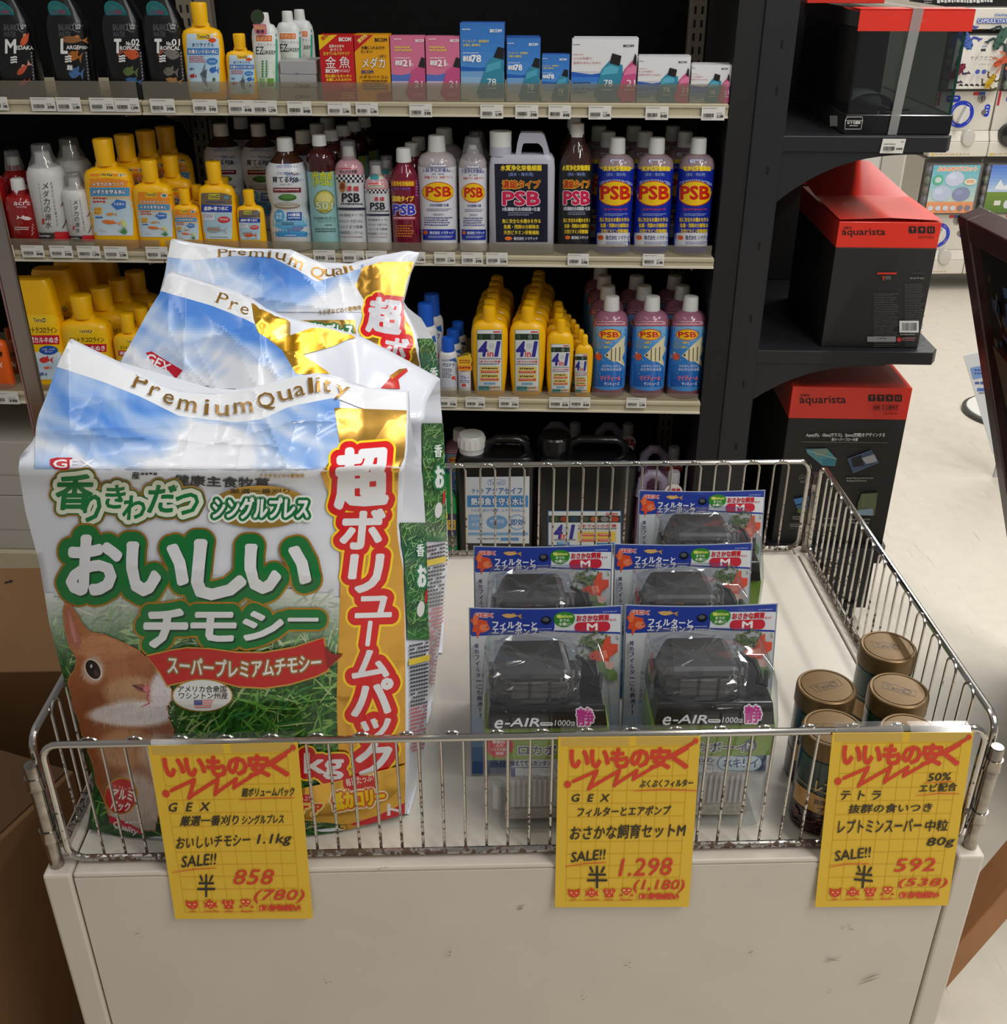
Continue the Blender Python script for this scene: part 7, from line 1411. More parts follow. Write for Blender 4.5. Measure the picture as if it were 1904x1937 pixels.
def headline(A):
    for ch, x, y, w, h in (('い', 402, 300, 172, 160), ('い', 598, 300, 168, 158), ('も', 790, 285, 165, 178), ('の', 980, 296, 172, 155), ('安', 1172, 276, 188, 190), ('く', 1372, 262, 160, 200)): A.T(ch, x, y, w, h, (236, 120, 40), .0, shear=.05, st=((236, 120, 40), 13))
    for ch, x, y, w, h in (('い', 402, 300, 172, 160), ('い', 598, 300, 168, 158), ('も', 790, 285, 165, 178), ('の', 980, 296, 172, 155), ('安', 1172, 276, 188, 190), ('く', 1372, 262, 160, 200)): A.T(ch, x, y, w, h, RD, .0, shear=.05, st=(RD, 10))
    A.E(372, 620, 34, 34, RD); A.L([(425, 592), (655, 490)], 32, RD); A.L([(655, 486), (575, 668)], 34, RD); A.L([(570, 662), (875, 484)], 32, RD); A.L([(870, 484), (820, 634)], 34, RD); A.L([(815, 630), (1042, 484)], 30, RD); A.L([(1040, 484), (1003, 574)], 32, RD); A.L([(998, 572), (1190, 462)], 30, RD); A.L([(1370, 342), (1575, 232)], 32, RD); A.E(1608, 206, 25, 25, RD)
    for x, y in ((425, 592), (655, 490), (574, 664), (872, 486), (820, 632), (1041, 486), (1002, 572), (1575, 233)): A.E(x, y, 15, 15, RD, n=12)
def icons(A):
    E_ = (246, 214, 120)
    A.P([(378, 1625), (405, 1642), (458, 1642), (486, 1622), (487, 1680), (470, 1704), (432, 1716), (395, 1704), (376, 1680)], RD); A.E(408, 1668, 10, 6, E_); A.E(456, 1668, 10, 6, E_); A.P([(424, 1690), (440, 1690), (432, 1698)], E_); A.T('CAT', 400, 1728, 58, 16, RD, .05)
    A.P([(535, 1640), (565, 1660), (602, 1614), (640, 1660), (668, 1640), (655, 1672), (668, 1702), (636, 1690), (602, 1714), (566, 1690), (538, 1704), (552, 1672)], RD); A.E(588, 1662, 8, 7, E_); A.E(616, 1662, 8, 7, E_); A.L([(590, 1685), (602, 1692), (616, 1684)], 4, E_); A.T('Tropical FISH', 532, 1728, 136, 16, RD, .05); A.E(566, 1632, 6, 5, RD); A.E(578, 1620, 6, 5, RD)
    A.P([(712, 1640), (735, 1622), (770, 1636), (808, 1622), (830, 1640), (826, 1662), (810, 1664), (810, 1710), (730, 1710), (730, 1664), (714, 1662)], RD); A.E(750, 1664, 7, 6, E_); A.E(790, 1664, 7, 6, E_); A.E(770, 1690, 7, 5, E_); A.L([(752, 1630), (742, 1655)], 3, E_); A.L([(790, 1630), (800, 1655)], 3, E_); A.T('DOG', 732, 1728, 72, 16, RD, .05)
    A.P([(888, 1628), (905, 1620), (970, 1620), (988, 1628), (984, 1650), (950, 1688), (926, 1688), (892, 1652)], RD); A.E(914, 1640, 12, 8, E_); A.E(960, 1640, 12, 8, E_); A.L([(922, 1668), (938, 1662), (954, 1668)], 5, E_)
    for x in (884, 988):
        for k in range(5): A.L([(x, 1680), (x-18+9*k, 1698)], 7, RD)
    A.T('Reptile', 878, 1724, 112, 20, RD, .05)
    A.P([(1056, 1680), (1080, 1680), (1080, 1668), (1098, 1680), (1112, 1664), (1112, 1724), (1056, 1724)], RD); A.R(1066, 1690, 1078, 1700, E_); A.R(1066, 1706, 1078, 1716, E_); A.L([(1140, 1674), (1112, 1696), (1140, 1722)], 12, RD); A.T('かねだい', 1150, 1672, 290, 50, RD, .05, st=(RD, 5))
def grid_(A):
    c = (214, 166, 24)
    for k in range(9): u = k/8; A.L([(382+1162*u, 270), (355+1080*u, 1750)], 4, c)
    for y0, w in zip([270, 410, 550, 685, 808, 935, 1060, 1175, 1295, 1410, 1530, 1640, 1750], range(13)): u = (y0-270)/1480; A.L([(382-27*u, y0), (1544-109*u, y0-12)], 4, c)
HAND = {
 'l': [('超ボリュームパック', 972, 500, 560, 90, BK, -.02), ('GEX', 215, 655, 430, 90, BK, -.02, 2.2), ('厳選一番刈り', 330, 790, 610, 105, BK, -.02), ('シングルプレス', 975, 785, 440, 95, BK, -.03), ('おいしいチモシー', 290, 1015, 770, 120, BK, -.05), ('1.1kg', 1130, 985, 370, 125, BK, -.03), ('SALE!!', 338, 1215, 370, 115, BK, -.1), ('半', 515, 1400, 180, 235, BK, .0), ('858', 885, 1350, 430, 155, RD, -.0), ('(780)', 1105, 1560, 530, 140, RD, -.0)],
 'm': [('ぶくぶくフィルター', 1062, 580, 520, 70, BK, -.02), ('GEX', 412, 712, 365, 72, BK, 0, 2.2), ('フィルターとエアポンプ', 468, 838, 900, 92, BK, -.02), ('おさかな飼育セットM', 392, 1020, 1120, 135, BK, -.03), ('SALE!!', 395, 1275, 340, 95, BK, -.1), ('半', 560, 1405, 190, 215, BK, .0), ('1.298', 858, 1335, 525, 170, RD, -.02), ('(1,180)', 1008, 1540, 490, 125, RD, .0)],
 'r': [('50%', 1180, 450, 250, 78, BK, -.05), ('エビ配合', 1090, 560, 400, 85, BK, -.05), ('テトラ', 275, 625, 420, 95, BK, .0, 1.6), ('抜群の食いつき', 352, 770, 880, 92, BK, -.02), ('レプトミンスーパー', 240, 930, 880, 140, BK, -.02), ('中粒', 1155, 935, 245, 115, BK, -.03), ('80g', 1170, 1120, 300, 110, BK, -.05), ('SALE!!', 200, 1260, 390, 105, BK, -.12), ('半', 430, 1400, 195, 240, BK, .1), ('592', 828, 1340, 435, 135, RD, -.02), ('(538)', 880, 1545, 510, 105, RD, -.0)]}
LINES = {'l': [[(948, 618), (1240, 600), (1535, 596)], [(255, 1380), (480, 1345), (708, 1334)]], 'm': [[(1005, 680), (1300, 666), (1630, 678)], [(348, 1410), (540, 1380), (742, 1370)]], 'r': [[(1140, 545), (1440, 528)], [(1062, 676), (1300, 652), (1516, 656)], [(150, 1425), (350, 1390), (570, 1388)]]}
for k, lab in (('l', 'yellow sale card priced 858, taped to the fence at the left'), ('m', 'yellow sale card priced 1,298, taped in the middle of the fence'), ('r', 'yellow sale card priced 592, taped to the fence at the right')):
    C_ = pxs(k); topY, botY = .0108, -.0045
    W = [atY(*C_[0], topY), atY(*C_[1], topY), atY(*C_[2], botY), atY(*C_[3], botY)]; o_ = np.array([(W[2][0]+W[3][0])/2, botY, (W[2][2]+W[3][2])/2]); W = [w-o_ for w in W]
    t = thing('sale_card', lab, 'price card', o_, 0, 'yellow sale cards')
    def bil(U, h, W=W):
        u, v = U[:, :1], U[:, 1:]; P = (W[0]*(1-u)+W[1]*u)*(1-v)+(W[3]*(1-u)+W[2]*u)*v
        return P+np.array([0, -1, 0])*(h[:, None]+.0022*np.sin(math.pi*v)*0)
    MB().hexa([tuple(W[3]), tuple(W[2]), tuple(W[2]+[0, .0006, 0]), tuple(W[3]+[0, .0006, 0]), tuple(W[0]), tuple(W[1]), tuple(W[1]+[0, .0006, 0]), tuple(W[0]+[0, .0006, 0])]).build('card_paper', pl('card_yellow', YC, .55), t, 0)
    A = Art(*CROPS['m']); grid_(A); headline(A); icons(A)
    A.build('printed_heading', lambda P, h: bil(Hm(P), h), t, PRINT, step=.00001, base=.0002)
    Hk = homog(C_); A = Art(*CROPS[k])
    for it in HAND[k]:
        s_, x, y, w, h, c, ro = it[:7]; A.T(s_, x, y, w, h, c, .0, rot=ro, shear=.22 if s_ not in '半' else 0, sp=it[7] if len(it) > 7 else 1., st=(c, 2.0))
    for l_ in LINES[k]: A.L(l_, 9, RD, taper=(.6, 1, .7))
    A.build('handwriting', lambda P, h: bil(Hk(P), h), t, PRINT, step=.00001, base=.0008)
    m = MB()
    for u in ((.02, .5), (.55, .98)):
        a = W[0]*(1-u[0])+W[1]*u[0]; b = W[0]*(1-u[1])+W[1]*u[1]
        for (p, q) in (((0, -.0007, -.012), (0, -.0009, .001)), ((0, -.0009, .001), (0, .004, .0045)), ((0, .004, .0045), (0, .012, .004))):
            m.add([tuple(a+np.array(p)), tuple(b+np.array(p)), tuple(b+np.array(q)), tuple(a+np.array(q))], [(0, 1, 2, 3)])
    m.build('clear_tape', clear_mat('tape_clear', (244, 244, 240), .12, .12, film=.04), t, 0)
# ================================================================== goods on the black rack
CRS[7] = (1380, 0, 3.229); CRS[9] = (1380, 560, 3.229)
def rk(x, y, d): return shelf_px(x, y, d)
def rkmap(d, s0, z0): 
    return lambda P, h: (lambda q: np.stack([q@EX-s0, q@EY-d-h*1.0+0*q[:, 0], np.maximum(q[:, 2]-z0, .0008)], -1))(onplane(P, SO+EY*d, EY)-SO)
def backd(x, y, z):                          # how far behind the shelf front a photo point at height z lies
    return float((onplane(np.array([x, y]), (0, 0, z), (0, 0, 1))-SO)@EY)
d = .022; s0, z0 = rk(1594, 252, d); s1, _ = rk(1797, 250, d); _, zt = rk(1620, 17, d); _, zb = rk(1620, 55, d); _, zf = rk(1596, 216, d)
z0 = 1.0335; Wt = s1-s0; dt = .44; o_ = shelf_w((s0+s1)/2, d, z0)
t = thing('glass_tank', 'small glass fish tank with red cover band and plastic strap, on the upper rack board', 'fish tank', o_, SA)
BGL = pl('black_gloss', (12, 12, 13), .12, coat=.5); GL = clear_mat('tank_glass', (206, 212, 212), .30, .01); GLE = pl('glass_edge', (16, 60, 48), .1)
h = zf-z0; H = zb-z0; HT = zt-z0; w = Wt/2
MB().box(-w, w, 0, dt, 0, h).build('base_band', BGL, t, 0, bevel=.002)
MB().box(-w+.004, w-.004, .004, .009, h, H+.004).build('front_glass', GL, t, 0)
MB().box(w-.009, w-.004, .009, dt-.004, h, H+.004).build('side_glass', GL, t, 0)
MB().box(-w+.004, -w+.009, .009, dt-.004, h, H+.004).build('side_glass', pl('dark_glass', (14, 16, 18), .15), t, 0)
MB().box(-w+.009, w-.009, dt-.012, dt-.004, h, H+.004).build('rear_panel', pl('tank_back', (26, 28, 32), .4), t, 0)
MB().box(w-.0088, w-.0038, .0036, .0046, h, H).build('glass_edge', GLE, t, 0)
MB().box(-w+.02, w-.06, .06, .25, h, h+.002).build('inner_tray', pl('tank_dark', (20, 21, 22), .5), t, 0)
MB().box(-w, w, .0, dt, H, HT-.002).build('lid', BGL, t, 0, bevel=.002)
REDC = pl('red_carton', (230, 50, 32), .38, coat=.12)
c_ = MB().box(-w-.001, w+.003, -.002, -.0004, H-.003, HT).box(-w-.001, w+.003, -.002, .06, HT-.002, HT+.0006).build('cover_band', REDC, t, 0)
m = MB(); R = []
for j in range(13): a = math.pi*j/12; R.append((-w+.05+.028*math.cos(a)*1.5, .03, h+.004+.028*math.sin(a)))
V = [(x, y, z) for y in (.03, .11) for x, _, z in R]; m.add(V, [(i, i+1, 14+i, 13+i) for i in range(12)]).build('packing_paper', pl('paper_white', (214, 212, 206), .7), t)
STR = clear_mat('strap_plastic', (206, 206, 204), .15, .2, film=.45, fcol=(200, 200, 198)); sx = rk(1717, 130, d)[0]-(s0+s1)/2
MB().add([(sx-.009, -.004, HT+.002), (sx+.009, -.004, HT+.002), (sx-.002, -.004, 0), (sx-.018, -.004, 0), (sx-.009, dt, HT+.002), (sx+.009, dt, HT+.002)], [(0, 1, 2, 3), (0, 4, 5, 1)]).build('strap', STR, t, 0)
A = Art(*CRS[7]); Wh = (214, 212, 206)
A.L([(705, 735), (715, 714), (808, 714), (810, 735), (800, 788), (702, 788), (705, 735)], 3.5, Wh); A.L([(703, 736), (808, 736)], 3, Wh); A.T('おうち', 716, 740, 48, 18, Wh, .03); A.T('撮影', 764, 740, 34, 18, Wh, .03); A.fine(730, 764, 780, 774, 1, Wh); A.R(610, 706, 656, 770, (70, 70, 68))
A.build('base_print', rkmap(d, (s0+s1)/2, z0), t, PRINT)
A = Art(*CRS[7]); rr = random.Random(2)
for k in range(30): A.L([(1140+rr.uniform(0, 30), 90+k*1.8), (1170+rr.uniform(0, 120)*(1-k/30), 90+k*1.8)], 1.0, (236, 90, 70))
A.build('cover_print', rkmap(d-.0022, (s0+s1)/2, z0), c_, PRINT)
q = onplane(np.array([1672, 7]), (0, 0, z0+HT+.002), (0, 0, 1)); 
t = thing('red_carton', 'red carton lying on the fish tank, cut off by the top of the photo', 'box', shelf_w(float((q-SO)@EX), float((q-SO)@EY), z0+HT+.0025), SA)
MB().box(-.14, 0, 0, .24, 0, .16).build('carton', REDC, t, 0, bevel=.001)
# aquarista cartons
BKC = pl('black_carton', (36, 35, 34), .5); ARK = (28, 24, 22)
def picto(A, x, y, w, n):
    for k in range(n):
        xx = x+k*w*1.22; A.RR(xx, y, xx+w, y+w*.9, w*.12, ARK); c = (226, 60, 36)
        if k == n-1: A.L([(xx+w*.3, y+w*.2), (xx+w*.3, y+w*.7)], w*.12, c); A.L([(xx+w*.65, y+w*.2), (xx+w*.65, y+w*.7)], w*.12, c)
        elif k == n-2: A.P([(xx+w*.2, y+w*.45), (xx+w*.5, y+w*.2), (xx+w*.8, y+w*.45)], c); A.L([(xx+w*.5, y+w*.4), (xx+w*.5, y+w*.75)], w*.08, c)
        else: A.P([(xx+w*.25, y+w*.2), (xx+w*.75, y+w*.2), (xx+w*.5, y+w*.5)], c); A.L([(xx+w*.5, y+w*.4), (xx+w*.5, y+w*.75)], w*.08, c)
def acarton(TL, TR, BL, BR, zbase, yr, dep, label, art, flap):
    d = .025; s0, zt = rk(*TL, d); s1, _ = rk(*TR, d); b0, _ = rk(*BL, d); b1_, _ = rk(*BR, d); _, zr = rk(TL[0], yr, d); s0 = (s0+b0)/2; s1 = (s1+b1_)/2
    o_ = shelf_w((s0+s1)/2, d, zbase); w = (s1-s0)/2; h = zt-zbase; t = thing('aquarium_carton', label, 'box', o_, SA, 'red and black aquarium cartons')
    zr -= zbase
    MB().box(-w, w, 0, dep, 0, zr).build('carton', BKC, t, 0, bevel=.001)
    bd = MB().box(-w-.0003, w+.0003, -.0003, dep+.0003, zr, h-(.004 if flap else 0)).build('red_band', REDC, t, 0, bevel=.001)
    if flap:
        df = dep*.62; MB().add([(-w, -.001, h), (w, -.001, h), (w, df, h+.002), (-w, df, h+.001), (0, -.002, h+.004), (0, df, h+.004)], [(0, 4, 5, 3), (4, 1, 2, 5)]).build('front_flap', REDC, t, 60)
        MB().add([(-w, df+.002, h+.001), (w, df+.002, h+.001), (w*.5, dep+.02, h+.045), (-w, dep+.02, h+.012), (0, df+.002, h+.002), (-w*.1, dep+.02, h+.052)], [(0, 4, 5, 3), (4, 1, 2, 5)]).build('rear_flap', REDC, t, 60)
    A = art(); A.build('front_print', rkmap(d, (s0+s1)/2, zbase), t, PRINT, base=.0006)
    return t
def artA():
    A = Art(*CRS[7]); A.T('GEX', 692, 1383, 54, 16, ARK, .03, shear=.2)
    A.T('aquarista', 684, 1396, 264, 52, ARK, .0, st=(ARK, .8)); picto(A, 1092, 1382, 46, 3); A.fine(1150, 1440, 1246, 1460, 1, (150, 36, 24))
    A.R(898, 1662, 1016, 1674, (206, 50, 36)); A.P([(926, 1684), (946, 1684), (936, 1700)], (206, 60, 50)); A.R(932, 1690, 940, 1712, (206, 60, 50)); A.fine(948, 1684, 982, 1706, 3, (150, 150, 148)); A.fine(876, 1790, 1030, 1937+300, 42, (92, 92, 90), 3, .45); A.fine(1066, 1732, 1186, 1937+180, 36, (88, 88, 86), 5, .45); A.fine(1112, 1662, 1188, 1674, 1, (70, 70, 70)); A.fine(1095, 1690, 1185, 1712, 1, (110, 110, 110))
    B = [(1032, 1950), (1150, 1950)]
    A.R(1032, 1956, 1150, 2028, (226, 226, 228)); A.bars(1048, 1968, 1140, 2016); A.R(836, 2052, 1010, 2084, (150, 150, 152)); A.fine(900, 2060, 950, 2074, 1, (90, 90, 90)); A.E(1030, 2070, 14, 14, (206, 50, 60)); A.fine(1048, 2058, 1132, 2082, 2, (180, 120, 120)); A.fine(1036, 2036, 1126, 2046, 1, (180, 180, 180)); return A
acarton((1582, 415), (1778, 412), (1558, 655), (1740, 655), .6345, 468, .33, 'red and black aquarium carton with loose lid flaps, on the middle rack board', artA, True)
def artB():
    A = Art(*CRS[9]); G = (150, 150, 148)
    A.T('GEX', 430, 598, 62, 14, ARK, .03, shear=.2); A.T('aquarista', 426, 610, 282, 58, ARK, .0, st=(ARK, .8)); picto(A, 844, 602, 44, 4); A.L([(870, 664), (1034, 664), (1034, 696), (870, 696)], 2, (150, 36, 24), closed=True); A.T('品番', 876, 668, 38, 20, ARK, .02); A.T('11897', 932, 666, 94, 26, ARK, .02); A.fine(940, 712, 1024, 726, 1, (150, 36, 24))
    A.T('Aqua(水)、Glass(ガラス)、Space(空間)をデザインする', 462, 832, 482, 28, (206, 206, 204), .03, shear=.2); A.T('新オーバーフロー水槽', 618, 862, 162, 20, (206, 206, 204), .03, shear=.2); A.L([(436, 886), (962, 892)], 2, G)
    for x0, y0, x1, y1 in ((425, 926, 680, 1072), (695, 930, 950, 1078), (380, 1190, 640, 1330), (655, 1194, 905, 1334)): A.L([(x0, y0), (x1, y0), (x1, y1), (x0, y1)], 1.5, (70, 66, 60), closed=True)
    A.P([(462, 930), (590, 926), (650, 990), (640, 1034), (560, 1030), (470, 956)], (90, 150, 160)); A.P([(510, 932), (585, 930), (605, 960), (520, 976)], (130, 150, 130)); A.P([(560, 990), (650, 985), (640, 1030), (566, 1026)], (60, 130, 150)); A.L([(470, 940), (650, 990)], 3, (190, 214, 216))
    A.P([(716, 990), (860, 936), (906, 1010), (750, 1074)], (70, 90, 120)); A.P([(735, 985), (800, 965), (815, 1030), (748, 1040)], (30, 32, 36)); A.P([(800, 985), (880, 960), (896, 1005), (830, 1020)], (180, 182, 190)); A.L([(716, 990), (860, 936), (906, 1010), (750, 1074)], 3, (120, 140, 170), closed=True)
    A.P([(385, 1234), (500, 1212), (500, 1240), (400, 1270)], (70, 130, 190)); A.P([(400, 1275), (505, 1245), (505, 1300), (420, 1310)], (60, 110, 150)); A.R(410, 1290, 505, 1318, (80, 120, 60)); A.P([(600, 1270), (680, 1200), (700, 1260)], (60, 56, 50)); A.P([(800, 1200), (900, 1194), (880, 1334), (770, 1330), (780, 1250)], (96, 110, 76)); A.P([(780, 1300), (870, 1290), (870, 1334), (770, 1330)], (150, 180, 200)); A.fine(800, 1205, 890, 1290, 8, (140, 150, 110), 4)
    A.L([(440+20*math.cos(a), 1104+20*math.sin(a)) for a in [k*.42 for k in range(16)]], 2, G); A.T('特許', 428, 1096, 24, 14, G); A.fine(474, 1090, 540, 1116, 2, G); A.fine(428, 1126, 560, 1136, 1, G); A.fine(708, 1100, 872, 1132, 2, G); A.fine(380, 1336, 480, 1362, 2, G); A.fine(570, 1346, 660, 1360, 1, G); A.fine(720, 1350, 850, 1390, 2, G); A.L([(358, 1376), (480, 1376), (480, 1412), (358, 1412)], 1.5, (110, 110, 108), closed=True); A.fine(364, 1382, 474, 1406, 2, G); A.fine(556, 1380, 650, 1400, 2, G)
    return A
acarton((1497, 731), (1723, 731), (1462, 1015), (1674, 1012), .1905, 791, .34, 'large red and black aquarium carton with four small pictures, on the bottom rack board', artB, False)
for zb_, hh_, red_, lab in ((1.0335, .20, 0, 'dim black carton standing behind the glass tank on the upper rack board'), (.6345, .27, 1, 'dim red-lidded black carton behind the aquarium carton with loose flaps'), (.1905, .27, 1, 'dim black carton with a red band behind the aquarium carton with small pictures')):
    t = thing('rear_carton', lab, 'box', shelf_w(.225, .50, zb_), SA); MB().box(-.115, .13, 0, .27, 0, hh_-.05 if red_ else hh_).build('carton', BKC, t, 0, bevel=.001)
    if red_: MB().box(-.1153, .1303, -.0003, .2703, hh_-.05, hh_).build('red_band', REDC, t, 0, bevel=.001)
t = thing('price_tag', 'white barcode price tag on the edge of the upper rack board', 'price tag', shelf_w(rk(1687, 276, -.003)[0], -.003, rk(1687, 290, -.003)[1]), SA, 'shelf price tags')
a_, b_ = rk(1663, 290, -.003); c2_, d2_ = rk(1711, 263, -.003); wv_, hv_ = c2_-a_, d2_-b_
MB().hexa([(-wv_/2, -.0005, 0), (wv_/2, -.0005, 0), (wv_/2, .0005, 0), (-wv_/2, .0005, 0), (-wv_/2+.002, -.0005, hv_), (wv_/2+.002, -.0005, hv_), (wv_/2+.002, .0005, hv_), (-wv_/2+.002, .0005, hv_)]).build('tag_card', TAGW, t, 0)
A = Art(0, 0, 1); A.fine(10, 30, 60, 40, 1, (70, 70, 70)); A.bars(10, 48, 60, 74); A.T('18,800', 66, 56, 28, 14, (40, 40, 40), .03); A.fine(84, 14, 96, 24, 1, (60, 60, 60)); A.fine(12, 78, 50, 84, 1, (110, 110, 110))
A.build('barcode_print', lambda P, hh: np.stack([(P[:, 0]/100-.48)*wv_, -.0005-hh, hv_*(1-P[:, 1]/92)], -1), t, PRINT, base=.0002)

# ================================================================== capsule toy machines across the aisle
GW = mat('capsule_machine_white', (226, 220, 208), .35, noise=.02, nscale=6); GY0 = 3.74
GBL = (30, 60, 200)
def gacha(x0, z0, label, poster, door='white', h=.478, w=.243):
    o_ = np.array([x0+w/2, GY0, z0]); t = thing('capsule_machine', label, 'capsule toy machine', o_, 0, 'capsule toy machines')
    MB().box(-w/2, w/2, .03, .36, .0, h).box(-w/2, w/2, .0, .03, .0, .06).add([(-w/2, 0, .06), (w/2, 0, .06), (w/2, .022, .10), (-w/2, .022, .10), (-w/2, .03, .06), (w/2, .03, .06), (w/2, .03, .10), (-w/2, .03, .10)], [(0, 1, 2, 3), (0, 4, 5, 1), (1, 5, 6, 2), (3, 7, 4, 0)]).box(-w/2+.002, w/2-.002, .02, .031, .10, h*.53).build('machine_body', GW, t, 20, bevel=.004)
    MB().box(-w/2+.001, w/2-.001, .029, .0302, 0, h).build('side_gap', pl('machine_gap', (90, 84, 76), .7), t, 0)
    cs = MB().box(-w/2+.006, w/2-.006, -.012, .029, h*.545, h-.012).build('display_case', CLEAR, t, 0, bevel=.004)
    for k in range(9):
        rr = random.Random(k+int(x0*10)); m = MB(); m.lathe([(-.016, .0), (-.014, .009), (0, .016), (.014, .009), (.016, 0)], 10); m.v = [(a-w/2+.022+(w-.05)*(k % 2), b+.012, c+h*.58+.04*(k//2)) for a, b, c in m.v]
        m.build('capsule', pl('capsule_%d' % (k % 3), ((120, 150, 110), (150, 120, 110), (120, 120, 150))[k % 3], .3), t)
    ps = MB().box(-w/2+.024, w/2-.022, -.0155, -.0145, h*.555, h-.018).build('poster', pl('poster_paper', (232, 230, 224), .5), t, 0)
    A = Art(0, 0, 1); poster(A); pw = w-.046; ph = h-.018-h*.555
    A.build('poster_print', lambda P, hh: np.stack([(P[:, 0]/100-.5)*pw, -.0156-hh*2, h*.555+ph*(1-P[:, 1]/100)], -1), ps, PRINTG)
    # dial with blue ring and knob
    cx, cz = -.012, h*.345
    m = MB().lathe([(0, .052), (.004, .052), (.005, .050), (.005, .034), (.010, .034), (.012, .029), (.012, 0)], 32); m.v = [(a+cx, .02-c, b+cz) for a, b, c in m.v]; dl = m.build('dial', [GW], t, 30)
    A = Art(0, 0, 1); A.P([(50+50*math.cos(a), 50+50*math.sin(a)) for a in [k*math.pi/20 for k in range(40)]], GBL)
    for k in range(4): A.P([(50+44*math.cos(a), 50+44*math.sin(a)) for a in (k*1.57+.3, k*1.57+.6, k*1.57+.9)], (236, 206, 60))
    A.E(50, 50, 35, 35, (206, 206, 208)); A.build('dial_ring', lambda P, hh: np.stack([(P[:, 0]/50-1)*.052+cx, .0148-hh*.5, -(P[:, 1]/50-1)*.052+cz], -1), dl, PRINTG)
    m = MB().box(-.008, .008, -.020, .010, -.034, .034); m.v = [(a*math.cos(.35)+c*math.sin(.35)+cx, b, -a*math.sin(.35)+c*math.cos(.35)+cz) for a, b, c in m.v]; m.build('knob', pl('knob_white', (220, 218, 214), .3), dl, 0, bevel=.004)
    m = MB().lathe([(0, .016), (.003, .016), (.004, .013), (.004, 0)], 20); m.v = [(a+.062, .019-c, b+h*.47) for a, b, c in m.v]; cs_ = m.build('coin_slot', pl('coin_plate', (150, 146, 140), .3, metal=.7), t)
    MB().box(.0605, .0635, .0145, .0155, h*.47-.010, h*.47+.010).build('slot', SLOT, cs_, 0)
    m = MB().lathe([(0, .010), (.004, .009), (.004, 0)], 16); m.v = [(a+.082, .019-c, b+h*.36) for a, b, c in m.v]; m.build('lock', pl('lock_metal', (150, 146, 140), .3, metal=.8), t)
    def s1(A): A.RR(16, 8, 40, 20, 5, GBL); A.fine(19, 11, 36, 17, 1, (200, 210, 240))
    def s2(A): A.RR(84, 24, 93, 46, 4, GBL); A.fine(86, 27, 91, 43, 3, (200, 210, 240))
    def s3(A): A.R(56, 76, 84, 80, (230, 206, 90)); A.R(56, 80, 84, 108, (214, 216, 222)); A.fine(58, 82, 82, 106, 6, (140, 140, 150))
    def s4(A): A.R(2, 0, 6, 26, (200, 50, 60))
    def s5(A): A.R(60, 2, 70, 8, (206, 50, 60)); A.R(70, 2, 80, 8, (40, 90, 190))
    for fn in (s1, s2, s3, s4, s5):
        A = Art(0, 0, 1); fn(A)
        A.build('sticker', lambda P, hh: np.stack([(P[:, 0]/100-.5)*w, .0198-hh*2, h*.53*(1-P[:, 1]/118)], -1), t, PRINTG)
    A = Art(0, 0, 1); A.fine(8, 78, 70, 88, 1, (210, 170, 90)); A.R(4, 76, 9, 90, (226, 196, 60)); A.build('foot_print', lambda P, hh: np.stack([(P[:, 0]/100-.5)*w, -.0002-hh*2, .06*(1-P[:, 1]/100)], -1), t, PRINTG)
    m = MB()
    if door == 'white': m.rings([[(x*s_+.03, .0-y_, z*s_*1.25+.075) for x, z in sup(.027, .027, 2, 22)] for s_, y_ in ((1, -.03), (1, .006), (.9, .010), (.5, .012))]); m.build('capsule_door', pl('door_white', (206, 202, 194), .25, coat=.3), t)
    else: m.rings([[(x*s_-.035, .0-y_, z*s_*1.1+.085) for x, z in sup(.055, .045, 2, 26)] for s_, y_ in ((1, -.03), (1, .010), (.9, .018), (.5, .026))]); m.build('capsule_door', pl('door_black', (24, 22, 22), .1, coat=.5), t)
    return t
def frog(A, x, y, s, c, c2, rot=0.):
    s = s*1.25
    c_, s_ = math.cos(rot), math.sin(rot); q = lambda a, b: (x+(a*c_-b*s_)*s, y+(a*s_+b*c_)*s)
    A.P([q(1, 0), q(.7, -.32), q(.2, -.38), q(-.5, -.42), q(-.95, -.2), q(-.95, .2), q(-.5, .42), q(.2, .38), q(.7, .32)], c)
    for sg in (-1, 1):
        for bx, by, ex, ey in ((.3, .3, .55, .85), (-.6, .35, -.5, 1.0)):
            A.L([q(bx, by*sg), q((bx+ex)/2-.2, (by+ey)/2*sg), q(ex, ey*sg)], s*.22, c2)
            for k in (-.5, 0, .5): A.L([q(ex, ey*sg), q(ex+.25+.0*k, (ey+.35*k+.1)*sg)], s*.10, c2)
        A.E(*q(.72, .2*sg), s*.07, s*.07, (20, 20, 24), n=8)
    rr = random.Random(int(x)); 
    for k in range(9): A.E(*q(rr.uniform(-.8, .6), rr.uniform(-.28, .28)), s*.07, s*.06, tuple(v*.6 for v in c), n=8)
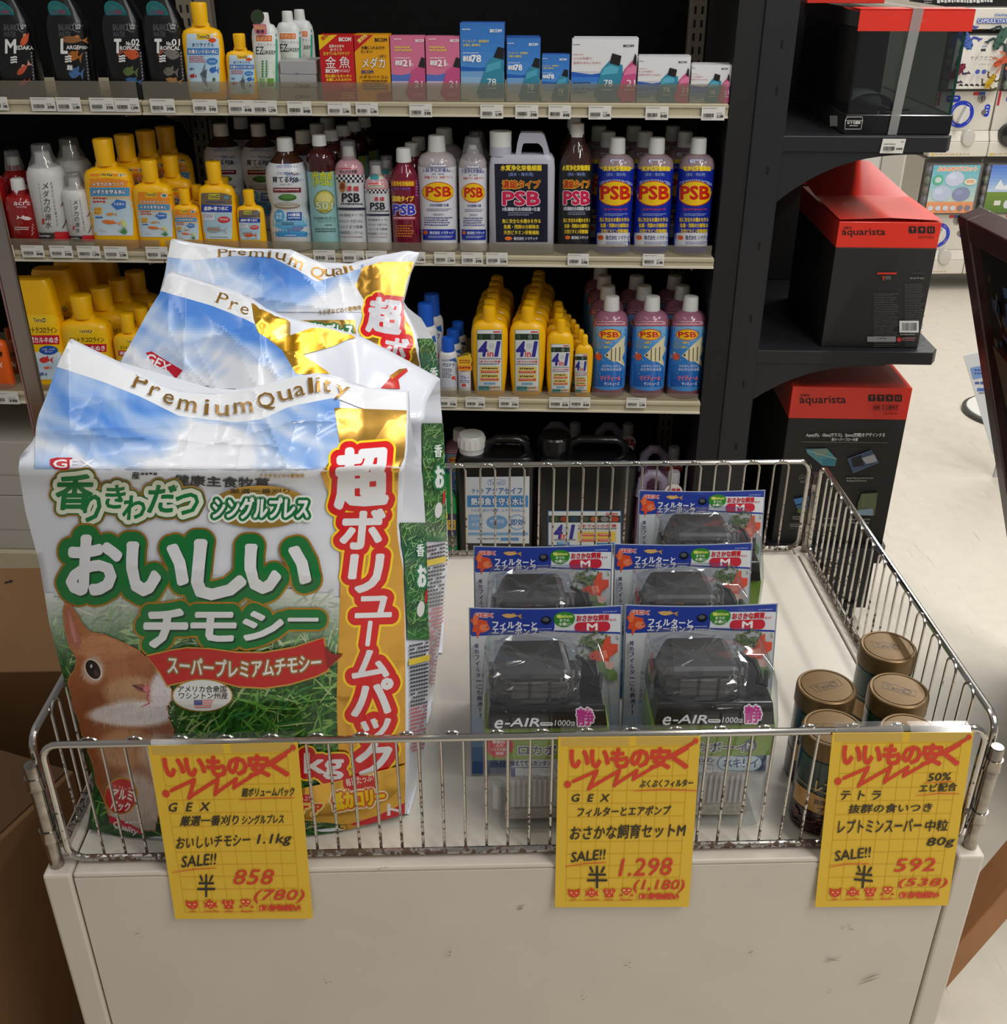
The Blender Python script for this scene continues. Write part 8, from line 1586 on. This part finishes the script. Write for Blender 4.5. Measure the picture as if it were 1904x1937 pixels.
def post_frog(A):
    A.R(0, 0, 100, 100, (232, 228, 218)); frog(A, 18, 8, 19, (80, 110, 190), (70, 80, 160), .9); frog(A, 86, 6, 19, (70, 104, 90), (50, 70, 70), 2.0); frog(A, 10, 66, 16, (140, 40, 70), (70, 50, 80), -.8); frog(A, 92, 48, 13, (206, 90, 60), (206, 120, 80), 2.6); frog(A, 78, 84, 13, (200, 160, 40), (90, 76, 30), -1.1)
    A.T('ヤドクガエル', 26, 36, 54, 9, (90, 86, 84), .0); A.T('の標本 Vol.1', 46, 50, 26, 4, (150, 146, 140)); A.R(44, 23, 54, 28, (60, 60, 60)); A.fine(45, 18, 55, 22, 1, (90, 110, 180)); A.E(46, 66, 5, 4.6, (80, 96, 170)); A.E(59, 66, 5, 4.6, (80, 96, 170))
    for k in range(5): A.P([(12+11*k, 92), (16+11*k, 88), (21+11*k, 90), (22+11*k, 94), (19+11*k, 93)], (50, 46, 44))
def post_puff(A):
    A.grad(0, 0, 100, 76, [(110, 190, 206), (150, 206, 214), (196, 214, 206)], 8); A.R(0, 76, 100, 100, (240, 160, 110)); A.T('ふわふわマスコット', 10, 3, 84, 9, (246, 120, 70), .03, st=((250, 240, 220), 1.2))
    for x, y, r, c in ((50, 28, 20, (206, 214, 236)), (27, 58, 21, (196, 206, 232)), (70, 60, 19, (140, 150, 186))): A.E(x, y, r, r*.78, c); A.E(x-r*.3, y-r*.2, r*.45, r*.3, tuple(min(255, v+14) for v in c))
    A.E(15, 30, 11, 10, (90, 190, 150)); A.E(15, 30, 7, 6, (210, 226, 220)); A.E(84, 34, 13, 7, (240, 226, 200)); A.fine(76, 31, 92, 37, 2, (220, 90, 70))
    for k in range(6): A.E(9+16*k, 89, 6, 5.4, (214, 216, 226) if k < 4 else (130, 130, 150))
def post_sky(A): A.grad(0, 0, 100, 56, [(90, 130, 220), (130, 170, 230), (190, 210, 236)], 8); A.grad(0, 56, 100, 100, [(120, 150, 60), (90, 126, 50)], 5); A.P([(14, 50), (24, 30), (34, 44), (46, 36), (52, 52)], (236, 240, 246)); A.R(20, 74, 34, 84, (226, 226, 220)); A.E(48, 82, 7, 9, (220, 224, 230)); A.E(70, 80, 9, 10, (200, 130, 80))
def post_blank(A): A.grad(0, 0, 100, 100, [(214, 206, 190), (180, 190, 200), (206, 196, 180)], 8); A.E(50, 50, 30, 26, (170, 110, 90))
gx0 = 1.845
gacha(gx0, .565, 'white capsule machine with the frog poster, upper left of the group', post_frog); gacha(gx0, .075, 'white capsule machine with the round fluffy balls poster, lower left', post_puff)
gacha(gx0+.246, .565, 'white capsule machine with a black capsule door, upper right, cut by the photo edge', post_blank, 'black'); gacha(gx0+.246, .075, 'white capsule machine with the blue sky poster, lower right, cut by the photo edge', post_sky)
t = thing('sign_box', 'white header box with blue lettering on top of the capsule machines', 'sign', (gx0+.246, GY0, 1.047)); MB().add([(-.24, -.012, 0), (.25, -.012, 0), (.25, -.012, .05), (.235, -.012, .075), (-.215, -.012, .075), (-.24, -.012, .05)]+[(-.24, .3, 0), (.25, .3, 0), (.25, .3, .05), (.235, .3, .075), (-.215, .3, .075), (-.24, .3, .05)], [(0, 1, 2, 3, 4, 5), (11, 10, 9, 8, 7, 6)]+[(i, (i+1) % 6, (i+1) % 6+6, i+6) for i in range(6)]).build('header', GW, t, 0, bevel=.003)
A = Art(1740, 0, 6.457); A.T('CAPSULE STATION', 694, 232, 470, 46, (226, 230, 244), .03, st=((30, 80, 170), 8)); A.T('Gashapon', 900, 164, 240, 36, (40, 100, 180), .03, shear=.3)
A.build('sign_print', lambda P, h: onplane(P, (0, GY0-.012, 0), (0, 1, 0))-np.array([gx0+.246, GY0, 1.047])+np.multiply.outer(h, [0, -2, 0]), t, PRINT, step=.0004, base=.002)
t = thing('black_sign', 'black sign strip with white lettering above the capsule machines', 'sign', (gx0+.19, GY0+.02, 1.125)); MB().box(-.35, .2, 0, .05, 0, .12).build('sign_board', pl('sign_black', (22, 22, 24), .4), t, 0, bevel=.002)
A = Art(1740, 0, 6.457); A.fine(200, -6, 980, 40, 1, (206, 206, 206), 5, .8); A.fine(40, -4, 150, 50, 2, (150, 150, 150), 7)
A.build('sign_print', lambda P, h: onplane(P, (0, GY0+.02, 0), (0, 1, 0))-np.array([gx0+.19, GY0+.02, 1.125])+np.multiply.outer(h, [0, -2, 0]), t, PRINT, base=.002)
for k, x in enumerate((.02, .40)):
    m = MB().tube([(0, .0, .022), (.0, .001, .022)], .02, 14)
    t = thing('castor', 'dark castor wheel under the capsule machines, '+('left' if k == 0 else 'right'), 'castor', (gx0+x, GY0+.03, 0)); m = MB().lathe([(-.012, .018), (-.012, .022), (.012, .022), (.012, .018)], 18); m.v = [(c, a, b+.0222) for a, b, c in m.v]; m.build('wheel', pl('castor_rubber', (40, 38, 36), .6), t); MB().box(-.016, .016, -.012, .016, .03, .074).build('fork', pl('castor_metal', (130, 126, 120), .4, metal=.6), t, 0)
t = thing('machine_base', 'white low base carrying the capsule machines', 'base', (gx0+.246, GY0+.18, .0455)); MB().box(-.245, .245, -.165, .17, .0285, .0290).box(-.245, .245, -.165, .17, .030-.0015, .029).build('plinth', GW, t, 0)
t = thing('white_cabinet', 'pale grey cabinet standing in the background left of the capsule machines', 'cabinet', (1.50, 3.35, 0)); CG = mat('cabinet_grey', (206, 204, 198), .5); MB().box(-.115, .10, 0, .35, .0, .72).build('body', CG, t, 0, bevel=.004); MB().box(-.10, -.005, -.008, 0, .05, .70).build('door', CG, t, 0, bevel=.003); MB().box(.005, .09, -.008, 0, .05, .70).build('door', pl('cabinet_beige', (186, 182, 172), .5), t, 0, bevel=.003)
t = tag(MB().box(-.012, .012, -.012, .012, 0, .78).build('wooden_post', mat('post_wood', (104, 70, 48), .5, noise=.2, nscale=20, stretch=(1, 1, .1)), None, 0, bevel=.002, loc=(1.36, 3.3, 0)), 'thin brown wooden post in the background beside the pale cabinet', 'post')
# round base plate and leaning plastic sign
t = thing('base_plate', 'round white base plate with a dark rim on the floor at the right', 'sign base', (1.68, 2.36, 0)); MB().lathe([(0, .14), (.012, .14), (.016, .134), (.016, .128)], 48, caps=(1, 0)).build('rim', pl('rim_dark', (60, 64, 58), .4), t); MB().lathe([(.0155, .1285), (.018, .126), (.019, .02), (.019, 0)], 48, caps=(0, 1)).build('top_disc', pl('disc_white', (228, 226, 218), .5), t)
q = [atY(x, y, 1.9) for x, y in ((1822, 673), (1960, 640), (1985, 800), (1878, 860))]; o_ = q[3]*1.0
t = thing('plastic_sign', 'white plastic sign with blue printed notices, half hidden by the dark framed board', 'sign', (o_[0], 1.9, 0)); ob = np.array([o_[0], 1.9, 0])
MB().hexa([tuple(q[3]-ob), tuple(q[2]-ob), tuple(q[2]-ob+[0, .004, 0]), tuple(q[3]-ob+[0, .004, 0]), tuple(q[0]-ob), tuple(q[1]-ob), tuple(q[1]-ob+[0, .004, 0]), tuple(q[0]-ob+[0, .004, 0])]).build('sheet', pl('sign_sheet', (214, 218, 222), .25), t, 0)
MB().box(.02, .04, .004, .012, 0, .2).build('foot', pl('sign_foot', (190, 190, 190), .4), t, 0)
A = Art(1380, 560, 3.229); A.P([(1468, 440), (1540, 424), (1560, 494), (1486, 508)], (110, 150, 210)); A.fine(1492, 445, 1560, 485, 2, (40, 60, 130)); A.fine(1496, 520, 1570, 552, 1, (50, 80, 160)); A.R(1510, 562, 1570, 580, (60, 110, 190)); A.fine(1520, 588, 1570, 600, 1, (60, 60, 70))
A.build('sign_print', lambda P, h: onplane(P, (0, 1.9, 0), (0, 1, 0))-ob+np.multiply.outer(h, [0, -1, 0]), t, PRINTG, base=.001)
# dark framed board leaning at the right edge
FRM = mat('frame_maroon', (58, 26, 26), .35, noise=.3, nscale=30, stretch=(4, 4, .4), coat=.3); BRD = mat('chalkboard', (12, 12, 13), .3, noise=.2, nscale=8)
a0 = atY(1822, 402, 1.0); b0 = np.array([1.115, 1.0, 0.0]); dn = (b0-a0)/np.linalg.norm(b0-a0); dyv = np.array([.03, -1, 0]); dyv /= np.linalg.norm(dyv); nn = np.cross(dyv, dn); nn = nn if nn[0] < 0 else -nn
t = thing('framed_board', 'leaning black board in a dark maroon wooden frame at the right photo edge', 'sign board', (b0[0], .68, 0)); ob = np.array([b0[0], .68, 0]); Lb = np.linalg.norm(b0-a0); Wb = .62
def slab(u0, u1, v0, v1, n0, n1, name, m, bev=.003):
    V = [tuple(a0+dyv*u+dn*v+nn*n-ob) for v, n, u in ((v1, n1, u0), (v1, n1, u1), (v1, n0, u1), (v1, n0, u0), (v0, n1, u0), (v0, n1, u1), (v0, n0, u1), (v0, n0, u0))]
    return MB().hexa(V).build(name, m, t, 0, bevel=bev)
slab(0, .035, .0, Lb, -.03, .012, 'stile', FRM); slab(Wb-.035, Wb, .0, Lb, -.03, .012, 'stile', FRM); slab(.035, Wb-.035, 0, .04, -.03, .012, 'top_rail', FRM); slab(.035, Wb-.035, Lb-.14, Lb-.10, -.03, .012, 'bottom_rail', FRM)
bd = slab(.035, Wb-.035, .04, Lb-.14, -.012, -.004, 'chalk_panel', BRD, 0)
A = Art(0, 0, 1); rr = random.Random(9)
for k in range(90): x = rr.uniform(4, 80); y = rr.gauss(18, 5); A.L([(x, y), (x+rr.uniform(-5, 5), y+rr.uniform(-5, 5))], rr.uniform(1, 3), rr.choice([(40, 60, 90), (50, 80, 110), (60, 60, 40), (70, 70, 60)]))
A.P([(4, 22), (30, 28), (50, 40), (40, 52), (10, 44)], (60, 52, 34)); A.P([(10, 30), (34, 34), (40, 44), (16, 42)], (84, 74, 48)); A.P([(2, 58), (24, 62), (30, 70), (6, 72)], (40, 36, 30))
A.build('chalk_drawing', lambda P, h: a0+np.multiply.outer(.035+P[:, 0]/100*.55, dyv)+np.multiply.outer(.04+P[:, 1]/100*(Lb-.18), dn)+np.multiply.outer(-.004+h, nn)-ob, bd, PRINT, base=.001)
# brown wooden stretcher at the lower right
e0 = atY(1783, 1878, .21); e1 = atY(2190, 1414, .21); dv = (e1-e0)/np.linalg.norm(e1-e0); e0 = e0-dv*(e0[2]-.02)/dv[2] if e0[2] > .02 else e0
t = thing('wooden_stand', 'brown wooden bar slanting up at the lower right beside the wagon', 'stand', (e0[0], .21, 0)); ob = np.array([e0[0], .21, 0]); uv = np.array([-dv[2], 0, dv[0]])
V = []
for p_ in (e0, e1):
    for y_, k in ((-.0, 0), (.05, 0), (.05, .035), (-.0, .035)): V.append(tuple(p_+uv*k+np.array([0, y_, 0])-ob))
MB().hexa(V).build('leg_bar', mat('leg_wood', (160, 108, 64), .45, noise=.12, nscale=14, stretch=(1, 6, 1)), t, 0, bevel=.002)

# ================================================================== cardboard and pole at the left
CBD = mat('cardboard', (128, 92, 56), .75, noise=.05, nscale=8); CBI = mat('cardboard_shaded', (96, 66, 38), .8, noise=.05)
t = thing('cardboard_box', 'brown cardboard box with a small black arrow, behind the left end of the wagon', 'box', (-.93, .62, 0)); MB().box(-.42, .43, -.15, .135, 0, .43).build('carton', CBD, t, 0, bevel=.002)
A = Art(0, 680, 3.125); A.P([(26, 1318), (56, 1312), (54, 1306), (80, 1308), (62, 1326), (60, 1318), (32, 1328)], (40, 30, 22))
ob = np.array([-.93, .62, 0]); A.build('arrow_print', lambda P, h: onplane(P, (0, 0, .43), (0, 0, 1))-ob+np.multiply.outer(h, [0, 0, 1]), t, PRINT, base=.001)
e = np.array([.054, .133]); e /= np.linalg.norm(e); n2 = np.array([-e[1], e[0]]); c0 = np.array([-.536, .292])-e*.02
t = thing('cardboard_box', 'brown cardboard box standing nearest at the lower left, beside the wagon', 'box', (c0[0], c0[1], 0)); P_ = [np.array([0, 0.]), -e*.62, -e*.62+n2*.5, n2*.5]
MB().hexa([(p[0], p[1], 0) for p in P_[::-1]]+[(p[0], p[1], .42) for p in P_[::-1]]).build('carton', CBD, t, 0, bevel=.002)
MB().hexa([(p[0]*.96-.008, p[1]*.96, .4201) for p in P_[::-1]]+[(p[0]*.96-.008, p[1]*.96, .4225) for p in P_[::-1]]).build('top_flap', CBI, t, 0)  # darker cardboard sheet: shade of the open box top put into its colour
t = thing('chrome_pole', 'square chrome upright pole in front of the lower shelf at the left', 'pole', (float(atY(52, 672, 1.)[0]), 1.0, 0)); MB().box(-.015, .013, -.005, .005, .006, 1.10).build('pole', pl('pole_chrome', (170, 160, 156), .2, metal=1.), t, 0, bevel=.003); MB().box(-.02, .02, -.02, .02, 0, .006).build('foot_plate', pl('pole_foot', (120, 116, 112), .4, metal=.6), t, 0)
MB().box(-.018, -.0152, -.005, .005, .0062, 1.10).build('edge_strip', pl('pole_strip', (150, 112, 108), .4), t, 0)
